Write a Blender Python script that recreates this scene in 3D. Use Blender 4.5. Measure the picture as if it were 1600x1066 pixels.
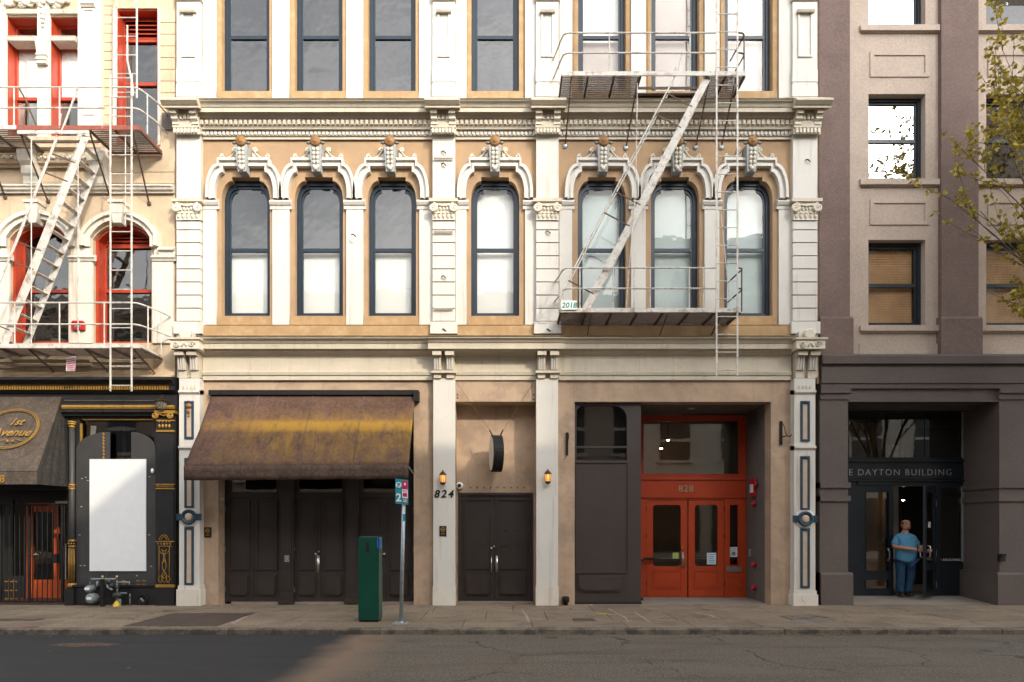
import bpy, bmesh, math, random
from math import sin, cos, pi, radians, sqrt
from mathutils import Vector, Matrix
from mathutils.geometry import tessellate_polygon

random.seed(7)
S = bpy.context.scene
COL = S.collection
for o in list(bpy.data.objects):
    bpy.data.objects.remove(o)

# ------------------------------------------------------------------ camera
CAMD, EYE, FPX = 14.5, 1.70, 1015.0          # metres to the facade, eye height, focal length in photo pixels
VPX, VPY = 790.0, 826.0                      # where lines square to the facade meet
cam = bpy.data.cameras.new('camera')
cam.sensor_width = 36.0
cam.lens = FPX / 1600 * 36
cam.shift_x = (800 - VPX) / 1600
cam.shift_y = (VPY - 533) / 1600
cam.clip_end = 2000
camo = bpy.data.objects.new('camera', cam)
COL.objects.link(camo)
camo.location = (0, -CAMD, EYE)
camo.rotation_euler = (radians(90), 0, 0)
S.camera = camo

# ------------------------------------------------------------------ sky and sun
AX, AZ = 0.80, 0.70                          # sun ray: left and down per metre travelled towards the facade
EL = math.atan2(AZ, math.hypot(1, AX))
w = bpy.data.worlds.new('World'); S.world = w; w.use_nodes = True
nt = w.node_tree; nt.nodes.clear()
sky = nt.nodes.new('ShaderNodeTexSky'); sky.sky_type = 'NISHITA'; sky.sun_disc = False
sky.sun_elevation = EL
sky.sun_rotation = math.atan2(AX, -1)        # azimuth from +Y towards +X
sky.dust_density = 3.0; sky.air_density = 1.0; sky.ozone_density = 1.0
tc = nt.nodes.new('ShaderNodeTexCoord')
mp = nt.nodes.new('ShaderNodeMapping'); mp.inputs['Scale'].default_value = (1, 1, 2.2)
nz = nt.nodes.new('ShaderNodeTexNoise'); nz.inputs['Scale'].default_value = 4.2; nz.inputs['Detail'].default_value = 7; nz.inputs['Roughness'].default_value = .58
rp = nt.nodes.new('ShaderNodeValToRGB'); rp.color_ramp.elements[0].position = .18; rp.color_ramp.elements[1].position = .60
mx = nt.nodes.new('ShaderNodeMix'); mx.data_type = 'RGBA'
hs = nt.nodes.new('ShaderNodeHueSaturation'); hs.inputs['Saturation'].default_value = .12; hs.inputs['Value'].default_value = 3.0
bg = nt.nodes.new('ShaderNodeBackground'); bg.inputs['Strength'].default_value = 0.15
wo = nt.nodes.new('ShaderNodeOutputWorld')
L = nt.links.new
L(tc.outputs['Generated'], mp.inputs['Vector']); L(mp.outputs['Vector'], nz.inputs['Vector'])
L(nz.outputs['Fac'], rp.inputs['Fac']); L(rp.outputs['Color'], mx.inputs['Factor'])
hs0 = nt.nodes.new('ShaderNodeHueSaturation'); hs0.inputs['Saturation'].default_value = .5; hs0.inputs['Value'].default_value = 1.5; L(sky.outputs['Color'], hs0.inputs['Color']); L(hs0.outputs['Color'], mx.inputs['A']); L(sky.outputs['Color'], hs.inputs['Color']); L(hs.outputs['Color'], mx.inputs['B'])
L(mx.outputs['Result'], bg.inputs['Color']); L(bg.outputs['Background'], wo.inputs['Surface'])

sl = bpy.data.lights.new('sun', 'SUN'); sl.energy = 2.0; sl.angle = radians(.53); sl.color = (1, .87, .68)
so = bpy.data.objects.new('sun', sl); COL.objects.link(so)
so.location = (20, -30, 30)
so.rotation_euler = Vector((-AX, 1, -AZ)).to_track_quat('-Z', 'Y').to_euler()

S.render.engine = 'CYCLES'
S.cycles.max_bounces = 6; S.cycles.diffuse_bounces = 3; S.cycles.glossy_bounces = 3; S.cycles.transparent_max_bounces = 10
S.view_settings.view_transform = 'Standard'
S.view_settings.look = 'None'
S.view_settings.gamma = 1
S.view_settings.use_curve_mapping = False
S.view_settings.exposure = 0.45

# ------------------------------------------------------------------ measuring helpers
def X(px, y=0.0): return (px - VPX) * (CAMD + y) / FPX
def Z(py, y=0.0): return EYE + (VPY - py) * (CAMD + y) / FPX
def P(px, py, y=0.0): return (X(px, y), y, Z(py, y))

# ------------------------------------------------------------------ materials
def mat(name, col, rough=.6, var=.12, scale=2.5, bump=0, bscale=80, metal=0, streak=0, scol=(.1, .07, .04),
        blot=0, bcol=(.2, .1, .05), blscale=1.5, blpos=.6, spec=.4, emit=0, rnd=0, fine=0, fsc=40, crack=0, crsc=.6, wear=0):
    m = bpy.data.materials.new(name); m.use_nodes = True
    n = m.node_tree.nodes; l = m.node_tree.links.new
    b = n['Principled BSDF']
    b.inputs['Roughness'].default_value = rough; b.inputs['Metallic'].default_value = metal
    b.inputs['Specular IOR Level'].default_value = spec
    g = n.new('ShaderNodeNewGeometry')
    def mixc(f, a, c, blend='MIX'):
        x = n.new('ShaderNodeMix'); x.data_type = 'RGBA'; x.blend_type = blend
        for s, v in (('Factor', f), ('A', a), ('B', c)):
            if isinstance(v, (int, float)): x.inputs[s].default_value = v
            elif isinstance(v, tuple): x.inputs[s].default_value = (*v, 1) if len(v) == 3 else v
            else: l(v, x.inputs[s])
        return x.outputs['Result']
    def noise(sc, det=4, ro=.6, mapping=None):
        t = n.new('ShaderNodeTexNoise'); t.inputs['Scale'].default_value = sc; t.inputs['Detail'].default_value = det; t.inputs['Roughness'].default_value = ro
        if mapping:
            q = n.new('ShaderNodeMapping'); q.inputs['Scale'].default_value = mapping
            l(g.outputs['Position'], q.inputs['Vector']); l(q.outputs['Vector'], t.inputs['Vector'])
        else: l(g.outputs['Position'], t.inputs['Vector'])
        return t.outputs['Fac']
    def ramp(v, a, c):
        r = n.new('ShaderNodeValToRGB'); r.color_ramp.elements[0].position = a; r.color_ramp.elements[1].position = c
        l(v, r.inputs['Fac']); return r.outputs['Color']
    def mul(v, k):
        t = n.new('ShaderNodeMath'); t.operation = 'MULTIPLY'; l(v, t.inputs[0]); t.inputs[1].default_value = k; return t.outputs[0]
    lo = tuple(c * (1 - var) for c in col); hi = tuple(min(c * (1 + var), .95) for c in col)
    c = mixc(ramp(noise(scale, 6, .65), .3, .7), lo, hi)
    if fine:
        c = mixc(mul(ramp(noise(fsc, 2, .7), .46, .62), fine), c, tuple(min(.9, k * 1.9 + .02) for k in col))
        c = mixc(mul(ramp(noise(fsc*.8, 2, .7, (1.1, .93, 1)), .46, .62), fine), c, tuple(k * .45 for k in col))
    if wear:
        c = mixc(mul(ramp(noise(1, 6, .65, (.35, 2.6, 1)), .5, .68), wear), c, tuple(k * .58 for k in col))
        c = mixc(mul(ramp(noise(1, 6, .65, (.5, 1.9, 1.7)), .55, .7), wear), c, tuple(k * 1.35 for k in col))
    if crack:
        nv = n.new('ShaderNodeTexNoise'); nv.inputs['Scale'].default_value = 2.5; nv.inputs['Detail'].default_value = 4; l(g.outputs['Position'], nv.inputs['Vector'])
        va = n.new('ShaderNodeVectorMath'); va.operation = 'MULTIPLY_ADD'; va.inputs[1].default_value = (.5, .5, .5); l(nv.outputs['Color'], va.inputs[0]); l(g.outputs['Position'], va.inputs[2])
        vo = n.new('ShaderNodeTexVoronoi'); vo.feature = 'DISTANCE_TO_EDGE'; vo.inputs['Scale'].default_value = crsc; l(va.outputs[0], vo.inputs['Vector'])
        inv = n.new('ShaderNodeMapRange'); inv.inputs['From Min'].default_value = .004; inv.inputs['From Max'].default_value = .012; inv.inputs['To Min'].default_value = 1; inv.inputs['To Max'].default_value = 0; l(vo.outputs['Distance'], inv.inputs['Value'])
        mk = n.new('ShaderNodeMath'); mk.operation = 'MULTIPLY'; l(inv.outputs[0], mk.inputs[0]); l(ramp(noise(.7, 3), .45, .55), mk.inputs[1])
        c = mixc(mul(mk.outputs[0], crack), c, tuple(k * .3 for k in col))
    if rnd:
        oi = n.new('ShaderNodeObjectInfo')
        c = mixc(mul(oi.outputs['Random'], rnd), c, tuple(k * .62 for k in col))
    if blot: c = mixc(mul(ramp(noise(blscale, 8, .7), blpos, blpos + .12), blot), c, bcol)
    if streak: c = mixc(mul(ramp(noise(1, 6, .6, (9, 9, .55)), .56, .78), streak), c, scol)
    l(c, b.inputs['Base Color'])
    if bump:
        bp = n.new('ShaderNodeBump'); bp.inputs['Strength'].default_value = bump; bp.inputs['Distance'].default_value = .02
        l(noise(bscale, 5, .65), bp.inputs['Height']); l(bp.outputs['Normal'], b.inputs['Normal'])
    if emit:
        b.inputs['Emission Color'].default_value = (*col, 1); b.inputs['Emission Strength'].default_value = emit
    return m

def glass(name, tint, refl, wav=.02, rough=.01):
    m = bpy.data.materials.new(name); m.use_nodes = True
    n = m.node_tree.nodes; l = m.node_tree.links.new; n.clear()
    o = n.new('ShaderNodeOutputMaterial'); t = n.new('ShaderNodeBsdfTransparent'); t.inputs['Color'].default_value = (*tint, 1)
    gl = n.new('ShaderNodeBsdfGlossy'); gl.inputs['Roughness'].default_value = rough; gl.inputs['Color'].default_value = (1, .97, .93, 1)
    g = n.new('ShaderNodeNewGeometry'); nz = n.new('ShaderNodeTexNoise'); nz.inputs['Scale'].default_value = 2.2; nz.inputs['Detail'].default_value = 2
    l(g.outputs['Position'], nz.inputs['Vector'])
    bp = n.new('ShaderNodeBump'); bp.inputs['Strength'].default_value = wav; bp.inputs['Distance'].default_value = .15
    l(nz.outputs['Fac'], bp.inputs['Height']); l(bp.outputs['Normal'], gl.inputs['Normal'])
    fr = n.new('ShaderNodeLayerWeight'); fr.inputs['Blend'].default_value = .3
    ma = n.new('ShaderNodeMath'); ma.operation = 'MULTIPLY_ADD'; ma.inputs[1].default_value = .5; ma.inputs[2].default_value = refl; ma.use_clamp = True
    l(fr.outputs['Fresnel'], ma.inputs[0])
    mixn = n.new('ShaderNodeMixShader'); l(ma.outputs[0], mixn.inputs['Fac']); l(t.outputs[0], mixn.inputs[1]); l(gl.outputs[0], mixn.inputs[2])
    l(mixn.outputs[0], o.inputs['Surface'])
    return m

M = {}
M['white'] = mat('white_paint', (.63, .60, .54), .55, .05, 1.6, .10, 40, streak=.5, scol=(.30, .205, .115), blot=.3, bcol=(.46, .37, .25), blscale=1.6, blpos=.58)
M['cream'] = mat('cream_trim', (.56, .495, .385), .55, .1, 2.2, .12, 50, streak=.5, scol=(.25, .18, .105), blot=.45, bcol=(.38, .29, .17), blscale=2.5, blpos=.58)
M['orn'] = mat('ornament_paint', (.68, .62, .50), .55, .08, 9, .2, 60, blot=.3, bcol=(.35, .24, .12), blscale=9, blpos=.56)
M['tan'] = mat('tan_stucco', (.455, .325, .222), .8, .16, 1.0, .25, 90, streak=.4, scol=(.22, .155, .105), blot=.6, bcol=(.29, .215, .155), blscale=1.7, blpos=.48)
M['ochre'] = mat('ochre_stone', (.41, .26, .125), .75, .15, 2.0, .25, 70, streak=.45, scol=(.24, .14, .06), blot=.5, bcol=(.50, .37, .21), blscale=4, blpos=.52)
M['tan2'] = mat('sun_dimmed_tan_stucco', (.39, .258, .15), .8, .14, .9, .25, 90, streak=.28, scol=(.24, .15, .085), blot=.5, bcol=(.46, .31, .165), blscale=1.3, blpos=.48)  # tan stucco darkened to offset the sun on the second storey
M['blue'] = mat('blue_frame_paint', (.014, .027, .042), .35, .2, 4, .05, 60)
M['panelblue'] = mat('blue_trim_paint', (.024, .05, .078), .4, .2, 5, .05, 60)
M['bpanel'] = mat('beige_panel_paint', (.52, .40, .30), .7, .1, 5, .1, 60)
M['gold'] = mat('gold_paint', (.36, .20, .038), .42, .25, 12, .1, 60, metal=.3)
M['orange'] = mat('ochre_rosette_paint', (.26, .13, .042), .5, .3, 30, .3, 60)
M['red'] = mat('red_frame_paint', (.40, .045, .016), .45, .15, 4, .05, 50, blot=.25, bcol=(.33, .03, .012), blscale=6)
M['reddoor'] = mat('red_door_paint', (.40, .047, .011), .38, .12, 3, .06, 40, streak=.2, scol=(.22, .02, .008))
M['yel'] = mat('yellow_cream_stucco', (.52, .40, .27), .75, .14, 1.5, .2, 70, streak=.55, scol=(.30, .18, .09), blot=.5, bcol=(.60, .49, .34), blscale=2.4, blpos=.5)
M['joint'] = mat('groove_dirt', (.22, .15, .09), .9, .3, 8)
M['lwhite'] = mat('aged_white_paint', (.66, .61, .52), .6, .07, 2, .15, 50, streak=.65, scol=(.28, .18, .09), blot=.45, bcol=(.42, .31, .19), blscale=3, blpos=.58)
M['iron'] = mat('worn_white_iron', (.56, .53, .47), .55, .15, 9, .2, 60, blot=.65, bcol=(.18, .09, .045), blscale=7, blpos=.52)
M['rust'] = mat('rusty_iron', (.085, .06, .044), .75, .3, 9, .2, 80, blot=.5, bcol=(.17, .085, .04), blscale=8, blpos=.5)
M['redrust'] = mat('oxide_red_iron', (.27, .075, .05), .65, .2, 8, .2, 80, blot=.4, bcol=(.42, .27, .18), blscale=9, blpos=.56)
M['black'] = mat('black_gloss_paint', (.018, .018, .019), .4, .3, 3, .08, 40)
M['blackm'] = mat('black_metal', (.018, .017, .016), .6, .3, 12, .1, 60, spec=.2)
M['charcoal'] = mat('charcoal_board', (.045, .044, .043), .5, .2, 2, .05, 40, streak=.25, scol=(.09, .085, .08))
M['garage'] = mat('dark_brown_door_paint', (.035, .027, .024), .42, .2, 2, .06, 40, streak=.2, scol=(.06, .045, .038))
M['brownpanel'] = mat('brown_panel_paint', (.048, .036, .032), .5, .12, 1.5, .06, 40, streak=.15, scol=(.08, .06, .05))
M['gwall'] = mat('grey_brown_plaster', (.145, .125, .108), .75, .12, 1.5, .15, 60)
M['daypier'] = mat('mauve_brown_stucco', (.172, .118, .100), .85, .16, 1.3, .6, 55, fine=.2, fsc=24, blot=.45, bcol=(.24, .18, .16), blscale=1.4)
M['daylow'] = mat('dark_brown_stucco', (.105, .083, .073), .8, .10, 1.2, .35, 60, fine=.1, fsc=24, blot=.4, bcol=(.145, .115, .1), blscale=1.1)
M['daybeige'] = mat('beige_stucco', (.475, .38, .31), .85, .08, 1.5, .6, 55, fine=.12, fsc=24, streak=.2, scol=(.30, .23, .18), blot=.3, bcol=(.40, .32, .26), blscale=1.6)
M['daywin'] = mat('black_window_metal', (.018, .024, .030), .35, .2, 5)
M['daydoor'] = mat('blue_black_door_paint', (.012, .016, .022), .35, .2, 4)
M['silver'] = mat('silver_letters', (.42, .41, .39), .35, .1, 10, metal=.7)
M['steel'] = mat('galvanised_steel', (.36, .40, .42), .45, .15, 14, .05, 60, metal=.55)
M['brushed'] = mat('brushed_metal', (.5, .48, .45), .3, .1, 10, metal=.9)
M['green'] = mat('dark_green_enamel', (.006, .062, .040), .33, .15, 2, .04, 30, streak=.2, scol=(.012, .09, .06))
M['teal'] = mat('teal_sign_enamel', (.012, .25, .30), .4, .05, 5)
M['magenta'] = mat('magenta_sign_print', (.55, .012, .09), .4, .05, 5)
M['print'] = mat('white_print', (.8, .8, .8), .5, .04, 5)
M['greyprint'] = mat('grey_print', (.16, .17, .18), .5, .1, 8)
M['bluep'] = mat('blue_sticker', (.02, .12, .42), .4, .05, 5)
M['greentext'] = mat('green_print', (.02, .22, .16), .5, .05, 5)
M['paper'] = mat('paper_sheet', (.62, .72, .76), .7, .04, 9)
M['poster'] = mat('white_board', (.76, .77, .77), .55, .03, 5, .15, 60, blot=.15, bcol=(.66, .68, .7), blscale=20, blpos=.5)
M['firered'] = mat('fire_red_enamel', (.45, .018, .02), .35, .1, 6)
M['yellow'] = mat('yellow_paint', (.65, .42, .03), .5, .15, 9)
M['meter'] = mat('grey_meter_paint', (.20, .22, .23), .45, .15, 9)
M['lampmetal'] = mat('bronze_lamp_metal', (.06, .035, .022), .45, .2, 20, metal=.5)
M['amber'] = mat('amber_lamp_glass', (1.0, .42, .09), .3, .1, 20, emit=.9)
M['bulb'] = mat('lit_ceiling_lamp', (1, .80, .55), .3, 0, 5, emit=45)
M['glassgrey'] = mat('old_lamp_glass', (.20, .19, .16), .25, .2, 15)
M['shade'] = mat('white_blind', (.86, .86, .83), .8, .02, 3)
M['shadegrey'] = mat('grey_roller_shade', (.155, .155, .148), .8, .05, 2)
M['shadecool'] = mat('pale_blue_green_shade', (.60, .685, .67), .7, .14, 1.0)
M['shadepink'] = mat('pinkish_board', (.50, .42, .38), .8, .08, 1.5, streak=.12, scol=(.35, .27, .24))
M['blindtan'] = mat('tan_wooden_blind', (.76, .47, .25), .6, .15, 2.5)
M['room'] = mat('dim_room_plaster', (.16, .15, .14), .9, .1, 1)
M['roomwarm'] = mat('warm_room_wall', (.42, .23, .10), .8, .1, 1)
M['roomdark'] = mat('dark_room_wall', (.05, .05, .05), .9, .1, 1)
M['fabricbrown'] = None
M['conc'] = mat('sidewalk_concrete', (.225, .172, .118), .85, .2, .9, .25, 60, rnd=.5, fine=.45, fsc=26, crack=.8, crsc=.55, wear=.5, blot=.6, bcol=(.12, .09, .062), blscale=1.3, blpos=.5)
M['concj'] = mat('joint_grit', (.085, .068, .05), .95, .2, 6)
M['kerb'] = mat('kerb_concrete', (.17, .14, .105), .85, .2, 3, .3, 50, rnd=.3, fine=.2, blot=.75, bcol=(.04, .033, .026), blscale=2.6, blpos=.46)
M['plate'] = mat('rusty_hatch_plate', (.080, .057, .043), .65, .2, 4, .3, 160, blot=.4, bcol=(.15, .09, .05), blscale=3)
M['floorc'] = mat('entry_concrete', (.24, .205, .165), .8, .12, 1.2, .2, 60, fine=.15)
M['skin'] = mat('skin', (.50, .25, .16), .5, .06, 20)
M['hair'] = mat('dark_cropped_hair', (.11, .055, .036), .6, .2, 60, .4, 200)
M['tee'] = mat('sky_blue_cotton', (.10, .31, .50), .85, .12, 8, .9, 10)
M['denim'] = mat('blue_denim', (.018, .065, .14), .85, .35, 10, .9, 12)
M['shoe'] = mat('dark_shoe_leather', (.03, .025, .022), .5, .2, 9)
M['bark'] = mat('tree_bark', (.105, .085, .065), .85, .25, 20, .4, 60)
M['opp'] = mat('opposite_stone', (.62, .57, .50), .8, .1, 1)
M['opp2'] = mat('opposite_brick', (.48, .38, .31), .8, .12, 1)
M['oppdark'] = mat('opposite_dark_glass', (.03, .035, .04), .15, .2, 2)
M['ground'] = mat('distant_ground', (.12, .11, .10), .9, .1, .5)
G = {}
G['plain'] = glass('window_glass', (.86, .88, .87), .06, .005)
G['shop'] = glass('dark_shop_glass', (.72, .72, .70), .04, .005)
G['sky'] = glass('old_window_glass', (.66, .67, .68), .07, .05)
G['dark'] = glass('dark_old_window_glass', (.36, .38, .42), .11, .06)
G['mirror'] = glass('coated_window_glass', (.35, .37, .38), .32, .03)
G['shade'] = glass('clear_window_glass', (.995, 1, .995), .01)

def leafmat(name, col, tcol):
    m = bpy.data.materials.new(name); m.use_nodes = True
    n = m.node_tree.nodes; l = m.node_tree.links.new; b = n['Principled BSDF']
    b.inputs['Roughness'].default_value = .55
    g = n.new('ShaderNodeNewGeometry'); r = n.new('ShaderNodeMix'); r.data_type = 'RGBA'
    r.inputs['A'].default_value = (*col, 1); r.inputs['B'].default_value = (*tcol, 1)
    l(g.outputs['Random Per Island'], r.inputs['Factor']); l(r.outputs['Result'], b.inputs['Base Color'])
    t = n.new('ShaderNodeBsdfTranslucent'); l(r.outputs['Result'], t.inputs['Color'])
    mixn = n.new('ShaderNodeMixShader'); mixn.inputs['Fac'].default_value = .35
    l(b.outputs[0], mixn.inputs[1]); l(t.outputs[0], mixn.inputs[2]); l(mixn.outputs[0], n['Material Output'].inputs['Surface'])
    return m
M['leaf'] = leafmat('young_maple_leaf', (.27, .235, .03), (.46, .34, .04))
M['litter'] = leafmat('fallen_leaf', (.20, .13, .05), (.32, .22, .10))

# ------------------------------------------------------------------ mesh builder
def sub(a, b): return (a[0]-b[0], a[1]-b[1], a[2]-b[2])
class MB:
    def __init__(s): s.v = []; s.f = []
    def add(s, vs, fs):
        o = len(s.v); s.v += [tuple(p) for p in vs]; s.f += [tuple(i + o for i in f) for f in fs]; return s
    def box(s, x0, x1, y0, y1, z0, z1):
        if x0 > x1: x0, x1 = x1, x0
        if y0 > y1: y0, y1 = y1, y0
        if z0 > z1: z0, z1 = z1, z0
        return s.add([(x0,y0,z0),(x1,y0,z0),(x1,y1,z0),(x0,y1,z0),(x0,y0,z1),(x1,y0,z1),(x1,y1,z1),(x0,y1,z1)],
              [(0,3,2,1),(4,5,6,7),(0,1,5,4),(1,2,6,5),(2,3,7,6),(3,0,4,7)])
    def pbox(s, px0, px1, py0, py1, yf, yb):      # front face measured in the photograph at depth yf
        return s.box(X(px0, yf), X(px1, yf), yf, yb, Z(py1, yf), Z(py0, yf))
    def prism(s, poly, y0, y1):                   # polygon in x-z, anticlockwise seen from the street
        n = len(poly)
        vs = [(x, y0, z) for x, z in poly] + [(x, y1, z) for x, z in poly]
        fs = [tuple(range(n)), tuple(range(2*n-1, n-1, -1))] + [(i, i+n, (i+1) % n + n, (i+1) % n) for i in range(n)]
        return s.add(vs, fs)
    def run(s, prof, x0, x1):                     # prof: (out, z) closed profile swept along x
        n = len(prof)
        vs = [(x0, -o, z) for o, z in prof] + [(x1, -o, z) for o, z in prof]
        fs = [tuple(range(n-1, -1, -1)), tuple(range(n, 2*n))] + [(i, (i+1) % n, (i+1) % n + n, i+n) for i in range(n)]
        return s.add(vs, fs)
    def frame(s, outer, inner, y0, y1):
        n = len(outer)
        vs = [(x, y0, z) for x, z in outer] + [(x, y0, z) for x, z in inner] + [(x, y1, z) for x, z in outer] + [(x, y1, z) for x, z in inner]
        fs = []
        for i in range(n):
            j = (i + 1) % n
            fs += [(i, j, n+j, n+i), (2*n+j, 2*n+i, 3*n+i, 3*n+j), (j, i, 2*n+i, 2*n+j), (n+i, n+j, 3*n+j, 3*n+i)]
        return s.add(vs, fs)
    def holed(s, outer, holes, y, depth):         # sheet with openings and their reveals
        lst = [outer] + holes
        flat = [q for p in lst for q in p]
        tris = tessellate_polygon([[Vector((a, b, 0)) for a, b in p] for p in lst])
        vs = [(a, y, b) for a, b in flat]; fs = []
        for t in tris:
            a, b, c = [flat[i] for i in t]
            cr = (b[0]-a[0])*(c[1]-a[1]) - (b[1]-a[1])*(c[0]-a[0])
            if abs(cr) < 1e-9: continue
            fs.append(tuple(t) if cr > 0 else (t[0], t[2], t[1]))
        s.add(vs, fs)
        for p in lst:
            n = len(p)
            s.add([(a, y, b) for a, b in p] + [(a, y+depth, b) for a, b in p], [((i+1) % n, i, i+n, (i+1) % n + n) for i in range(n)])
        return s
    def tube(s, pts, r, seg=6, caps=True):
        pts = [Vector(p) for p in pts]; n = len(pts)
        rs = r if isinstance(r, (list, tuple)) else [r] * n
        vs = []; up = None
        for i, p in enumerate(pts):
            d = (pts[min(i+1, n-1)] - pts[max(i-1, 0)])
            if d.length < 1e-9: d = Vector((0, 0, 1))
            d.normalize()
            if up is None: up = Vector((0, 0, 1)) if abs(d.z) < .9 else Vector((1, 0, 0))
            a = d.cross(up)
            if a.length < 1e-6: a = d.cross(Vector((1, 0, .3)))
            a.normalize(); b = a.cross(d).normalized(); up = b
            for k in range(seg):
                t = 2 * pi * k / seg
                vs.append(tuple(p + a * (cos(t) * rs[i]) + b * (sin(t) * rs[i])))
        fs = [(i*seg+k, i*seg+(k+1) % seg, (i+1)*seg+(k+1) % seg, (i+1)*seg+k) for i in range(n-1) for k in range(seg)]
        if caps: fs += [tuple(range(seg-1, -1, -1)), tuple(range((n-1)*seg, n*seg))]
        return s.add(vs, fs)
    def bar(s, p, q, wd, th, side=(0, 1, 0)):     # flat bar: th measured along side, wd across it
        p = Vector(p); q = Vector(q); d = (q - p).normalized(); a = Vector(side); a = (a - d * a.dot(d)).normalized(); b = d.cross(a)
        vs = [tuple(e + a * (i * th / 2) + b * (j * wd / 2)) for e in (p, q) for i, j in ((-1,-1),(1,-1),(1,1),(-1,1))]
        return s.add(vs, [(3,2,1,0),(4,5,6,7),(0,1,5,4),(1,2,6,5),(2,3,7,6),(3,0,4,7)])
    def lathe(s, prof, c, seg=16, axis='z'):      # prof: (r, h)
        vs = []
        for r, h in prof:
            for k in range(seg):
                t = 2 * pi * k / seg; a, b = r * cos(t), r * sin(t)
                vs.append({'z': (c[0]+a, c[1]+b, c[2]+h), 'y': (c[0]+a, c[1]-h, c[2]+b), 'x': (c[0]+h, c[1]+a, c[2]+b)}[axis])
        n = len(prof)
        fs = [(i*seg+k, i*seg+(k+1) % seg, (i+1)*seg+(k+1) % seg, (i+1)*seg+k) for i in range(n-1) for k in range(seg)]
        fs += [tuple(range(seg-1, -1, -1)), tuple(range((n-1)*seg, n*seg))]
        return s.add(vs, fs)
    def ball(s, c, r, seg=10, rings=6, sc=(1, 1, 1)):
        vs = [(c[0], c[1], c[2] - r*sc[2])]
        for i in range(1, rings):
            t = -pi/2 + pi * i / rings
            for k in range(seg):
                u = 2*pi*k/seg; vs.append((c[0]+r*sc[0]*cos(t)*cos(u), c[1]+r*sc[1]*cos(t)*sin(u), c[2]+r*sc[2]*sin(t)))
        vs.append((c[0], c[1], c[2] + r*sc[2])); top = len(vs)-1
        fs = [(0, 1+(k+1) % seg, 1+k) for k in range(seg)]
        for i in range(rings-2):
            for k in range(seg):
                a = 1+i*seg; fs.append((a+k, a+(k+1) % seg, a+seg+(k+1) % seg, a+seg+k))
        a = 1+(rings-2)*seg
        fs += [(a+k, a+(k+1) % seg, top) for k in range(seg)]
        return s.add(vs, fs)
    def mesh(s, name, m, smooth=False, off=(0, 0, 0)):
        me = bpy.data.meshes.new(name)
        me.from_pydata([sub(p, off) for p in s.v], [], s.f); me.validate()
        bm = bmesh.new(); bm.from_mesh(me); bmesh.ops.recalc_face_normals(bm, faces=bm.faces); bm.to_mesh(me); bm.free()
        if smooth:
            me.polygons.foreach_set('use_smooth', [True] * len(me.polygons))
        if m: me.materials.append(m)
        return me
    def build(s, name, m, parent=None, smooth=False, base=None, label=None):
        off = base or (0, 0, 0)
        if parent is None and base is None:
            xs, ys, zs = zip(*s.v); off = ((min(xs)+max(xs))/2, (min(ys)+max(ys))/2, min(zs))
        o = bpy.data.objects.new(name, s.mesh(name, m, smooth, off)); COL.objects.link(o)
        if parent is not None:
            o.parent = parent
            o.location = Vector(off) - root_off(parent)
        else: o.location = off
        if label: o['label'] = label
        return o
def root_off(p):
    v = Vector((0, 0, 0))
    while p is not None: v += p.location; p = p.parent
    return v
def tag(o, label, cat, group=None):
    o['label'] = label; o['category'] = cat
    if group: o['group'] = group
    return o
def thing(name, label, cat, loc, group=None):
    o = bpy.data.objects.new(name, None); COL.objects.link(o); o.location = loc; o.empty_display_size = .3
    return tag(o, label, cat, group)
def struct(o): o['kind'] = 'structure'; return o
def inst(me, name, parent, loc, rot=None, scale=None):
    o = bpy.data.objects.new(name, me); COL.objects.link(o)
    o.parent = parent; o.location = Vector(loc) - (root_off(parent) if parent else Vector((0, 0, 0)))
    if rot: o.rotation_euler = rot
    if scale: o.scale = scale
    return o
def text(body, size, depth=.004, shear=0, bold=0, space=1.0):   # flat lettering as a mesh in x-z, centred on its width
    c = bpy.data.curves.new('lettering', 'FONT'); c.body = body; c.size = size; c.extrude = depth; c.shear = shear; c.offset = bold
    c.align_x = 'CENTER'; c.space_character = space; c.resolution_u = 3
    o = bpy.data.objects.new('lettering', c); COL.objects.link(o)
    bpy.context.view_layer.update()
    me = bpy.data.meshes.new_from_object(o.evaluated_get(bpy.context.evaluated_depsgraph_get()))
    vs = [tuple(q.co) for q in me.vertices]; fs = [tuple(p.vertices) for p in me.polygons]
    bpy.data.objects.remove(o); bpy.data.curves.remove(c); bpy.data.meshes.remove(me)
    return vs, fs
def text_on(mb, body, size, at, right=(1, 0, 0), up=(0, 0, 1), **k):
    vs, fs = text(body, size, **k)
    r = Vector(right).normalized(); u = Vector(up).normalized(); nrm = r.cross(u)
    return mb.add([tuple(Vector(at) + r*a + u*b + nrm*c) for a, b, c in vs], fs)
def rect(x0, x1, z0, z1): return [(x0, z0), (x1, z0), (x1, z1), (x0, z1)]
def prect(px0, px1, py0, py1, y=0): return rect(X(px0, y), X(px1, y), Z(py1, y), Z(py0, y))
def inset(r, d): return rect(r[0][0]+d, r[1][0]-d, r[0][1]+d, r[2][1]-d)
def prof(lst): return [(o, Z(py, -o)) for o, py in lst]
def spiral(c, r0, r1, turns, a0, sgn=1, n=22, y=0):
    out = []
    for i in range(n):
        t = i/(n-1); r = r0 + (r1-r0)*t; a = a0 + sgn*turns*2*pi*t
        out.append((c[0] + r*cos(a), y, c[1] + r*sin(a)))
    return out
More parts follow.
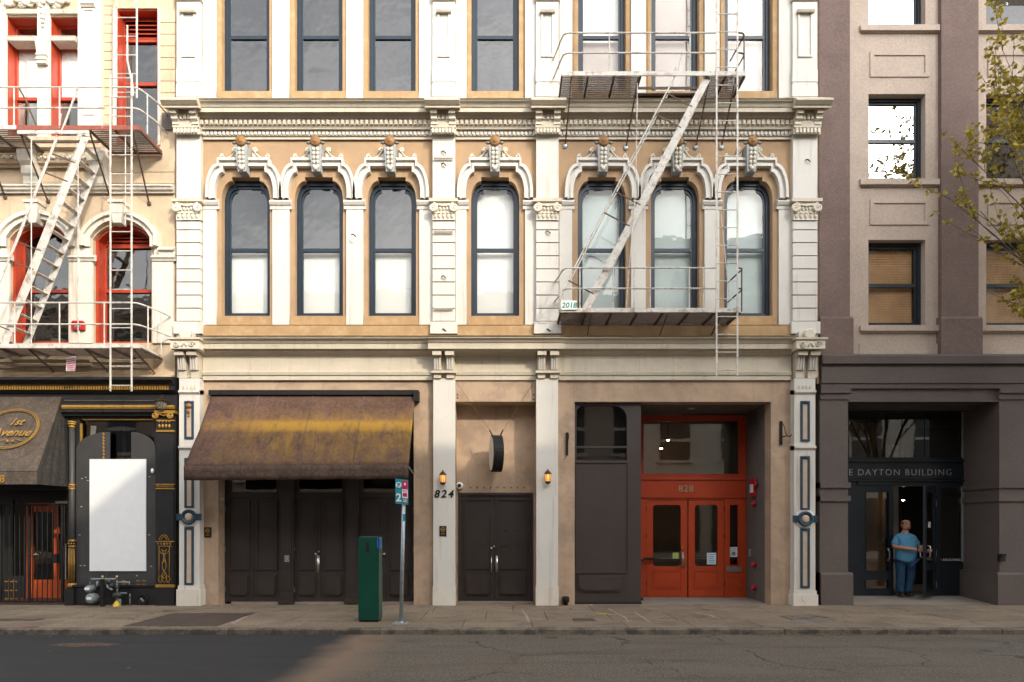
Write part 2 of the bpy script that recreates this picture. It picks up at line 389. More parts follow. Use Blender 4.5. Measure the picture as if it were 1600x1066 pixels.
# ------------------------------------------------------------------ ground, road, kerb, sidewalk
KY = -3.5                                      # kerb line
def road_mat():
    m = mat('asphalt', (.104, .087, .067), .85, .16, .7, .45, 60, fine=.75, fsc=40, crack=.9, crsc=.4, wear=.6, blot=.35, bcol=(.135, .105, .074), blscale=.55, blpos=.5)
    n = m.node_tree.nodes; l = m.node_tree.links.new; b = n['Principled BSDF']
    old = b.inputs['Base Color'].links[0].from_socket
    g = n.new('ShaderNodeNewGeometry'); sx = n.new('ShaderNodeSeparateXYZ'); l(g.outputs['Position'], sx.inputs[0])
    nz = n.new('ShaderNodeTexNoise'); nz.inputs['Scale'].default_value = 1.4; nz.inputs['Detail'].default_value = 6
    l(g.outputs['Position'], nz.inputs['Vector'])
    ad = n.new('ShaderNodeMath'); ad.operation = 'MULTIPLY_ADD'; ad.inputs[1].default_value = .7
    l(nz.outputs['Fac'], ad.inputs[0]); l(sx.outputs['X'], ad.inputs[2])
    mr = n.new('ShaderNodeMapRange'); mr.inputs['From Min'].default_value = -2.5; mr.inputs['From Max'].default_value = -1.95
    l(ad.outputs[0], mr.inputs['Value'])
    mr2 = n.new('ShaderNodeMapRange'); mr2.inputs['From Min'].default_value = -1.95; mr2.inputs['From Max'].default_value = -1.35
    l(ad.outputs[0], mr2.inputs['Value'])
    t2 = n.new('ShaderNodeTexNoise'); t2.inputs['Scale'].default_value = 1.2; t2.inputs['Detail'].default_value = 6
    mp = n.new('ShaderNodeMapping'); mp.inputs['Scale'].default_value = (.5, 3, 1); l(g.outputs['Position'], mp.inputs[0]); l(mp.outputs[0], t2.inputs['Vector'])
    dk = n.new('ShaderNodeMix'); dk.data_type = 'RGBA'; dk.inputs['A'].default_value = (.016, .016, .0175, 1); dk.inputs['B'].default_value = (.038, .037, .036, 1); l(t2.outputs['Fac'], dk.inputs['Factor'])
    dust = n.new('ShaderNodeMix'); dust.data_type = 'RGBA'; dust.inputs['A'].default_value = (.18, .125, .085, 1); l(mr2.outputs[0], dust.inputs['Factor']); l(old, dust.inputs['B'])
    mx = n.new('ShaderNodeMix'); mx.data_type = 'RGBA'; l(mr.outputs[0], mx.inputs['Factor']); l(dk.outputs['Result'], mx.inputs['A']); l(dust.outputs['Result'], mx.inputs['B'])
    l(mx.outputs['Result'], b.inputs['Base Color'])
    return m
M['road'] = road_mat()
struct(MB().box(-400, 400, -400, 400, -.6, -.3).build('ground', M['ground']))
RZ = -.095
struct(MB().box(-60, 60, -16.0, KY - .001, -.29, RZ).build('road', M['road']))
side = struct(MB().box(-60, 60, KY + .16, -.001, -.29, -.012).build('sidewalk', M['concj']))
rows = [(-3.33, -2.42), (-2.405, -1.22), (-1.205, -.03)]
random.seed(3)
for ri, (y0, y1) in enumerate(rows):
    x = -13.4 + .37 * ri
    while x < 13.2:
        wd = random.choice((1.15, 1.2, 1.2, 1.65)); b = .006
        dz = random.uniform(-.003, .003)
        mb = MB()
        mb.add([(x, y0, -.011), (x+wd, y0, -.011), (x+wd, y1, -.011), (x, y1, -.011),
                (x, y0, -.006+dz), (x+wd, y0, -.006+dz), (x+wd, y1, -.006+dz), (x, y1, -.006+dz),
                (x+b, y0+b, dz), (x+wd-b, y0+b, dz), (x+wd-b, y1-b, dz), (x+b, y1-b, dz)],
               [(0,1,5,4),(1,2,6,5),(2,3,7,6),(3,0,4,7),(4,5,9,8),(5,6,10,9),(6,7,11,10),(7,4,8,11),(8,9,10,11)])
        mb.build('paving_slab', M['conc'], side, base=(x+wd/2, (y0+y1)/2, -.011))
        x += wd + .012
struct(MB().box(-60, 60, -20, -16.0, -.29, .0).build('far_sidewalk', M['conc']))
kerb = struct(MB().box(-60, 60, KY + .02, KY + .158, -.29, -.03).build('kerb', M['concj']))
random.seed(5)
x = -13.5
while x < 13.2:
    wd = random.uniform(1.7, 2.6); b = .015; d = random.uniform(-.008, .004)
    pr = [(KY + d, RZ - .02), (KY + d, -.018), (KY + b + d, 0), (KY + .165, .001), (KY + .165, RZ - .02)]
    mb = MB(); n = 5
    mb.add([(x, a, c) for a, c in pr] + [(x + wd, a, c) for a, c in pr], [(0,1,2,3,4), (9,8,7,6,5)] + [(i, (i+1) % n, (i+1) % n + n, i+n) for i in range(n)])
    mb.build('kerb_stone', M['kerb'], kerb, base=(x + wd/2, KY, RZ))
    x += wd + .012
# hatch plates, covers and grates set in the pavement
def ground_pt(px, py): # point on the pavement seen at a pixel
    d = EYE * FPX / (py - VPY); return ((px - VPX) * d / FPX, d - CAMD)
def quad_ground(pts, z0, z1, mb=None):
    q = [ground_pt(*p) for p in pts]; mb = mb or MB()
    return mb.add([(a, b, z0) for a, b in q] + [(a, b, z1) for a, b in q], [(4,5,6,7),(0,1,5,4),(1,2,6,5),(2,3,7,6),(3,0,4,7)])
hatch = thing('pavement_hatch', 'brown double steel hatch plate set in the sidewalk below the awning', 'hatch', (*ground_pt(300, 970), 0))
q = [ground_pt(*p) for p in ((212, 978), (338, 978), (392, 959), (262, 959))]
xa, xb = q[0][0], (q[1][0] + q[2][0]) / 2; ya, yb = q[0][1], q[2][1]; xa = (q[0][0] + q[3][0]) / 2
fr = MB(); 
for a in ((xa-.05, xb+.05, ya-.05, ya), (xa-.05, xb+.05, yb, yb+.05), (xa-.05, xa, ya, yb), (xb, xb+.05, ya, yb)): fr.box(*a, -.01, .007)
fr.build('frame', M['rust'], hatch)
xm = (xa + xb) / 2
for a, b in ((xa + .008, xm - .006), (xm + .006, xb - .008)):
    MB().box(a, b, ya + .008, yb - .008, -.01, .006).build('plate', M['plate'], hatch)
def cover(name, px, py, w_, d_, label, m, rim=True):
    x, y = ground_pt(px, py); t = thing(name, label, 'cover', (x, y, 0))
    MB().box(x-w_/2, x+w_/2, y-d_/2, y+d_/2, -.01, .005).build('plate', m, t)
    if rim:
        f = MB()
        for a in ((x-w_/2-.03, x+w_/2+.03, y-d_/2-.03, y-d_/2), (x-w_/2-.03, x+w_/2+.03, y+d_/2, y+d_/2+.03), (x-w_/2-.03, x-w_/2, y-d_/2, y+d_/2), (x+w_/2, x+w_/2+.03, y-d_/2, y+d_/2)): f.box(*a, -.01, .009)
        f.build('frame', M['kerb'], t)
    return t
cover('utility_cover', 913, 969, .36, .30, 'small dark square utility cover before the brown panel', M['plate'])
cover('utility_cover', 1262, 966, .75, .50, 'grey rectangular utility cover with blue paint marks', M['kerb'])
cover('utility_cover', 905, 952, .32, .22, 'pale concrete utility cover beside the brown panel foot', M['floorc'])
cover('utility_cover', 25, 969, .8, .2, 'dark metal strip cover at the left end of sidewalk', M['plate'])
# worn patch and valve cover in the road
d = (EYE - RZ) * FPX / (1008 - VPY); mx_, my_ = (132 - VPX) * d / FPX, d - CAMD
r = random.Random(8); pts = []
for i in range(26):
    t = 2*pi*i/26; k = r.uniform(.75, 1.08); pts.append((mx_ + .62*k*cos(t), my_ + .20*k*sin(t)))
wp = MB().add([(a, b, RZ + .004) for a, b in pts] + [(mx_ + (a - mx_)*.8, my_ + (b - my_)*.8, RZ + .008) for a, b in pts], [tuple(range(26, 52))] + [(i, (i+1) % 26, 26 + (i+1) % 26, 26 + i) for i in range(26)])
tag(wp.build('asphalt_patch', mat('rough_brown_patch', (.085, .055, .038), .95, .4, 16, .6, 30, fine=.8, fsc=30, blot=.6, bcol=(.035, .03, .028), blscale=9, blpos=.5)), 'rough worn brown patch in the dark asphalt at lower left', 'patch')
d = (EYE - RZ) * FPX / (996 - VPY)
vb = MB().lathe([(.11, -.01), (.11, .006), (.09, .009), (0, .009)], ((862 - VPX)*d/FPX, d - CAMD, RZ), 16).build('valve_cover', M['plate'])
tag(vb, 'tiny dark round valve cover in the road near the kerb', 'cover')
# sprayed utility marks and scuffs on the pavement (flat paint)
def mark(px, py, w_, d_, m, lab, ang=0, seed=0):
    r = random.Random(seed); x, y = ground_pt(px, py); mb = MB()
    pts = []
    n = 14
    for i in range(n):
        t = 2*pi*i/n; k = r.uniform(.55, 1.1); a, b = w_/2*k*cos(t), d_/2*k*sin(t)
        pts.append((x + a*cos(ang) - b*sin(ang), y + a*sin(ang) + b*cos(ang)))
    mb.add([(a, b, .0075) for a, b in pts], [tuple(range(n))])
    o = mb.build('paint_mark', m); tag(o, lab, 'paint mark'); return o
pm = lambda n, c: mat(n, c, .8, .25, 15, blot=.55, bcol=(.21, .17, .13), blscale=14, blpos=.44)
PY, PB, PP, PW = pm('yellow_spray', (.50, .32, .05)), pm('blue_spray', (.08, .24, .38)), pm('pink_spray', (.55, .12, .18)), pm('pale_scuff', (.36, .31, .25))
mark(921, 946, .28, .16, PY, 'yellow spray paint patch at the foot of the brown panel', .5, 1)
mark(945, 960, .5, .2, PY, 'faint yellow spray trail on the sidewalk before the brown panel', -.6, 2)
mark(1252, 972, .32, .13, PB, 'blue spray mark near the kerb, left of two', -.5, 3)
mark(1278, 972, .30, .10, PB, 'blue spray mark near the kerb, right of two', -.5, 4)
mark(172, 979, .22, .08, PP, 'pink spray mark on the kerb edge left of the hatch', .2, 5)
mark(40, 979, .5, .08, PP, 'pink spray mark on the kerb edge at far left', .1, 6)
def scuff(pts, wd, lab, seed):
    r = random.Random(seed); g = [ground_pt(*p) for p in pts]; up = []; dn = []
    for i in range(len(g) - 1):
        for k in range(5):
            t = k/5; x = g[i][0]*(1-t) + g[i+1][0]*t + r.uniform(-.015, .015); y = g[i][1]*(1-t) + g[i+1][1]*t + r.uniform(-.015, .015)
            u = wd * r.uniform(.25, 1); up.append((x - u, y + u*.3)); dn.append((x + u, y - u*.3))
    n = len(up); mb = MB()
    mb.add([(a, b, .007) for a, b in up] + [(a, b, .007) for a, b in dn], [(i, i+1, n+i+1, n+i) for i in range(n-1)])
    tag(mb.build('chalk_mark', PW), lab, 'paint mark')
scuff([(952, 952), (975, 965), (985, 975)], .035, 'long pale scratch line on sidewalk before the red doors', 1)
scuff([(993, 958), (1005, 966), (1018, 974), (1040, 972)], .04, 'pale crooked scratch line on sidewalk, right of the long one', 2)
scuff([(816, 953), (824, 965), (828, 974)], .03, 'short pale scratch on sidewalk before the right white pillar', 3)
scuff([(388, 962), (372, 970), (360, 977)], .07, 'pale cement strip along the right edge of the hatch', 4)
scuff([(1085, 958), (1110, 962), (1128, 969)], .06, 'pale worn smear on sidewalk right of the red doors', 5)
# fallen leaves along the gutter
lit = MB(); r = random.Random(11)
for i in range(420):
    if i < 270: x = r.gauss(5.3, 1.1)
    else: x = r.uniform(-9, 10.5)
    y = KY - abs(r.gauss(.0, .12)) - .02 if r.random() < .8 else KY - r.uniform(0, 3.4)
    a = r.uniform(0, 6.28); s_ = r.uniform(.012, .03); z = RZ + .012 + r.uniform(0, .012)
    lit.add([(x + s_*cos(a), y + s_*sin(a), z), (x - s_*.5*sin(a), y + s_*.5*cos(a), z + .008), (x - s_*cos(a), y - s_*sin(a), z), (x + s_*.5*sin(a), y - s_*.5*cos(a), z + .004)], [(0, 1, 2, 3)])
o = lit.build('leaf_litter', M['litter']); o['label'] = 'scattered dry leaves along the gutter and road'; o['category'] = 'leaves'; o['kind'] = 'stuff'

# ------------------------------------------------------------------ buildings across the street and an added tower (they cast the shade and fill the reflections)
def opposite(name, label, x0, x1, yf, yb, h, m, nx, nz, win=True, trim=True):
    t = thing(name, label, 'building', ((x0+x1)/2, yf, 0))
    MB().box(x0, x1, yb, yf, -.3, h).build('wall', m, t)
    if trim:
        MB().box(x0 - .0, x1 + .0, yf + .001, yf + .35, h - .9, h - .02).build('cornice', M['opp'], t)
        MB().box(x0 - .0, x1 + .0, yf + .001, yf + .2, 4.2, 4.6).build('belt_course', M['opp'], t)
    if win:
        cw = (x1 - x0) / nx; ch = (h - 1.2 - 4.8) / max(nz, 1)
        base = MB().box(-cw*.24, cw*.24, .01, .06, 0, ch*.62).mesh('window', M['oppdark'])
        sil = MB().box(-cw*.3, cw*.3, .01, .16, -.15, 0).mesh('sill', M['opp'])
        rl = MB().box(-cw*.24, cw*.24, .061, .09, ch*.29, ch*.33).mesh('meeting_rail', M['opp'])
        for j in range(nz):
            for i in range(nx):
                wdo = inst(base, 'window', t, (x0 + cw*(i+.5), yf, 4.9 + ch*j + ch*.2))
                for me in (sil, rl):
                    k = inst(me, me.name, wdo, (0, 0, 0)); k.location = (0, 0, 0)
        shop = MB().box(-cw*.4, cw*.4, .01, .07, .4, 3.4).mesh('shop_window', M['oppdark'])
        for i in range(nx): inst(shop, 'shop_window', t, (x0 + cw*(i+.5), yf, 0))
    return t
OY = -20.0
opposite('opposite_building', 'low brick building across the street, seen only as reflections', -34, 8.0, OY, -32, .3 - OY*AZ, M['opp2'], 14, 2)
opposite('opposite_building', 'pale stone building across the street, seen only as reflections', 8.02, 40, OY, -32, 3.2 - OY*AZ, M['opp'], 9, 3)
opposite('shading_tower', 'unseen tall tower added to shade the right-hand bay', .9 + AX*78, 105, -60, -78, 92, M['opp2'], 9, 14)  # added tower, placed so its shadow covers the facade right of the middle bay

# ------------------------------------------------------------------ the white and tan building in the middle
WB = thing('commercial_building', 'white and tan three-bay building with arched windows, awning and red entrance doors', 'building', (0, .3, 0))
BL, BR = X(275), X(1277)
core = MB()
core.box(BL, BR, 4.2, 12, -.3, 16)              # rear body
core.box(BL, BL + .12, .36, 4.2, -.3, 16); core.box(BR - .12, BR, .36, 4.2, -.3, 16)
for z in (4.9, 10.6, 15.6): core.box(BL + .12, BR - .12, .36, 4.2, z, z + .35)
for px in (693, 855): core.box(X(px) - .08, X(px) + .08, 1.9, 4.2, -.1, 4.9)
core.build('interior_walls', M['room'], WB)
MB().box(BL + .12, BR - .12, .36, 4.2, -.3, -.02).build('interior_floor', M['floorc'], WB)

def arch(cx, hw, zb, zs, zt, sh, notch, n=9):
    """window opening: straight jambs, quarter curves, and a small raised flat head"""
    r = [(cx - hw, zb), (cx + hw, zb), (cx + hw, zs)]
    zc = zt - notch
    for i in range(1, n + 1):
        t = pi/2 * i/n; r.append((cx + sh + (hw - sh)*cos(t), zs + (zc - zs)*sin(t)))
    r += [(cx + sh, zt), (cx - sh, zt)]
    for i in range(n, 0, -1):
        t = pi/2 * i/n; r.append((cx - sh - (hw - sh)*cos(t), zs + (zc - zs)*sin(t)))
    r.append((cx - hw, zs))
    return r
ZB, ZS, ZT = Z(494), Z(313), Z(277)
WIN = [-5.80, -4.17, -2.54, -.235, 2.15, 3.785, 5.42]
BAYS = [(X(313), X(678), WIN[:3]), (X(708), X(841), WIN[3:4]), (X(871), X(1239), WIN[4:])]
HW = .54
def A2(cx, i=0.): return arch(cx, HW - i, ZB + i, ZS, ZT - i*1.25, .31 - i*.35, .085)
# second-storey and third-storey walls with their openings
for x0, x1, ws in BAYS:
    MB().holed(rect(x0, x1, Z(527), Z(150)), [A2(c) for c in ws], 0, .34).build('wall', M['tan2'], WB, label='tan stucco wall of the second storey')
    MB().holed(rect(x0, x1, Z(149.8), 16), [rect(c - .53, c + .53, Z(144), 14.6) for c in ws], .0, .34).build('wall', M['ochre'], WB, label='ochre wall of the third storey')
MB().box(BL, BR, 0, .36, 16.0, 16.4).build('parapet', M['cream'], WB)

def sash_window(cx, outl, zb, zt, zr, y, kinds, fm, gm, two=True, smooth=False):
    """frame > sashes, panes, blinds; outl(inset) gives the outline"""
    w_ = MB().frame(outl(0.002), outl(.085), y, y + .12).build('window', fm, WB)
    o, i_ = outl(.087), outl(.13)
    MB().frame(o, i_, y + .035, y + .075).build('sash', fm, w_)
    hw = i_[1][0] - cx
    MB().box(cx - hw, cx + hw, y + .03, y + .085, zr - .04, zr + .035).build('meeting_rail', fm, w_)
    # panes: split the outline at the rail
    up = [(a, max(b, zr + .03)) for a, b in i_]; lo = [(cx - hw, zb + .13), (cx + hw, zb + .13), (cx + hw, zr - .035), (cx - hw, zr - .035)]
    g1, g2 = gm if isinstance(gm, tuple) else (gm, gm)
    MB().prism(up, y + .052, y + .057).build('pane', g1, w_); MB().prism(lo, y + .062, y + .067).build('pane', g2, w_)
    for part, k in zip(('up', 'lo'), kinds):
        if not k: continue
        m, f0, f1 = k                       # material, from and to as a share of the sash from its bottom
        z0, z1 = (zr, zt) if part == 'up' else (zb + .08, zr)
        gap = .16 if (part == 'lo' and kinds[0] and kinds[0][0] is M['shadegrey']) else .05
        MB().box(cx - HW + .05, cx + HW - gap, y + .19, y + .20, z0 + (z1-z0)*f0, z0 + (z1-z0)*f1).build('blind', m, w_)
        if gap > .1: MB().box(cx + HW - gap - .02, cx + HW - .05, y + .23, y + .235, z0, z1).build('blind', M['shadecool'], w_)
    return w_
white, grey, cool, pink = M['shade'], M['shadegrey'], M['shadecool'], M['shadepink']
K2 = [((grey, 0, 1), (white, 0, 1)), ((grey, 0, 1), (white, 0, 1)), ((grey, 0, 1), (white, 0, 1)), ((white, 0, 1), (white, 0, 1)),
      ((cool, 0, 1), (cool, 0, 1)), ((cool, 0, 1), (cool, 0, 1)), ((cool, 0, 1), (cool, 0, 1))]
K3 = [(None, None), (None, None), (None, None), ((white, .34, 1), None), ((white, 0, 1), (pink, 0, 1)), ((pink, 0, 1), (pink, 0, 1)), ((pink, 0, 1), (pink, 0, 1))]
ZR = Z(391, .2)
for c, k in zip(WIN, K2):
    sash_window(c, lambda i, c=c: A2(c, i), ZB, ZT, ZR, .165, k, M['blue'], (G['sky'] if k[0][0] is grey else G['shade'], G['shade']))
for q, (c, k) in enumerate(zip(WIN, K3)):
    sash_window(c, lambda i, c=c: rect(c - .53 + i, c + .53 - i, Z(144) + i, 14.6 - i), Z(144), 14.6, Z(60, .2), .14, k, M['blue'], G['dark'] if q < 4 else G['shade'])
# small bottle shapes on a sill inside the third window
c = WIN[2]
jar = tag(MB().lathe([(.05, 0), (.055, .02), (.055, .07), (.03, .09)], (c - .26, .33, Z(144) + .1), 10).build('sill_jar', M['shade'], None), 'small white jar on the inner sill of a third-storey window', 'jar')

# flat white strips between and beside the windows, with impost caps
def strip(px0, px1, y0=-.05):
    x0, x1 = X(px0, y0), X(px1, y0)
    MB().box(x0, x1, y0, 0, Z(508.5), Z(324, y0)).build('window_strip', M['white'], WB)
    cap = MB().run(prof([(0, 327), (.06, 327), (.065, 322), (.09, 320), (.12, 315), (.12, 313), (0, 312)]), x0 - .05, x1 + .05)
    cap.build('impost_cap', M['white'], WB)
    MB().box(x0 + .0, x1 - .0, -.06, 0, Z(156), 15.6).build('window_strip', M['white'], WB)
for a, b in ((317, 338), (425.5, 452), (541, 567.5), (655, 677), (712, 729), (820.5, 839), (874, 894), (986, 1009), (1101, 1124), (1217, 1238)): strip(a, b)

# hood moulds, keystones and scrolls above each arched window
def hood(cx, weather):
    zb_ = Z(313.5)
    def o(i, k=0): return arch(cx, HW + .30 - i, zb_, Z(305), Z(252) - i*.9, .58 - i*.62, .13, 10)
    def band(a, b, y0, y1, m=M['white']):
        A, B = o(a), o(b)
        A = A[1:] + A[:1]; B = B[1:] + B[:1]         # open at the foot: drop the bottom edge
        n = len(A); mb = MB()
        vs = [(x, y0, z) for x, z in A] + [(x, y0, z) for x, z in B] + [(x, y1, z) for x, z in A] + [(x, y1, z) for x, z in B]
        fs = []
        for i in range(n - 1):
            j = i + 1
            fs += [(i, j, n+j, n+i), (2*n+j, 2*n+i, 3*n+i, 3*n+j), (j, i, 2*n+i, 2*n+j), (n+i, n+j, 3*n+j, 3*n+i)]
        return mb.add(vs, fs)
    h = band(0, .06, -.15, -.001).build('hood_mould', weather, WB)
    band(.06, .12, -.09, -.001).build('inner_band', weather, h)
    band(.12, .19, -.12, -.001).build('inner_band', weather, h)
    # keystone with rosette and leaves
    zt, zm = Z(221, -.2), Z(268, -.2)
    mb = MB(); wt, wb = .135, .095
    vs = [(cx - wb, -.20, zm), (cx + wb, -.20, zm), (cx + wt, -.26, zt - .1), (cx - wt, -.26, zt - .1), (cx - wb, 0, zm), (cx + wb, 0, zm), (cx + wt, 0, zt - .1), (cx - wt, 0, zt - .1)]
    mb.add(vs, [(0,1,2,3),(4,7,6,5),(0,4,5,1),(1,5,6,2),(2,6,7,3),(3,7,4,0)])
    k = mb.build('keystone', mat_key, WB)
    lf = MB()
    for j in range(5):
        z = zm + .1 + j*.09
        for s_ in (-1, 1): lf.ball((cx + s_*.04, -.235 - j*.008, z), .036, 6, 4, (1, .6, 1.3))
    lf.ball((cx, -.23, zm + .06), .05, 8, 5, (1, .6, 1))
    lf.build('leaf_carving', M['orn'], k, True)
    rz = MB().lathe([(.0, .045), (.04, .05), (.05, .03), (.09, .035), (.115, .015), (.12, -.02), (.10, -.12)][::-1], (cx, -.27, zt - .03), 16, 'y')
    rz.build('rosette', M['orange'], k, True)
    for s_ in (-1, 1): MB().ball((cx + s_*.15, -.24, zt - .06), .045, 8, 5, (1.2, .8, .8)).build('rosette_ear', M['glassgrey'], k, True)
    MB().ball((cx, -.24, zt + .085), .03, 6, 4).build('rosette_tip', M['glassgrey'], k, True)
    for s_ in (-1, 1):
        sc = MB(); z0 = Z(252) + .02
        sc.tube(spiral((cx + s_*.50, z0 + .055), .012, .055, 1.3, 0 if s_ > 0 else pi, s_, 18, -.05), .018, 5)
        sc.tube([(cx + s_*x_, -.05, z0 + z_) for x_, z_ in ((.47, .015), (.38, .02), (.30, .06), (.24, .13), (.20, .18))], .02, 5)
        sc.tube(spiral((cx + s_*.22, z0 + .20), .01, .055, 1.4, pi/2, -s_, 18, -.05), .02, 5)
        for t in range(5):
            sc.tube([(cx + s_*(.19 + t*.05), -.03, z0 + .005), (cx + s_*(.165 + t*.035), -.04, z0 + .15 - t*.027)], .011, 4)
        sc.ball((cx + s_*.19, -.03, z0 + .08), .05, 7, 4, (1, .5, 1.2))
        sc.build('scroll_carving', M['orn'], k, True)
mat_key = mat('keystone_grey_paint', (.36, .37, .36), .55, .15, 8, .15, 50)
for c in WIN: hood(c, M['white'])

# tan sills and the deep ledge below the second-storey windows
for c in WIN:
    MB().box(c - .62, c + .62, -.035, .0, Z(508.5), Z(494.5)).build('sill', M['ochre'], WB)
    MB().box(c - .62, c + .62, -.045, .0, Z(156), Z(144.5)).build('sill', M['ochre'], WB)
    for s_ in (-1, 1):                       # raised architrave beside the third-storey windows
        MB().box(c + s_*.535, c + s_*.62, -.02, 0, Z(144.4), 14.7).build('architrave', M['ochre'], WB)
for px0, px1 in ((318, 676), (714, 839), (875, 1240)):
    MB().box(X(px0, -.1), X(px1, -.1), -.10, 0, Z(527), Z(508.8, -.1)).build('ledge', M['ochre'], WB)

# ---- pilasters, three storeys
def volute(mb, cx, cz, s_, y):
    mb.tube(spiral((cx, cz), .095, .012, 2.1, pi/2, s_, 34, y), [.028]*20 + [.022]*14, 6)
    mb.ball((cx, y - .01, cz), .026, 8, 5)
def capital(cx, hw, pyt, pyb, y):
    k = MB().run([(o_, z) for o_, z in ((0, Z(pyb)), (-y + .03, Z(pyb, y)), (-y + .03, Z(pyb - 6, y)), (-y + .05, Z(pyt + 13, y)), (-y + .06, Z(pyt + 7, y)), (-y + .06, Z(pyt + 5, y)), (0, Z(pyt + 5)))], cx - hw - .0, cx + hw + .0).build('capital', M['orn'], WB)
    MB().box(cx - hw - .07, cx + hw + .07, y - .10, 0, Z(pyt + 5, y), Z(pyt, y)).build('abacus', M['cream'], k)
    zc = Z(pyt + 14, y)
    for s_ in (-1, 1):
        v = MB(); volute(v, cx + s_*(hw - .02), zc, s_, y - .075); v.build('volute', M['orn'], k, True)
    v = MB()
    v.tube([(cx - hw + .05, y - .07, zc + .07), (cx, y - .07, zc + .035), (cx + hw - .05, y - .07, zc + .07)], .022, 6)
    v.build('volute_band', M['orn'], k, True)
    e = MB()
    for i in range(5): e.ball((cx + (i - 2)*.075, y - .05, zc - .015), .04, 7, 5, (.8, .7, 1.2))
    for i in range(5):
        xx = cx - hw + .06 + (2*hw - .12)*i/4
        e.ball((xx, y - .03, zc - .16), .05, 7, 5, (.8, .6, 1.3))
        e.ball((xx, y - .055, zc - .11), .03, 6, 4, (1.2, .8, .7))
    e.build('leaf_carving', M['orn'], k, True)
def pilaster(px0, px1, corner=0):
    y = -.14; x0, x1 = X(px0, y), X(px1, y); cx, hw = (x0+x1)/2, (x1-x0)/2
    p = MB().box(x0 + .02, x1 - .02, y + .025, 0, Z(522), Z(344, y)).build('pilaster', M['joint'], WB)
    # rusticated blocks
    ys = [345.5, 360, 380, 400.5, 421, 441.5, 462, 482.5, 503]
    for a, b in zip(ys[:-1], ys[1:]):
        MB().box(x0, x1, y, .0, Z(b, y) + .024, Z(a, y)).build('block', M['white'], p)
    MB().box(x0 - .05, x1 + .05, y - .04, 0, Z(522, y), Z(503.4, y)).build('plinth', M['white'], WB)
    capital(cx, hw, 313, 345, y)
    MB().box(x0, x1, y, 0, Z(312.9, y), Z(205, y)).build('shaft', M['white'], WB, label='plain white shaft between capital and cornice')
    # third storey: plinth blocks and sunk panel
    y3 = -.13
    t = MB().box(x0, x1, y3, 0, Z(158, y3), 13.35).build('upper_pilaster', M['white'], WB)
    for py in (108, 131): MB().box(x0 - .012, x1 + .012, y3 - .012, 0, Z(py + 20, y3), Z(py + 1.4, y3)).build('block', M['white'], t)
    MB().frame(rect(x0 + .11, x1 - .11, Z(90, y3), Z(14, y3)), rect(x0 + .15, x1 - .15, Z(90, y3) + .04, Z(14, y3) - .04), y3 - .03, y3).build('panel_moulding', M['white'], t)
    MB().run([(0, 0 + Z(19, y3)), (.21, Z(19, -.2)), (.23, Z(16, -.2)), (.17, Z(15, -.2)), (0, Z(15))], x0 + .08, x1 - .08).build('panel_cap', M['cream'], t)
    c = MB().box(x0 - .03, x1 + .03, y3 - .03, 0, 13.38, 14.0).build('upper_capital', M['orn'], WB)
    e = MB()
    for i in range(5): e.ball((x0 + (x1-x0)*(i+.5)/5, y3 - .04, 13.47), .05, 7, 5, (.8, .6, 1.3))
    e.build('leaf_carving', M['orn'], c, True)
    MB().box(x0, x1, y3, 0, 14.0, 16.2).build('upper_shaft', M['white'], WB)
    # cornice block above the shaft
    pr = prof([(0, 210), (.24, 210), (.24, 200), (.27, 199), (.27, 172), (.33, 171), (.50, 168), (.50, 165), (.53, 163), (.60, 156), (.60, 153), (0, 152)])
    blk = MB().run(pr[:5] + [(0, pr[4][1])], x0 - .03, x1 + .03).build('cornice_block', M['cream'], WB)
    MB().run([(0, pr[4][1])] + pr[4:], x0 - .13, x1 + .13).build('block_cap', M['cream'], blk)
    for s_ in (-1, 1):
        xa = cx + s_*(hw - .05)
        MB().run(prof([(.25, 196), (.29, 194), (.29, 190), (.35, 185), (.35, 178), (.42, 176), (.42, 170), (.25, 170)]), xa - .07, xa + .07).build('bracket', M['orn'], blk)
    dn = MB()
    nn = 7
    for i in range(nn):
        xa = x0 - .01 + (x1 - x0 + .02)*(i+.5)/nn; dn.box(xa - .022, xa + .022, -.29, -.235, Z(207.5, -.27), Z(200.5, -.27))
    for i in range(3):
        xa = cx + (i-1)*.09; dn.box(xa - .03, xa + .03, -.31, -.265, Z(187, -.28), Z(180, -.28))
    dn.build('dentil_row', M['orn'], blk)
PIL = [(276, 313), (676, 711), (838, 873), (1239, 1277)]
for a, b in PIL: pilaster(a, b)
MB().box(BL - .0, BL + .1, -.02, 0, Z(527), 16).build('corner_strip', M['tan'], WB)
MB().box(BR - .02, BR + .03, -.02, 0, Z(600), 16).build('corner_strip', M['tan'], WB)
# old anchors and pipe stubs on the pilasters
for px, py in ((693, 247), (693, 362), (693, 482)): MB().tube([P(px - 15, py, -.19), P(px + 15, py, -.19)], .022, 6).build('anchor_bar', M['cream'], WB)
for px, py in ((693, 237), (693, 256), (693, 432), (693, 515), (856, 362), (856, 515), (1262, 250), (552, 367)):
    MB().tube([P(px - 3, py, -.15), P(px, py - 1, -.20), P(px + 4, py + 3, -.18)], .014, 5).build('anchor_hook', M['rust'], WB)

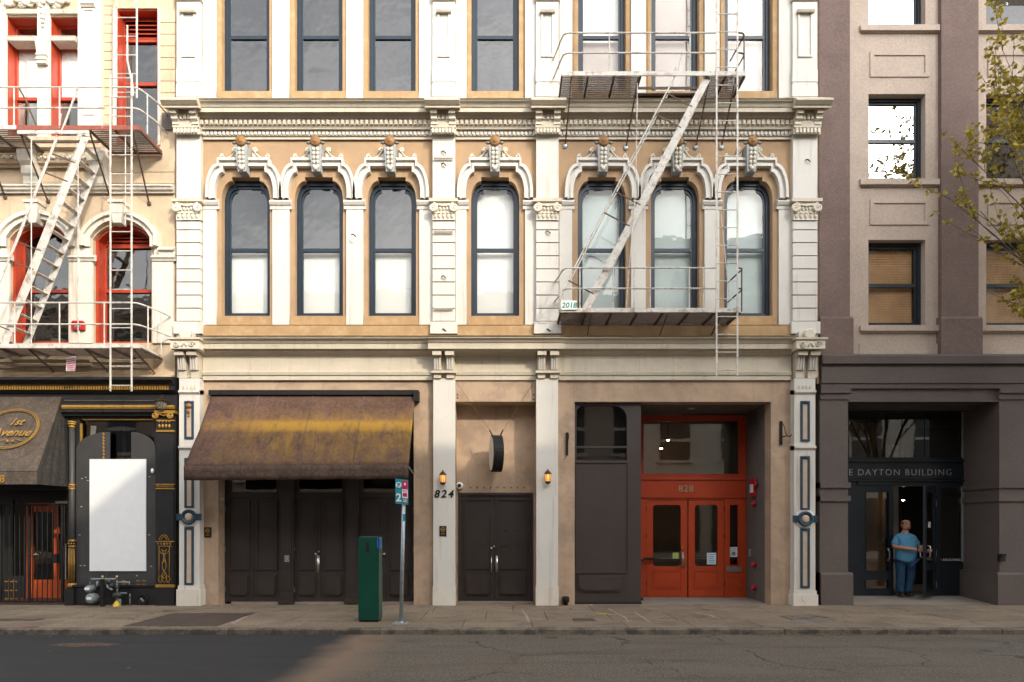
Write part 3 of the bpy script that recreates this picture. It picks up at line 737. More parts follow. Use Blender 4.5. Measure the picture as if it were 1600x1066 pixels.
# ---- upper cornice (between second and third storeys), bay by bay
M['moss'] = mat('mossy_flashing', (.13, .095, .05), .85, .35, 5, .3, 40, blot=.5, bcol=(.30, .22, .13), blscale=4, blpos=.5)
UC = prof([(0, 218), (.05, 218), (.05, 213.5), (.075, 212.5), (.075, 204), (.11, 203), (.15, 202), (.17, 197), (.17, 186), (.21, 185), (.24, 179), (.27, 175), (.36, 175), (.36, 168), (.38, 167), (.41, 161), (.47, 157), (.47, 155), (0, 154)])
LC = prof([(0, 594), (.06, 594), (.06, 587), (.085, 586), (.10, 581), (.06, 580), (.06, 556), (.09, 555), (.13, 551), (.17, 549), (.19, 546), (.27, 545), (.27, 537), (.29, 536), (.33, 531), (.38, 528.5), (.38, 526.5), (0, 525)])
dent1 = MB().ball((0, 0, 0), .042, 7, 5, (.8, .9, 1.15)); 
for (x0, x1, ws), (pa, pb) in zip(BAYS, ((314, 676), (711, 838), (873, 1239))):
    xa, xb = X(pa, -.14) + .0, X(pb, -.14)
    cor = MB().run(UC, xa, xb).build('cornice', M['cream'], WB)
    d1, d2 = MB(), MB(); n = int((xb - xa) / .105)
    for i in range(n):
        xx = xa + (xb - xa)*(i + .5)/n
        d1.box(xx - .032, xx + .032, -.225, -.169, Z(195, -.2), Z(188, -.2)); 
        d1.ball((xx, -.215, Z(192, -.2)), .036, 6, 4, (.9, .6, 1.1))
    n = int((xb - xa) / .088)
    for i in range(n):
        xx = xa + (xb - xa)*(i + .5)/n
        d2.box(xx - .031, xx + .031, -.105, -.074, Z(210, -.09), Z(204.4, -.09)); d2.ball((xx, -.09, Z(210, -.09)), .031, 6, 4, (1, .5, .8))
    d1.build('egg_moulding', M['cream'], cor); d2.build('dentil_row', M['white'], cor)
    MB().run(LC, xa, xb).build('storefront_cornice', M['cream'], WB)
    MB().run(prof([(.02, 526.4), (.395, 526.4), (.395, 525), (.02, 524)]), xa, xb).build('flashing', M['moss'], WB)
    MB().run(prof([(.02, 154.9), (.485, 154.9), (.485, 153.9), (.02, 153)]), xa, xb).build('flashing', M['moss'], WB)
# the projecting length of cornice over the middle door, and fluted brackets on each pier
mid = prof([(0, 549), (.30, 549), (.34, 546), (.42, 545), (.42, 536), (.44, 535), (.48, 530), (.52, 528), (.52, 526), (0, 524.5)])
MB().run(prof([(.02, 525.9), (.535, 525.9), (.535, 524.4), (.02, 523.5)]), X(667.5, -.5), X(883.5, -.5)).build('flashing', M['moss'], WB)
MB().run(mid, X(668, -.5), X(883, -.5)).build('storefront_cornice', M['cream'], WB, label='deeper cream cornice length above the double brown doors')
def pier_brackets(cx, dx, w_):
    for s_ in (-1, 1):
        xa = cx + s_*dx
        b = MB().run(prof([(0, 591), (.20, 591), (.20, 580), (.23, 578), (.26, 560), (.31, 554), (.36, 549.5), (0, 549.5)]), xa - w_, xa + w_).build('fluted_bracket', M['cream'], WB)
        fl = MB()
        for j in (-1, 0, 1): fl.bar((xa + j*w_*.6, -.245, Z(578, -.24)), (xa + j*w_*.6, -.285, Z(558, -.28)), w_*.32, .03)
        fl.build('fluting', M['white'], b)
        MB().box(xa - w_ - .015, xa + w_ + .015, -.38, 0, Z(555, -.36), Z(549, -.36)).build('bracket_cap', M['cream'], b)
for px in (693.5, 856): pier_brackets(X(px, -.2), .138, .082)
for px in (295, 1259): pier_brackets(X(px, -.2), .135, .09)
for px in (693.5, 856):
    x = X(px, -.2); MB().box(x - .27, x + .27, -.255, 0, Z(583.5, -.2), Z(580, -.2)).build('necking', M['cream'], WB)
for px in (693.5, 856, 295, 1259):
    x = X(px, -.1); MB().box(x - .25, x + .25, -.13, .02, Z(592), Z(520)).build('pier_block', M['cream'], WB)
# ornate corner blocks
for px, s_ in ((288, -1), (1266, 1)):
    x = X(px, -.45)
    cb = MB().box(x - .30, x + .32, -.46, 0, Z(545, -.45), Z(531, -.45)).build('corner_block', M['orn'], WB)
    MB().box(x - .34, x + .36, -.50, 0, Z(531, -.45), Z(528, -.45)).build('corner_block_cap', M['cream'], cb)
    MB().lathe([(.0, .03), (.03, .05), (.07, .03), (.09, .04), (.12, .03), (.13, -.05)][::-1], (x + .0*s_, -.42, Z(522, -.42)), 14, 'y').build('rosette', M['orn'], cb, True)
    for q in (-1, 1):
        sc = MB(); sc.tube(spiral((x + q*.17, Z(538, -.46)), .07, .01, 1.5, 0, q, 20, -.47), .017, 5)
        sc.tube([(x + q*.06, -.47, Z(542, -.46)), (x, -.47, Z(535, -.46))], .015, 5)
        sc.build('scroll_carving', M['cream'], cb, True)
    MB().box(x - .18, x + .10, -.30, 0, Z(527, -.3), Z(518, -.3)).build('moulded_foot', M['white'], cb)

# ---- ground storey: pilasters
def iron_column(px0, px1, ps, med, base):
    y = -.20; x0, x1 = X(px0, y), X(px1, y); cx = (x0+x1)/2
    c = MB().box(x0, x1, y, 0, Z(base - 1, y), Z(591.5, y)).build('iron_column', M['white'], WB)
    MB().box(x0 - .04, x1 + .04, y - .05, 0, 0.001, Z(base, y)).build('column_base', M['lwhite'], WB)
    MB().box(x0 - .02, x1 + .02, y - .02, 0, Z(base, y) + .001, Z(base - 6, y)).build('base_moulding', M['white'], c)
    for py in (613, 700): MB().run(prof([(0, py + 4), (.2, py + 4), (.22, py + 2), (.25, py), (.25, py - 3), (0, py - 3)]), x0 - .0, x1 + .0).build('collar', M['white'], c)
    d = MB()
    for i in range(4): d.box(x0 + .08 + i*.085, x0 + .12 + i*.085, y - .02, y, Z(608, y), Z(603, y))
    d.build('dentil_row', M['cream'], c)
    for a, b in ps:
        r_ = prect(cx*70/1, 0, 0, 0) if 0 else rect(cx - .10, cx + .10, Z(b, y), Z(a, y))
        f = MB().frame(r_, inset(r_, .045), y - .03, y).build('panel_frame', M['panelblue'], c)
        MB().box(r_[0][0] + .044, r_[1][0] - .044, y - .012, y, r_[0][1] + .044, r_[2][1] - .044).build('panel', M['bpanel'], f)
        MB().ball((cx, y - .03, Z(a + 2, y)), .05, 8, 5, (1.6, .5, .7)).build('panel_boss', M['panelblue'], f, True)
    zc = Z(med, y)
    m_ = MB().lathe([(.17, -.0), (.17, .05), (.15, .065), (.115, .06), (.10, .03), (.09, .03)], (cx, y, zc), 22, 'y').build('medallion', M['panelblue'], c, True)
    MB().box(cx - .27, cx + .27, y - .035, y, zc - .075, zc + .075).build('medallion_bar', M['panelblue'], c)
    MB().ball((cx, y - .035, zc), .09, 12, 6, (1, .4, 1)).build('medallion_boss', M['bpanel'], m_, True)
    MB().lathe([(.215, 0), (.215, .02), (.175, .02)], (cx, y, zc), 24, 'y').build('medallion_ring', M['white'], m_, True)
    MB().tube([(cx + .07*cos(t), y - .055, .16 + .07*sin(t)) for t in [pi + pi*i/8 for i in range(9)]], .008, 4).build('cast_mark', M['lwhite'], WB)
    return c, cx
colL, cxl = iron_column(280, 312, ((627, 686), (716, 794), (823, 914)), 808, 921)
colR, cxr = iron_column(1241, 1274, ((627, 690), (713, 797), (825, 919)), 811, 929)
gf = MB(); y = -.24; z0 = Z(634, y)
gf.ball((cxl, y, z0), .07, 8, 5, (1, .4, .8)); gf.ball((cxl, y, z0 - .12), .045, 8, 5, (.8, .5, 1.4)); gf.ball((cxl, y, z0 - .22), .025, 6, 4)
gf.build('gilt_drop', M['orange'], colL, True)
for px0, px1 in ((677, 711), (838, 872)):
    y = -.16
    p = MB().box(X(px0, y), X(px1, y), y, 0, 0, Z(591.5, y)).build('pillar', M['white'], WB)
    MB().box(X(px0, y) - .012, X(px1, y) + .012, y - .012, 0, .001, .42).build('pillar_foot', M['lwhite'], p)

# ---- ground storey: tan walls with their openings (x from BAYS)
g1 = prect(341, 646.5, 617, 945); g1 = rect(g1[0][0], g1[1][0], -.03, Z(612))
MB().holed(rect(X(310), X(678), -.04, Z(590)), [g1], 0, .34).build('wall', M['tan'], WB, label='tan stucco wall around the awning doors')
g2 = rect(X(711.5), X(837.5), -.03, Z(628))
MB().holed(rect(X(708), X(841), -.04, Z(590)), [g2], -.02, .5).build('wall', M['tan'], WB, label='tan stucco lintel above the double brown doors')
g3 = rect(X(898), X(1204.5), -.03, Z(628))
MB().holed(rect(X(871), X(1241), -.04, Z(590)), [g3], 0, .34).build('wall', M['tan'], WB, label='tan stucco wall around the red entrance')

# ---- bay 1: dark folding doors below the awning
yd = .33
def leaf(x0, x1, z0, z1, y, m, name='door_leaf', split=.28, hinge=None):
    d = MB().box(x0, x1, y, y + .05, z0, z1).build(name, m, WB)
    zs = z0 + (z1 - z0)*split
    r_ = rect(x0 + .07, x1 - .07, zs + .05, z1 - .08)
    MB().frame(r_, inset(r_, .03), y - .028, y).build('panel_moulding', m, d)
    xa, xb = x0 + .09, x1 - .09; za, zb_ = z0 + .13, zs - .05; c = .06      # lower raised panel with dipped corners
    pl = [(xa + c, za), (xb - c, za), (xb, za + c), (xb, zb_), (xa, zb_), (xa, za + c)]
    MB().prism(pl, y - .03, y).build('panel', m, d)
    iq = [(xa + c + .01, za + .035), (xb - c - .01, za + .035), (xb - .03, za + c + .01), (xb - .03, zb_ - .03), (xa + .03, zb_ - .03), (xa + .03, za + c + .01)]
    MB().prism(iq, y - .055, y - .028).build('panel_field', m, d)
    if hinge:
        h = MB()
        hx = x0 - .008 if hinge < 0 else x1 + .008
        for t in (.12, .5, .88): h.tube([(hx, y - .012, z0 + (z1-z0)*t - .05), (hx, y - .012, z0 + (z1-z0)*t + .05)], .012, 6)
        h.build('hinge', M['gwall'], d)
    return d
zt = Z(776, yd); zb_ = .03
for a, b in ((353, 438.5), (460.5, 541), (560.5, 645)):
    x0, x1 = X(a, yd), X(b, yd); xm = (x0+x1)/2
    leaf(x0, xm - .003, zb_, zt, yd, M['garage'], hinge=-1); leaf(xm + .003, x1, zb_, zt, yd, M['garage'], hinge=1)
    t0 = rect(x0, x1, zt + .03, Z(742, yd))
    f = MB().frame(rect(x0, x1, zt + .02, Z(640, yd)), rect(x0 + .1, x1 - .1, zt + .10, Z(660, yd)), yd, yd + .06).build('transom_frame', M['garage'], WB)
    MB().box(x0 + .1, x1 - .1, yd + .03, yd + .036, zt + .10, Z(660, yd)).build('pane', G['shop'], f)
    MB().box(x0, x1, yd - .03, yd + .02, zt - .02, zt + .02).build('transom_bar', M['garage'], f)
for a, b in ((438.5, 460.5), (541, 560.5)):
    x0, x1 = X(a, yd), X(b, yd)
    p = MB().box(x0 + .005, x1 - .005, yd - .08, yd + .06, .03, Z(614, yd)).build('door_post', M['garage'], WB)
    MB().box(x0 - .02, x1 + .02, yd - .12, yd, .0, .10).build('post_foot', M['garage'], p); MB().box(x0 + .05, x1 - .05, yd - .095, yd - .08, .3, zt).build('post_panel', M['garage'], p)
MB().box(X(352), X(647), .30, .5, -.02, .03).build('threshold', M['floorc'], WB)
MB().box(X(341), X(660), yd + .5, yd + .55, 0, 4.85).build('door_backing', M['roomdark'], WB)  # dark sheet added to stand for the unlit room behind the transoms
MB().box(g1[0][0], X(353, yd), yd, yd + .1, 0, Z(612)).build('door_post', M['garage'], WB)
hd = MB().tube([P(496, 868, yd - .06), P(496, 892, yd - .06)], .016, 8); hd.tube([P(496, 868, yd - .06), P(496, 868, yd)], .012, 6); hd.tube([P(496, 892, yd - .06), P(496, 892, yd)], .012, 6)
hd.box(X(493, yd), X(499, yd), yd - .012, yd, Z(895, yd), Z(868, yd)); hd.ball(P(493, 866, yd - .04), .03, 8, 5); hd.ball(P(498, 862, yd - .03), .02, 8, 5)
hd.build('door_handle', M['brushed'], WB, True)
MB().ball(P(600, 866, yd - .05), .035, 10, 6).tube([P(600, 866, yd - .05), P(600, 866, yd)], .014, 6).build('door_knob', M['brushed'], WB, True)
kp = MB().box(X(445, .24), X(452, .24), .22, .25, Z(878, .24), Z(868, .24)).build('keypad', M['steel'], None); tag(kp, 'small grey keypad on the dark post between the awning doors', 'keypad')
MB().frame(prect(446, 451, 870, 876, .22), inset(prect(446, 451, 870, 876, .22), .015), .212, .22).build('key_frame', M['greyprint'], kp)
cl = MB().lathe([(.05, 0), (.05, .06), (.03, .09)], P(347, 780, .15), 10, 'y').build('door_camera', M['cream'], None, True); tag(cl, 'tiny pale camera on the left reveal under the awning', 'camera')

# ---- bay 2: recessed double door
yr = .45
MB().holed(rect(X(711.5), X(837.5), -.03, Z(626)), [rect(X(716, yr), X(833, yr), -.029, Z(770, yr))], yr, .12).build('recess_wall', M['tan'], WB)
r_ = rect(X(716, yr), X(833, yr), -.028, Z(770, yr) - .001)
fo = [(r_[0][0], 0), (r_[0][0], r_[2][1]), (r_[1][0], r_[2][1]), (r_[1][0], 0), (r_[1][0] - .06, 0), (r_[1][0] - .06, r_[2][1] - .06), (r_[0][0] + .06, r_[2][1] - .06), (r_[0][0] + .06, 0)]
MB().prism(fo[::-1], yr - .02, yr + .1).build('door_frame', M['garage'], WB)
x0, x1 = r_[0][0] + .065, r_[1][0] - .065; xm = (x0 + x1)/2 - .02
zt = r_[2][1] - .065
dl = leaf(x0, xm - .004, .035, zt, yr + .02, M['garage'], hinge=-1); dr = leaf(xm + .004, x1, .035, zt, yr + .02, M['garage'], hinge=1)
MB().box(g2[0][0], g2[1][0], .3, .6, -.02, .03).build('threshold', M['floorc'], WB)
hd = MB().box(X(766, yr), X(768.5, yr), yr - .002, yr + .02, Z(895, yr), Z(868, yr)).box(X(774, yr), X(779, yr), yr + .0, yr + .02, Z(895, yr), Z(868, yr))
hd.tube([P(768, 871, yr - .05), P(768, 893, yr - .05)], .014, 8).tube([P(768, 871, yr - .05), P(768, 871, yr)], .01, 6).tube([P(768, 893, yr - .05), P(768, 893, yr)], .01, 6)
hd.ball(P(768, 857, yr - .03), .032, 10, 6).ball(P(772, 854, yr - .02), .022, 8, 5)
hd.build('door_handle', M['brushed'], WB, True)
bo = MB()
for px, py in ((790, 829), (809, 829), (809, 853), (784, 854), (790, 853)): bo.ball(P(px, py, yr + .01), .018, 8, 5)
bo.build('door_bolt', M['blackm'], WB, True)
rv = MB()
for i in range(9): rv.ball((X(735, yr) + i*.155, yr - .004, Z(762, yr)), .022, 7, 4, (1, .4, 1))
rv.build('rivet', M['joint'], WB, True)
hl = MB()
for px, py in ((715, 617), (715, 622), (834, 617), (834, 624)): hl.ball(P(px, py, -.02), .02, 7, 4, (1, .4, 1))
hl.build('anchor_hole', M['blackm'], WB, True)
# ---- bay 3: brown panel wall and the red entrance
yp = .10
xs0, xs1 = X(898.5), X(1001.5, yp)
wr = rect(X(901, yp), X(979.5, yp), Z(719.5, yp), Z(634, yp))
cw_ = .28; wo_ = [(wr[0][0], wr[0][1]), (wr[1][0], wr[0][1]), (wr[1][0], wr[2][1] - cw_)] + [(wr[1][0] - cw_ + cw_*cos(t), wr[2][1] - cw_ + cw_*sin(t)) for t in (pi/8, pi/4, 3*pi/8, pi/2)] + [(wr[0][0] + .1, wr[2][1]), (wr[0][0], wr[2][1] - .1)]
pw = MB().holed(rect(xs0, xs1, .02, Z(630, yp)), [wo_], yp, .08).build('panel_wall', M['brownpanel'], WB)
MB().box(xs1 - .06, xs1, yp + .081, 1.55, .0, Z(630, yp)).build('panel_return', M['brownpanel'], pw)
MB().box(xs0, xs1 - .061, yp + .3, yp + .32, .0, Z(630, yp)).build('room_lining', M['roomdark'], pw)
MB().prism(wo_, yp + .05, yp + .056).build('pane', G['shop'], pw)
MB().box(wr[0][0], wr[1][0], yp + .0, yp + .06, Z(700, yp), Z(697, yp)).build('glazing_bar', M['brownpanel'], pw)
pf = rect(X(899, yp), X(982, yp), Z(896, yp), Z(722, yp)); MB().frame(pf, inset(pf, .025), yp - .025, yp).build('panel_moulding', M['brownpanel'], pw)
a = rect(X(902, yp), X(973, yp), Z(925, yp), Z(898, yp)); c = .09
MB().prism([(a[0][0] + c, a[0][1]), (a[1][0] - c, a[0][1]), (a[1][0], a[0][1] + c), (a[1][0], a[2][1]), (a[0][0], a[2][1]), (a[0][0], a[0][1] + c)], yp - .03, yp).build('panel', M['brownpanel'], pw)
a = inset(a, .04); MB().prism([(a[0][0] + c, a[0][1]), (a[1][0] - c, a[0][1]), (a[1][0], a[0][1] + c), (a[1][0], a[2][1]), (a[0][0], a[2][1]), (a[0][0], a[0][1] + c)], yp - .055, yp - .028).build('panel_field', M['brownpanel'], pw)
MB().box(xs0, xs1 + .01, yp - .02, yp + .1, .0, .045).build('panel_foot', M['blackm'], pw)
YE = 1.5
MB().box(X(1001, YE) - 1.0, X(1204.5) + .1, .341, YE + .4, Z(628), Z(628) + .1).build('recess_ceiling', M['gwall'], WB)
xr = X(1204.5)
MB().box(xr, xr + .1, .341, .52, -.02, Z(628)).build('recess_side', M['gwall'], WB)
MB().box(xr + .012, xr + .1, .52, YE + .3, -.02, Z(628)).build('recess_side', M['gwall'], WB)
MB().box(X(898), xr + .1, .001, YE + .05, -.04, .004).build('recess_floor', M['floorc'], WB)
ex0, ex1, ez1 = X(995, YE), X(1166, YE), Z(649, YE)
T = [rect(X(1004, YE), X(1155, YE), Z(742, YE), Z(657, YE))]
leaves = [(1010.5, 1074), (1076, 1131.5)]
hole2 = rect(X(1010, YE), X(1132, YE), .0, Z(781, YE)); hole3 = rect(X(1139, YE), X(1154, YE), Z(884, YE), Z(788, YE))
en = MB().holed(rect(ex0, ex1, -.01, ez1), [T[0], hole2, hole3], YE, .1).build('red_entrance', M['reddoor'], WB, label='bright red painted entrance surround with transom')
MB().box(T[0][0][0], T[0][1][0], YE + .05, YE + .056, T[0][0][1], T[0][2][1]).build('transom_pane', G['plain'], en)
MB().box(hole3[0][0], hole3[1][0], YE + .05, YE + .056, hole3[0][1], hole3[2][1]).build('side_pane', G['shop'], en)
for rr in (T[0], hole3): MB().frame(rr, inset(rr, .02), YE - .015, YE + .03).build('glazing_bead', M['reddoor'], en)
for py in (748, 776): MB().box(ex0, ex1, YE - .035, YE, Z(py + 2, YE), Z(py - 1, YE)).build('rail_moulding', M['reddoor'], en)
bx = rect(X(1013, YE), X(1070, YE), 0, 0)
for a, b in leaves:
    x0, x1 = X(a, YE) , X(b, YE); z1_ = Z(782, YE)
    gr = rect(X(a + 10, YE), X(b - 10, YE), Z(885, YE), Z(789, YE)); c = .05
    go = [(gr[0][0] + c, gr[0][1]), (gr[1][0] - c, gr[0][1]), (gr[1][0], gr[0][1] + c), (gr[1][0], gr[2][1] - c), (gr[1][0] - c, gr[2][1]), (gr[0][0] + c, gr[2][1]), (gr[0][0], gr[2][1] - c), (gr[0][0], gr[0][1] + c)]
    d = MB().holed(rect(x0, x1, .015, z1_), [go], YE + .02, .05).build('door_leaf', M['reddoor'], WB)
    MB().prism(go, YE + .045, YE + .05).build('pane', G['shop'], d)
    lp = rect(X(a + 9, YE), X(b - 9, YE), Z(920, YE), Z(892, YE)); MB().frame(lp, inset(lp, .02), YE + .005, YE + .02).build('panel_moulding', M['reddoor'], d)
    MB().box(lp[0][0] + .05, lp[1][0] - .05, YE + .01, YE + .02, lp[0][1] + .05, lp[2][1] - .05).build('panel', M['reddoor'], d)
    MB().tube([P(a + 10, 873, YE + .12), P(b - 10, 873, YE + .12)], .018, 6).build('push_bar', M['brushed'], d, True)
    hx = x0 - .01 if a < 1050 else x1 + .01
    h = MB()
    for py in (795, 838, 912): h.tube([(hx, YE + .005, Z(py + 4, YE)), (hx, YE + .005, Z(py - 4, YE))], .012, 6)
    h.build('hinge', M['lampmetal'], d)
sp = rect(X(1137, YE), X(1160, YE), Z(920, YE), Z(900, YE)); MB().frame(sp, inset(sp, .02), YE - .012, YE).build('panel_moulding', M['reddoor'], en)
hd = MB().box(X(1065, YE), X(1070, YE), YE - .0, YE + .02, Z(887, YE), Z(862, YE)).tube([P(1067.5, 866, YE - .05), P(1067.5, 884, YE - .05)], .014, 8).tube([P(1067.5, 866, YE - .05), P(1067.5, 866, YE)], .01).tube([P(1067.5, 884, YE - .05), P(1067.5, 884, YE)], .01).ball(P(1066, 856, YE), .02, 8, 5)
hd.build('door_handle', M['brushed'], WB, True)
n8 = MB(); text_on(n8, '828', .235, (X(1071.5, YE), YE - .014, Z(768.5, YE)), depth=.008, bold=.002, space=1.1); n8.build('entrance_number', mat('dull_bronze_numerals', (.42, .27, .17), .4, .1, 9, metal=.5), en)
ms = MB().box(X(1135, YE), X(1158, YE), YE - .02, YE, Z(893.5, YE), Z(885.5, YE)).build('mail_slot', M['brushed'], en)
MB().box(X(1137, YE), X(1156, YE), YE - .026, YE - .02, Z(891.5, YE), Z(887.5, YE)).build('slot_flap', M['greyprint'], ms)
# room behind the red doors, with two lit lamps under its ceiling
MB().box(X(1001, YE) - 1.2, ex1 + .3, 4.0, 4.1, 0, 4.85).build('lobby_wall', M['roomwarm'], WB)
MB().box(xs1 + .02, xs1 + .1, 1.9, 3.9, 0, 2.2).build('lobby_screen', M['roomdark'], WB)
for px, py in ((1033, 701), (1044, 688)):
    x, y_, z = P(px, py, 3.0)
    l_ = thing('ceiling_lamp', 'small lit ceiling lamp seen through the red transom, ' + ('lower left one' if px < 1040 else 'upper right one'), 'lamp', (x, y_, z))
    MB().ball((x, y_, z), .04, 10, 6, (1, 1, .4)).build('bulb', M['bulb'], l_, True); MB().lathe([(.05, .02), (.07, .06), (.01, .08), (.01, 4.88 - z)], (x, y_, z), 10).build('fitting', M['blackm'], l_)
dl_ = MB().lathe([(.075, -.012), (.09, 0), (.09, .02)], (X(1080, .8), .8, Z(628) - .005), 16).build('soffit_downlight', M['cream'], None); tag(dl_, 'round recessed light in the entrance soffit', 'light')
vg = thing('vent_grille', 'dark louvred vent high on the side wall of red entrance', 'vent', (xr, 1.0, Z(660, 1.0)))
MB().box(xr - .015, xr + .02, .75, 1.3, Z(668, 1.0), Z(645, 1.0)).build('vent_frame', M['gwall'], vg)
for i in range(7):
    z = Z(667, 1.0) + .03 + i*.045; MB().box(xr - .03, xr - .014, .79, 1.26, z, z + .02).build('louvre', M['charcoal'], vg)
# ------------------------------------------------------------------ left building: cream stucco with red windows over a black and gold shop
LB = thing('victorian_building', 'cream building with red window frames above a black and gold shopfront', 'building', (X(100), .3, 0))
LX0, LX1 = -16.0, X(273.5)
co = MB(); co.box(LX0, LX1 - .01, 4.2, 12, -.3, 16); co.box(LX0, LX0 + .1, .4, 4.2, -.3, 16); co.box(LX1 - .1, LX1 - .01, .4, 4.2, -.3, 16)
for z in (4.9, 9.6, 15.6): co.box(LX0 + .1, LX1 - .1, .4, 4.2, z, z + .3)
co.box(X(113) - .06, X(113) + .06, .6, 4.2, 0, 4.9)
co.build('interior_walls', M['room'], LB)
MB().box(LX0 + .1, LX1 - .1, .0, 4.2, -.3, .015).build('interior_floor', M['floorc'], LB)
# third storey
W3 = [prect(9.5, 58, 26, 214), prect(78, 122, 26, 214), prect(181, 246, 13, 226), prect(-75, -20, 26, 214)]
MB().holed(rect(LX0, LX1, Z(300), 16), W3, 0, .38).build('wall', M['yel'], LB, label='cream stucco wall of the third storey')
# second storey: segmental-arched openings
def seg(cx, hw, zb, zs, rise, n=12):
    R = (hw*hw + rise*rise) / (2*rise); a = math.asin(hw / R); r = [(cx - hw, zb), (cx + hw, zb)]
    for i in range(n + 1):
        t = a - 2*a*i/n; r.append((cx + R*sin(t), zs + rise - R + R*cos(t)))
    return r
C2 = [X(61), X(191), X(-69)]
S2 = lambda c, i=0.: seg(c, .655 - i, Z(536) + i, Z(374), .36 - i*.9)
MB().holed(rect(LX0, LX1, Z(592), Z(299.8)), [S2(c) for c in C2], 0, .36).build('wall', M['yel'], LB, label='cream stucco wall of the second storey')
def red_window(outl, cx, y, zb, zt, rails, lw, louv=None, blind=None, sub='pane', fw=.02, sw=.03, gm=None):
    f = MB().frame(outl(.003), outl(fw), y, y + .3).build('window', M['red'], LB)
    i0, i1 = outl(fw + .002), outl(fw + sw)
    MB().frame(i0, i1, y + .22, y + .28).build('sash', M['red'], f)
    hw = i1[1][0] - cx
    MB().prism(i1, y + .248, y + .254).build('pane', gm or G['sky'], f)
    for z in rails: MB().box(cx - hw, cx + hw, y + .20, y + .245, z - .035, z + .035).build('meeting_rail', M['red'], f)
    if louv:
        z0, z1, n = louv
        MB().box(cx - hw, cx + hw, y + .256, y + .27, z0, z1).build('louvre_backing', M['roomdark'], f)
        for k in range(n):
            z = z0 + (z1-z0)*(k + .5)/n
            mb = MB(); mb.add([(cx - hw, y + .19, z - .03), (cx + hw, y + .19, z - .03), (cx + hw, y + .245, z + .025), (cx - hw, y + .245, z + .025),
                              (cx - hw, y + .19, z - .045), (cx + hw, y + .19, z - .045), (cx + hw, y + .245, z + .01), (cx - hw, y + .245, z + .01)],
                              [(0,1,2,3),(7,6,5,4),(0,4,5,1),(2,6,7,3),(0,3,7,4),(1,5,6,2)])
            mb.build('louvre', M['red'], f)
    if blind:
        m, z0, z1 = blind; MB().box(cx - hw - .02, cx + hw + .02, y + .29, y + .3, z0, z1).build('blind', m, f)
    return f
for r_, k in ((W3[0], 0), (W3[1], 0), (W3[2], 1), (W3[3], 0)):
    cx = (r_[0][0] + r_[1][0])/2
    o_ = lambda i, r_=r_: inset(r_, i)
    if k == 0:
        zr = Z(66, .1)
        red_window(o_, cx, .04, r_[0][1], r_[2][1], [Z(76, .25), Z(155, .25)], 0, blind=(M['shade'], Z(155, .3), Z(80, .3)), gm=G['shade'])
        MB().run([(-.30, zr - .06), (.03, zr - .06), (.05, zr - .02), (.03, zr + .0), (.06, zr + .03), (.02, zr + .06), (-.30, zr + .06)], r_[0][0] + .055, r_[1][0] - .055).build('transom_bar', M['lwhite'], LB)
    else:
        red_window(o_, cx, .04, r_[0][1], r_[2][1], [Z(64, .25), Z(132, .25)], 0, louv=(Z(62, .25), Z(22, .25), 6), fw=.03)
for c, hasl in zip(C2, (0, 1, 0)):
    z1 = Z(384, .3)
    red_window(lambda i, c=c: S2(c, i), c, .1, 0, 0, [Z(455, .3)], 0, louv=((z1, Z(368, .3), 3) if hasl else None), fw=.06, sw=.045)
    if hasl: MB().box(c - .5, c + .5, .29, .335, z1 - .06, z1).build('louvre_rail', M['red'], LB)
# green plants inside the arched windows
r = random.Random(4)
for c, lab in ((C2[0], 'leafy green plant behind the left arched red window'), (C2[1], 'small green plant behind the right arched red window')):
    mb = MB(); z0 = Z(536) + .1; n = 240 if c == C2[0] else 90; hh = 1.0 if c == C2[0] else .35
    for i in range(n):
        x = c + r.uniform(-.42, .42); z = z0 + abs(r.gauss(0, .45))*hh; y_ = r.uniform(.55, .9); a = r.uniform(0, 6.28); s_ = r.uniform(.03, .08)
        mb.add([(x, y_, z), (x + s_*cos(a), y_ - .03, z + s_*.6*sin(a)), (x + 1.6*s_*cos(a + .4), y_, z + 1.3*s_*sin(a + .4)), (x + s_*cos(a + .9), y_ + .03, z + s_*sin(a + .9))], [(0, 1, 2, 3)])
    pl = thing('house_plant', lab, 'plant', (c, .7, z0))
    mb.build('foliage', leafmat('house_plant_leaf', (.05, .16, .03), (.10, .26, .07)), pl)
    MB().lathe([(.12, 0), (.16, .02), (.19, .16), (.17, .16), (.15, .02)], (c, .7, z0 - .0), 12).build('pot', M['orn'], pl)
    MB().tube([(c, .7, z0 + .05), (c + .03, .7, z0 + .5*hh)], .02, 5).build('stem', M['bark'], pl)
# white pilaster, mullions with consoles, carved head
y3 = -.10
p = MB().pbox(121.5, 157, -60, 212, y3, 0).build('pilaster', M['lwhite'], LB)
MB().run([(0, Z(13, y3)), (.14, Z(13, y3)), (.16, Z(11, y3)), (.19, Z(9.5, y3)), (0, Z(9.5, y3))], X(128, y3), X(150, y3)).build('panel_cap', M['lwhite'], p)
f = prect(129.5, 148.5, 14, 180, y3); MB().frame(f, inset(f, .04), y3 - .02, y3).build('panel_moulding', M['lwhite'], p)
for px0, px1, h_ in ((58.5, 77, 1), (-19, 9, 0)):
    m_ = MB().pbox(px0, px1, -60, 215, -.06, 0).build('mullion', M['lwhite'], LB)
    if h_:
        cs = MB(); cx = X(66, -.1)
        cs.run([(.05, Z(101, -.1)), (.13, Z(100, -.1)), (.14, Z(84, -.1)), (.2, Z(66, -.1)), (.21, Z(62, -.1)), (.05, Z(62, -.1))], cx - .1, cx + .1)
        for py in (84, 91, 97): cs.box(cx - .115, cx + .115, -.16, -.05, Z(py + 2, -.14), Z(py, -.14))
        cs.build('console', M['lwhite'], m_)
        e = MB()
        for j in range(4): e.ball((cx, -.09, Z(20 + j*7, -.08)), .07 - j*.012, 8, 5, (1, .6, .9))
        e.build('leaf_carving', M['orn'], m_, True)
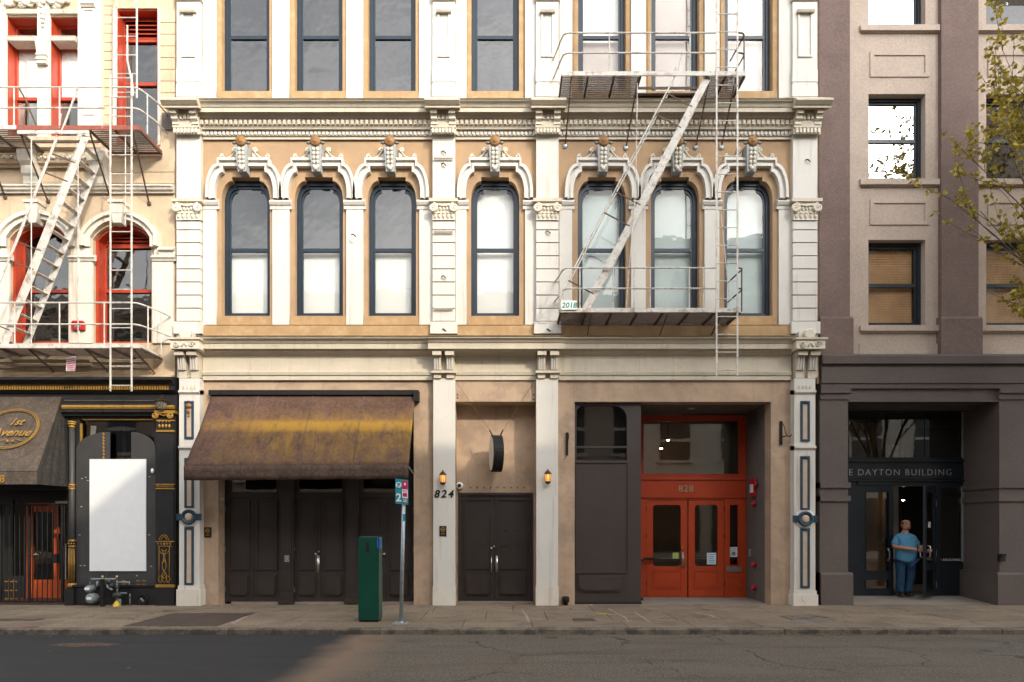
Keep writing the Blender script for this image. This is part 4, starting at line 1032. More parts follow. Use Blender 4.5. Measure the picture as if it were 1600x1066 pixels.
cv = MB(); r = random.Random(9)
for i in range(26):
    cv.ball((X(-5) + i*.04*1.6, -.03 - .03*(i % 3), Z(8, 0) + .07*sin(i*1.1)), r.uniform(.05, .10), 7, 5, (1.2, .6, .8))
for i in range(6): cv.tube(spiral((X(5) + i*.22, Z(4) + .05*cos(i)), .10, .015, 1.5, i, 1 if i % 2 else -1, 18, -.07), .024, 5)
cv.build('carved_garland', M['orn'], LB, True)
for i in (0, 1):
    r_ = W3[i]; MB().run([(0, r_[2][1] + .03), (.05, r_[2][1] + .03), (.09, r_[2][1] + .1), (0, r_[2][1] + .1)], r_[0][0] - .05, r_[1][0] + .05).build('head_moulding', M['lwhite'], LB)
# lapped boards flanking the tall window
bd = []
def boards(px0, px1, py0, py1, step, y=-.03):
    py = py0
    while py < py1:
        MB().pbox(px0, px1, py, min(py + step, py1) - 1.1, y, 0).build('board', M['yel'], LB); py += step
boards(250, 273, 17.5, 196, 18.3); boards(162.5, 175, 10, 206, 14.2)
boards(168, 272.5, 252, 288, 17.6)
MB().pbox(163, 176, -60, 9, -.03, 0).build('board', M['yel'], LB)
MB().pbox(246.5, 250, 13, 226, -.04, 0).build('architrave', M['lwhite'], LB); MB().pbox(176, 180.8, 13, 226, -.04, 0).build('architrave', M['lwhite'], LB)
mp_ = MB().pbox(252.5, 272.5, 176, 202, -.05, 0).build('metal_patch', M['gwall'], LB)
# entablature behind the upper fire escape platform
MB().run(prof([(0, 262), (.08, 262), (.10, 256), (.16, 254), (.16, 236), (.2, 234), (.26, 230), (.26, 222), (.32, 219), (.32, 214), (0, 213)]), LX0, X(160, -.2)).build('cornice', M['yel'], LB)
en_ = MB(); r = random.Random(2)
for i in range(44): en_.ball((X(2) + i*.05, -.17, Z(246, -.16) + .02*sin(i*1.9)), r.uniform(.03, .05), 6, 4, (1, .6, 1))
en_.build('carved_frieze', M['orn'], LB, True)
for px in (151, 44): 
    MB().run(prof([(0, 288), (.15, 287), (.17, 275), (.22, 270), (.24, 258), (.32, 250), (.36, 240), (.36, 232), (0, 232)]), X(px - 10, -.2), X(px + 12, -.2)).build('console', M['lwhite'], LB)
MB().run(prof([(0, 302), (.06, 302), (.08, 298), (.12, 296), (.14, 292), (.17, 290), (.17, 288), (0, 287.5)]), LX0, LX1).build('string_course', M['lwhite'], LB)
# arched hoods, keystones, piers of the second storey
for c in C2:
    A = seg(c, .86, Z(388), Z(368), .50); B = seg(c, .665, Z(388), Z(373), .40); D = seg(c, .77, Z(388), Z(370), .45)
    for a, b, y0 in ((A, D, -.16), (D, B, -.10)):
        mb = MB(); a = a[1:] + a[:1]; b = b[1:] + b[:1]; n = len(a)
        vs = [(x, y0, z) for x, z in a] + [(x, y0, z) for x, z in b] + [(x, -.001, z) for x, z in a] + [(x, -.001, z) for x, z in b]
        fs = [(0, n, 3*n, 2*n)]
        for i in range(n - 1):
            j = i + 1; fs += [(i, j, n+j, n+i), (j, i, 2*n+i, 2*n+j), (n+i, n+j, 3*n+j, 3*n+i)]
        mb.add(vs, fs).build('hood_mould', M['lwhite'], LB)
    zt = Z(318, -.2)
    mb = MB(); mb.add([(c - .09, -.2, zt - .42), (c + .09, -.2, zt - .42), (c + .14, -.24, zt), (c - .14, -.24, zt), (c - .09, 0, zt - .42), (c + .09, 0, zt - .42), (c + .14, 0, zt), (c - .14, 0, zt)],
                      [(0,1,2,3),(4,7,6,5),(0,4,5,1),(1,5,6,2),(2,6,7,3),(3,7,4,0)])
    k = mb.build('keystone', M['lwhite'], LB); MB().box(c - .17, c + .17, -.27, 0, zt + .001, zt + .06).build('keystone_cap', M['lwhite'], k)
for a, b in ((107.5, 144.5), (238, 271), (-22, 14.5)):
    p = MB().pbox(a, b, 404, 536, -.05, 0).build('pier', M['lwhite'], LB)
    MB().run(prof([(0, 408), (.07, 408), (.09, 404), (.12, 402), (.12, 400), (0, 399)]), X(a - 2, -.1), X(b + 2, -.1)).build('impost_cap', M['lwhite'], LB)
    MB().pbox(a + 3, b - 3, 386, 399.5, -.06, 0).build('impost_block', M['lwhite'], LB)
MB().run(prof([(0, 400), (.1, 400), (.12, 392), (.17, 390), (.17, 387), (0, 386)]), X(248, -.1), X(273, -.1)).build('hood_ear', M['lwhite'], LB)
pp = MB().tube([P(124, 290, -.08), P(124, 400, -.08), P(122, 470, -.08), P(124, 536, -.08)], .018, 6).build('conduit', M['lwhite'], LB)
# moulded base under the second storey
MB().run(prof([(0, 586), (.10, 586), (.10, 578), (.16, 575), (.18, 568), (.22, 566), (.22, 562), (0, 561)]), LX0, X(232, -.2)).build('base_cornice', M['yel'], LB)
MB().run(prof([(0, 572), (.25, 572), (.27, 566), (.34, 562), (.34, 557), (0, 556)]), X(20, -.3), X(140, -.3)).build('base_block', M['yel'], LB)
MB().run(prof([(0, 592), (.16, 592), (.16, 586.5), (0, 586)]), LX0, LX1).build('base_ledge', M['yel'], LB)

# ---- black and gold shopfront
SC = MB().run(prof([(0, 640), (.05, 640), (.05, 616), (.10, 614), (.14, 610), (.18, 609.5), (.18, 601), (.24, 600), (.28, 595), (.36, 593), (.36, 589), (0, 588.5)]), LX0, X(272, -.2)).build('shop_cornice', M['black'], LB)
dn = MB(); n = 74
for i in range(n):
    xx = X(0, -.2) - .4 + i*.056
    if xx < X(266, -.2): dn.box(xx - .016, xx + .016, -.20, -.179, Z(609, -.2), Z(602.5, -.2))
dn.build('gilt_dentils', M['gold'], SC)
MB().box(LX0, X(270, -.2), -.19, -.05, Z(602, -.2), Z(600.5, -.2)).build('gilt_line', M['gold'], SC)
MB().tube([P(90, 637, -.0), P(90, 637, -.1)], .01)
MB().run(prof([(.05, 639), (.13, 639), (.15, 636), (.13, 633), (.05, 633)]), X(98, -.1), X(272, -.1)).build('gilt_rail', M['gold'], LB)
MB().run(prof([(.0, 650), (.08, 650), (.10, 646), (.14, 644), (.14, 640), (0, 639.8)]), X(98, -.1), X(246, -.1)).build('carved_rail', M['black'], LB)
cr = MB()
for i in range(48): cr.ball((X(100, -.12) + i*.044, -.13, Z(643.5, -.12)), .026, 6, 4)
cr.build('bead_carving', M['blackm'], LB, True)
MB().tube([P(100, 626, -.09), P(244, 626, -.09)], .008, 4).build('cable', M['gwall'], LB)
sw = rect(X(118), X(245), Z(917), Z(650)); swh = prect(124, 240, 655, 720)
MB().holed(rect(X(105), X(272), .016, Z(588)), [swh], .02, .25).build('shop_wall', M['black'], LB)
MB().prism(swh, .12, .126).build('shop_pane', G['shop'], LB)
MB().pbox(124.5, 128, 662, 694, .02, .05).build('gilt_strip', M['gold'], LB); MB().pbox(128.5, 240, 654.5, 656.5, .015, .05).build('gilt_strip', M['gold'], LB)
# arched charcoal boards covering the window, in two halves with a scalloped gap
bw = MB(); xa, xb = X(119.5), X(244); xc = (xa + xb)/2; zt_, zs_ = Z(675), Z(704)
left = [(xa, Z(914)), (X(172), Z(914)), (X(172), zt_)] + [(xa + (X(172) - xa)*(1 - sin(t)), zs_ + (zt_ - zs_)*cos(t)) for t in [pi/2*i/8 for i in range(1, 9)]]
right = [(X(205.5), Z(914)), (xb, Z(914)), (xb, zs_)] + [(X(205.5) + (xb - X(205.5))*cos(t), zs_ + (zt_ - zs_)*sin(t)) for t in [pi/2*i/8 for i in range(1, 9)]]
for pl in (left, right): MB().prism(pl, -.012, .012).build('arched_board', M['charcoal'], LB)
MB().pbox(172.3, 205.2, 719, 914, -.008, .012).build('centre_board', M['charcoal'], LB)
sc = MB()
for i in range(8): sc.ball((X(162.5), -.015, Z(679 + i*5.2)), .03, 7, 4, (.8, .5, 1))
sc.box(X(161), X(162), -.018, -.012, Z(718), Z(676)).build('gilt_scallop', M['gold'], LB, True)
wh = MB().add([(X(136), .13, Z(664)), (X(145), .13, Z(664)), (X(142), .13, Z(690)), (X(135), .13, Z(692))], [(0, 1, 2, 3)]).build('curtain', M['shade'], LB)
MB().box(X(170), X(176), .5, .54, Z(720), Z(655)).build('inner_post', M['charcoal'], LB)
bt = MB()
for px, py in ((128, 748), (134, 746), (137, 751), (127, 792), (124, 836), (233, 836), (239, 738), (126, 884), (132, 884), (236, 885), (234, 745), (214, 900)): bt.ball(P(px, py, -.016), .018, 6, 4, (1.6, .5, .7))
bt.build('board_bolt', M['steel'], LB, True)
st = MB()
for px, py in ((213, 908), (222, 908), (213, 913.5), (222, 913.5), (190, 908), (190, 913)): st.pbox(px, px + 6, py - 1, py + .6, -.02, -.01)
st.build('gilt_slot', M['gold'], LB)
ply = MB().run(prof([(0, 945), (.10, 945), (.10, 919), (.13, 917), (.13, 914), (0, 913.5)]), X(107, -.1), X(243, -.1)).build('plinth', M['black'], LB)
for i in range(26): 
    pass
# right-hand pilaster with gilt capital and painted panel
y = -.12
pr_ = MB().pbox(244, 271, 652, 946, y, .02).build('shop_pilaster', M['black'], LB)
MB().pbox(242.5, 272, 918, 946.5, y - .05, 0).build('pilaster_base', M['black'], pr_); MB().pbox(242.5, 272, 913.5, 917.8, y - .04, 0).build('gilt_base_band', M['gold'], pr_)
for py, h_ in ((672, 3), (656, 2)): MB().pbox(244, 272, py, py + h_, y - .03, 0).build('gilt_band', M['gold'], pr_)
cp = MB().pbox(241, 273, 641, 646, y - .07, 0).build('gilt_abacus', M['gold'], pr_)
v = MB()
for s_, px in ((-1, 244), (1, 268)): v.tube(spiral((X(px, y), Z(650, y)), .075, .012, 1.8, pi/2, s_, 26, y - .05), .02, 6)
v.tube([P(246, 646, y - .05), P(256, 650, y - .05), P(266, 646, y - .05)], .018, 6)
for i in range(4): v.ball(P(249 + i*5.2, 666, y - .02), .036, 7, 5, (.8, .6, 1.3)); v.ball(P(249 + i*5.2, 659, y - .02), .022, 6, 4)
v.build('gilt_capital', M['gold'], pr_, True)
b2 = MB().pbox(243, 272, 756, 758, y - .02, 0).pbox(243, 272, 762.5, 764.5, y - .02, 0)
for i in range(9): b2.ball(P(245.5 + i*3, 760, y - .01), .018, 6, 4)
b2.build('gilt_bead_band', M['gold'], pr_)
sv = MB(); cx = X(257, y); yy = y - .012; T_ = lambda pts, r_=.0085: sv.tube([(X(a, y), yy, Z(b, y)) for a, b in pts], r_, 4)
arc = lambda cx_, cy_, r1, r2, a0, a1, n=10: [(cx_ + r1*cos(a0 + (a1-a0)*i/n), cy_ - r2*sin(a0 + (a1-a0)*i/n)) for i in range(n+1)]
T_(arc(256.5, 845, 7.5, 9, 0, pi)); T_(arc(256.5, 845, 4.5, 6, 0, pi)); T_([(243.5, 846.5), (273, 846.5)], .014); T_([(246, 853.5), (269, 853.5)], .008)
T_([(249, 854), (249, 911)]); T_([(265, 854), (265, 911)]); T_(arc(257, 861, 6.5, 5, pi, 2*pi)); T_(arc(257, 858, 4, 3, pi, 2*pi))
T_(arc(249, 870, 7, 14, -.9, .9)); T_(arc(265, 870, 7, 14, pi - .9, pi + .9))
T_(arc(250, 884, 10, 14, -.75, .75)); T_(arc(264, 884, 10, 14, pi - .75, pi + .75)); T_(arc(257, 884, 3, 7, 0, 2*pi, 14))
T_(arc(257, 902, 4, 8, 0, 2*pi, 14)); T_(arc(252, 905, 4, 5, 0, 5)); T_(arc(262, 905, 4, 5, pi, -2)); T_([(250, 911), (257, 897), (264, 911)])
for i in range(5): sv.ball((X(247.5 + i*4.7, y), yy, Z(850, y)), .028 if i == 2 else .022, 7, 5, (1, .5, 1))
sv.build('gilt_scrollwork', M['gold'], pr_, True)
MB().pbox(271.3, 274.5, 640, 946, -.10, .1).build('downpipe', M['blackm'], LB)
# left-hand slender column
cx, yc = X(112.5, -.06), -.06
cl = MB().lathe([(.06, Z(912, yc)), (.055, Z(665, yc))], (cx, yc, 0), 14).build('shop_column', M['charcoal'], LB, True)
MB().lathe([(.085, Z(918, yc)), (.09, Z(914, yc)), (.075, Z(911, yc))], (cx, yc, 0), 14).build('gilt_base', M['gold'], cl, True)
for py, r_ in ((663, .085), (667, .07), (660, .09), (758, .072), (764, .072), (845, .078), (854, .075)):
    MB().lathe([(r_*.85, Z(py + 1.6, yc)), (r_, Z(py, yc)), (r_*.85, Z(py - 1.6, yc))], (cx, yc, 0), 14).build('gilt_ring', M['gold'], cl, True)
fl = MB()
for k in range(7):
    t = pi + pi*(k + .5)/7; fl.tube([(cx + .064*cos(t), yc + .064*sin(t), Z(909, yc)), (cx + .064*cos(t), yc + .064*sin(t), Z(857, yc))], .009, 4)
for k in range(4): fl.ball((cx + .07*cos(pi + pi*(k+.5)/4), yc + .07*sin(pi + pi*(k+.5)/4), Z(849.5, yc)), .02, 6, 4); fl.ball((cx + .06*cos(pi + pi*(k+.5)/4), yc + .06*sin(pi + pi*(k+.5)/4), Z(761, yc)), .015, 6, 4)
fl.build('gilt_fluting', M['gold'], cl, True)
MB().box(cx - .1, cx + .1, yc - .1, .02, 0.0, Z(919, yc)).build('column_foot', M['black'], cl)
# recessed doorway behind the iron gate
dk = MB(); dk.box(LX0, X(106), .0, .25, Z(765), Z(589)); dk.build('door_lintel', M['black'], LB)
MB().box(X(106) + .0, X(106) + .12, .03, 1.4, 0, Z(589)).build('doorway_side', M['black'], LB)
yd2 = 1.2
MB().holed(rect(X(-40, yd2), X(106), .015, Z(700, yd2)), [prect(52, 84, 800, 895, yd2), prect(20, 38, 780, 900, yd2), prect(98, 104, 790, 900, yd2)], yd2, .06).build('door_wall', M['black'], LB)
rd = MB()
for a in ((41, 52, 786, 943), (84, 91.5, 786, 943)): rd.pbox(*a, yd2 - .03, yd2 + .03)
rd.pbox(52, 84, 906, 943, yd2 - .028, yd2 + .03); rd.pbox(52, 84, 786, 800, yd2 - .028, yd2 + .03)
dr_ = rd.build('red_shop_door', mat('orange_red_door_paint', (.50, .09, .018), .4, .15, 4), LB)
MB().pbox(52, 84, 800, 906, yd2, yd2 + .006).build('pane', G['shop'], dr_); rr = prect(56, 80, 910, 938, yd2 - .03); MB().frame(rr, inset(rr, .03), yd2 - .045, yd2 - .03).build('panel_moulding', dr_.data.materials[0], dr_)
MB().pbox(92, 105, 906, 943, yd2 - .02, yd2 + .02).build('red_side_panel', dr_.data.materials[0], LB)
MB().pbox(98, 103, 850, 905, yd2 - .03, yd2 - .02).build('paper_notice', M['orn'], LB)
MB().box(X(-60), X(107), -.0, 1.3, .0, .03).build('doorstep', mat('red_brown_step', (.10, .045, .03), .8, .2, 4), LB)
MB().ball(P(56, 866, yd2 - .06), .03, 8, 5).tube([P(49, 867, yd2 - .06), P(60, 867, yd2 - .06)], .018, 6).build('door_handle', M['brushed'], LB, True)
gs = MB()
for py in (908, 922, 935): gs.pbox(6, 26, py, py + 1.6, .5, .52)
for px in (13, 21): gs.pbox(px, px + 1, 905, 937, .5, .52)
gs.build('gilt_grille', M['gold'], LB)

# ------------------------------------------------------------------ right building: brown stucco piers, beige bays
DB = thing('office_building', 'brown stucco building with beige window bays and recessed dark entrance at right', 'building', (X(1440), .3, 0))
DX0, DX1 = X(1279.5), 17.0
co = MB(); co.box(DX0, DX1, 4.6, 12, -.3, 16); co.box(DX0, DX0 + .1, .5, 4.6, -.3, 16); co.box(DX1 - .1, DX1, .5, 4.6, -.3, 16)
for z in (5.2, 9.4, 12.2): co.box(DX0 + .1, DX1 - .1, .5, 4.6, z, z + .25)
co.build('interior_walls', M['room'], DB)
MB().box(DX0 + .1, DX1 - .1, 2.2, 4.6, -.3, .1).build('interior_floor', M['floorc'], DB)
yb_ = .06
WX = [(1357, 1446), (1541, 1630)]; WZ = [(375, 508), (147, 279), (-90, 38)]
holes = [prect(a, b, c, d, yb_) for a, b in WX for c, d in WZ]
MB().holed(rect(DX0, DX1, Z(556), 16), holes, yb_, .4).build('bay_wall', M['daybeige'], DB)
for a, b in WX:
    MB().pbox(a - 14, b + 25, 537, 554, yb_ - .05, yb_).build('bay_plinth', M['daybeige'], DB)
    for c, d in WZ:
        MB().pbox(a - 12, b + 23, d, d + 9, yb_ - .09, yb_).build('sill', M['daybeige'], DB)
        MB().pbox(a - 12, b + 23, d + 9, d + 12, yb_ - .05, yb_).build('sill_moulding', M['daybeige'], DB)
    for c in (312, 81):
        r_ = prect(a + 2, b + 5, c, c + 40, yb_); MB().frame(r_, inset(r_, .09), yb_ - .025, yb_).build('panel_frame', M['daybeige'], DB)
# edges of the bays: a shallow step
for a, b in WX:
    MB().pbox(a - 29, a - 12.5, -60, 554, yb_ - .03, yb_).build('bay_edge', M['daybeige'], DB)
kinds = {(0, 0): 'tan', (0, 1): 'mir', (0, 2): 'mir', (1, 0): 'tan', (1, 1): 'dark', (1, 2): 'green'}
for i, (a, b) in enumerate(WX):
    for j, (c, d) in enumerate(WZ):
        r_ = prect(a, b, c, d, yb_); k = kinds[(i, j)]; y = yb_ + .16
        f = MB().frame(inset(r_, .002), inset(r_, .07), y, y + .14).build('window', M['daywin'], DB)
        MB().frame(inset(r_, .072), inset(r_, .115), y + .04, y + .09).build('sash', M['daywin'], f)
        zm = (r_[0][1] + r_[2][1])/2; MB().box(r_[0][0] + .1, r_[1][0] - .1, y + .03, y + .10, zm - .04, zm + .04).build('meeting_rail', M['daywin'], f)
        q = inset(r_, .11); MB().prism(q, y + .06, y + .066).build('pane', {'tan': G['shade'], 'mir': G['mirror'], 'dark': G['sky'], 'green': G['sky']}[k], f)
        if k == 'tan':
            n = 44
            sl_ = MB().box(q[0][0], q[1][0], -.02, .02, -.011, .009).mesh('blind_slat', M['blindtan'])
            z = q[0][1]
            bl = MB(); hgt = q[2][1] - q[0][1]
            for t in range(n):
                z = q[0][1] + hgt*(t + .5)/n
                bl.add([(q[0][0], y + .15, z - hgt/n*.62), (q[1][0], y + .15, z - hgt/n*.62), (q[1][0], y + .175, z + hgt/n*.52), (q[0][0], y + .175, z + hgt/n*.52)], [(0, 1, 2, 3)])
            o = bl.build('slatted_blind', M['blindtan'], f); o['kind'] = 'stuff'
        if k == 'green': MB().box(q[0][0], q[1][0], y + .2, y + .21, q[0][1] + .6, q[2][1]).build('blind', mat('green_blind', (.10, .16, .15), .7, .1, 4), f)
        if k == 'dark': MB().box(q[0][0], q[1][0], y + .3, y + .31, q[0][1], q[2][1]).build('blind', M['roomdark'], f)
yq = -.05
for a, b in ((1280, 1328), (1471, 1529), (1655, 1715)):
    p = MB().box(X(a, yq), X(b, yq), yq, yb_, Z(500, yq), 16).build('pier', M['daypier'], DB)
    mb = MB(); x0, x1 = X(a - 3, yq), X(b + 3.5, yq); z0, z1 = Z(555.5), Z(494, yq - .05)
    mb.run([(-yb_, z0), (-yq + .06, z0), (-yq + .06, z1 - .06), (-yq + .03, z1), (-yb_, z1)], x0 if a > 1300 else X(a, yq), x1).build('pier_foot', M['daypier'], DB)
# brown ground-storey cornice and frieze
MB().run(prof([(-.3, 607), (.10, 607), (.10, 600), (.13, 598.5), (.13, 574), (.09, 573), (.09, 570), (.17, 568), (.17, 556), (.12, 553.5), (-.3, 553)]), X(1283, -.1), DX1).build('cornice', M['daylow'], DB)
MB().run(prof([(-.3, 628), (.04, 628), (.04, 606.8), (-.3, 606.8)]), X(1281), DX1).build('frieze', M['daylow'], DB)
def low_pier(px0, px1, depth):
    y = -.05; x0, x1 = X(px0, y), X(px1, y)
    p = MB().box(x0, x1, y, depth, .0, Z(620, y)).build('ground_pier', M['daylow'], DB)
    MB().run(prof([(.0, 624), (.08, 624), (.08, 615), (.12, 614), (.12, 607.2), (0, 607.2)]), x0 - (.03 if px0 > 1300 else 0), x1 + .03).build('pier_cap', M['daylow'], p)
    for py in (754, 775): MB().box(x0 - (.04 if px0 > 1300 else 0), x1 + .04, y - .045, depth, Z(py + 8.5, y), Z(py, y)).build('pier_band', M['daylow'], p)
    z1 = Z(895, y - .06)
    MB().run([(-depth, .0), (-y + .07, .0), (-y + .07, z1 - .05), (-y + .04, z1), (-depth, z1)], x0 - (.08 if px0 > 1300 else 0), x1 + .08).build('pier_base', M['daylow'], p)
low_pier(1281, 1325, .35); low_pier(1561.5, 1640, 1.2)
MB().box(X(1640), DX1, .05, .4, 0, Z(628)).build('ground_wall', M['daylow'], DB)
YD = 1.1; FZ = .10
fl = MB(); xa, xb = X(1300), X(1620)
fl.add([(xa, .02, .004), (xb, .02, .004), (xb, YD + .2, FZ), (xa, YD + .2, FZ), (xa, .02, -.05), (xb, .02, -.05), (xb, YD + .2, -.05), (xa, YD + .2, -.05)], [(0,1,2,3),(0,4,5,1),(1,5,6,2),(2,6,7,3),(3,7,4,0)])
fl.build('entry_floor', M['floorc'], DB)
MB().box(X(1290), X(1640), .301, YD + .2, Z(628), Z(628) + .1).build('entry_ceiling', M['daylow'], DB)
MB().box(X(1318), X(1318) + .06, .351, YD + .15, 0, Z(628)).build('entry_side', M['daylow'], DB)
# the dark glazed entrance: transom, name board, fixed light, door leaves, side light
e0, e1, ez = X(1320, YD), X(1516, YD), Z(636, YD)
tr = prect(1325, 1506, 643, 716, YD); d1 = prect(1352, 1390, 768, 893, YD); d1b = prect(1352, 1390, 899 + 6, 921, YD)
dop = rect(X(1396, YD), X(1474, YD), FZ - .02, Z(760, YD)); sl_ = prect(1469, 1506, 760, 878, YD)
dop = rect(X(1396, YD), X(1461, YD), FZ - .02, Z(760, YD))
ent = MB().holed(rect(e0, e1, .02, ez), [tr, d1, d1b, dop, sl_], YD, .09).build('entrance_frame', M['daydoor'], DB)
MB().box(e1, X(1562), YD, YD + .09, .02, ez).build('entrance_return', M['daylow'], DB)
for r_, nm in ((tr, 'transom_pane'), (d1, 'door_pane'), (d1b, 'kick_pane'), (sl_, 'side_pane')):
    MB().prism(r_, YD + .04, YD + .046).build(nm, G['plain'] if nm != 'transom_pane' else G['plain'], ent)
    MB().frame(r_, inset(r_, .018), YD - .012, YD + .03).build('glazing_bead', M['daydoor'], ent)
for px in (1384, 1446): MB().box(X(px, YD), X(px, YD) + .012, YD + .03, YD + .05, tr[0][1], tr[2][1]).build('glass_joint', M['daydoor'], ent)
MB().pbox(1503, 1506, 644, 716, YD - .02, YD + .0).build('bright_trim', M['steel'], ent); MB().pbox(1502.5, 1506, 760, 878, YD - .02, YD).build('bright_trim', M['steel'], ent)
nb = MB().pbox(1322, 1512, 727, 748, YD - .03, YD).build('name_board', M['daydoor'], ent)
for py in (719, 749.5): MB().pbox(1322, 1512, py, py + 2.5, YD - .06, YD).build('board_moulding', M['daydoor'], ent)
tx = MB(); text_on(tx, 'THE DAYTON BUILDING', .215, (X(1394.5, YD), YD - .034, Z(743, YD)), depth=.008, bold=-.002, space=1.22)
# small serifs finish the strokes
tx.build('name_letters', M['silver'], ent)
MB().pbox(1341, 1396, 752, 758, YD - .03, YD).build('head_moulding', M['daydoor'], ent)
lp = prect(1471, 1505, 886, 925, YD); MB().frame(lp, inset(lp, .025), YD - .015, YD).build('panel_moulding', M['daydoor'], ent)
tx = MB(); text_on(tx, 'NO SOLICITING', .075, (X(1484, YD), YD + .036, Z(876.5, YD)), depth=.002, space=1.1); tx.build('window_lettering', M['print'], ent)
hp = MB().tube([P(1387, 858, YD - .07), P(1390, 862, YD - .09), P(1390, 872, YD - .09), P(1387, 876, YD - .07)], .016, 8).tube([P(1387, 858, YD - .07), P(1392, 856, YD)], .013, 6).tube([P(1387, 876, YD - .07), P(1392, 878, YD)], .013, 6)
hp.build('pull_handle', M['brushed'], ent, True)
# the open leaf, hinged at its right edge and swung out towards the street
hx, hy = X(1461, YD), YD - .01; ang = radians(222)
lw, lz0, lz1 = 1.0, FZ + .01, Z(762, YD)
ux, uy = cos(ang), sin(ang)
lw = 0.86
def lf(a, b, z0, z1, t0, t1):
    mb = MB(); nx, ny = -uy, ux
    pts = [(hx + ux*a + nx*t0, hy + uy*a + ny*t0), (hx + ux*b + nx*t0, hy + uy*b + ny*t0), (hx + ux*b + nx*t1, hy + uy*b + ny*t1), (hx + ux*a + nx*t1, hy + uy*a + ny*t1)]
    return mb.add([(x, y, z0) for x, y in pts] + [(x, y, z1) for x, y in pts], [(3,2,1,0),(4,5,6,7),(0,1,5,4),(1,2,6,5),(2,3,7,6),(3,0,4,7)])
dlf = MB()
for a, b, z0, z1 in ((0, .11, lz0, lz1), (lw - .11, lw, lz0, lz1), (.11, lw - .11, lz1 - .13, lz1), (.11, lw - .11, lz0, lz0 + .13), (.11, lw - .11, lz0 + .62, lz0 + .78)):
    q = lf(a, b, z0, z1, -.025, .025); dlf.add(q.v, q.f)
od = dlf.build('open_door', M['daydoor'], DB)
q = lf(.11, lw - .11, lz0 + .13, lz1 - .13, -.004, .004); q.build('pane', G['plain'], od)
hm = MB()
for s_ in (-1, 1):
    for t in (1,):
        nx, ny = -uy, ux; a = lw - .08; o1 = .035*s_; o2 = .10*s_
        pt = lambda off, z, a=a: (hx + ux*a + nx*off, hy + uy*a + ny*off, z)
        hm.tube([pt(o1, 1.02), pt(o2, 1.05), pt(o2, 1.28), pt(o1, 1.31)], .016, 8)
hm.build('pull_handle', M['brushed'], od, True)
hs_ = MB()
for z in (.35, 1.1, 2.3): hs_.tube([(hx, hy - .02, z - .07), (hx, hy - .02, z + .07)], .018, 6)
hs_.build('hinge', M['steel'], od)
sg = lf(.40, .56, 1.72, 1.86, .005, .008).build('door_sticker', M['print'], od)
x, y_, z = P(1411, 782, 2.9); cl_ = thing('ceiling_lamp', 'small lit ceiling lamp inside the dark entrance above the man', 'lamp', (x, y_, z))
MB().ball((x, y_, z), .03, 10, 6, (1, 1, .5)).build('bulb', M['bulb'], cl_, True); MB().lathe([(.05, .02), (.08, .06), (.01, .08), (.01, 3.3 - z)], (x, y_, z), 10).build('fitting', M['blackm'], cl_)
# lobby behind
MB().box(X(1330, 3), X(1390, 3), 3.2, 3.3, FZ, 4.6).build('lobby_wall', M['roomwarm'], DB)
MB().box(X(1392, 2.6), X(1404, 2.6), 2.6, 2.7, FZ, 3.9).build('lobby_column', M['opp'], DB); MB().box(X(1318, 2.6), X(1530, 2.6), 2.5, 3.2, 3.3, 3.5).build('lobby_soffit', M['roomwarm'], DB)
MB().box(X(1420, 4), X(1530, 4), 4.2, 4.3, FZ, 4.6).build('lobby_wall', M['roomdark'], DB)
# ------------------------------------------------------------------ fire escapes
def platform(t, spans, z, x0, x1, yf, edge_m, slat_m, hatch=None):
    """edge beams, cross bars and the slats that run along the wall"""
    f = MB()
    f.box(x0, x1, yf - .012, yf + .012, z - .03, z + .06)
    f.box(x0, x1, -.07, -.05, z - .03, z + .03)
    for x in (x0, x1): f.box(x - .012, x + .012, yf + .012, -.07, z - .03, z + .045)
    p = f.build('platform', edge_m, t)
    for a, b in spans:
        n = max(2, int((b - a) / .62) + 1)
        for i in range(n + 1):
            xx = a + (b - a)*i/n
            MB().box(xx - .018, xx + .018, yf + .013, -.071, z - .05, z - .005).build('cross_bar', slat_m, p)
        g = MB(); m = 13
        for i in range(m):
            yy = yf + .05 + (-.09 - yf - .05)*i/(m - 1); g.box(a, b, yy - .011, yy + .011, z - .004, z + .018)
        o = g.build('grating', slat_m, p); o['kind'] = 'stuff'
    return p
def railing(t, pts, posts, hs, z, m, r=.017):
    """pts: plan polyline (x, y); hs: heights of the rails"""
    rail = None
    def smooth(pl):
        out = [pl[0]]
        for i in range(1, len(pl) - 1):
            a, b, c = Vector(pl[i-1]), Vector(pl[i]), Vector(pl[i+1]); k = .12
            p = b + (a - b).normalized()*k; q = b + (c - b).normalized()*k
            for s in (0, .33, .66, 1): out.append(tuple((p*(1-s) + b*s)*(1-s) + (b*(1-s) + q*s)*s))
        return out + [pl[-1]]
    for h in hs:
        mb = MB().tube(smooth([(x, y, z + h) for x, y in pts]), r, 6)
        if rail is None: rail = mb.build('railing', m, t)
        else: mb.build('rail', m, rail)
    for x, y in posts: MB().tube([(x, y, z), (x, y, z + hs[0])], .014, 6).build('post', m, rail)
    return rail
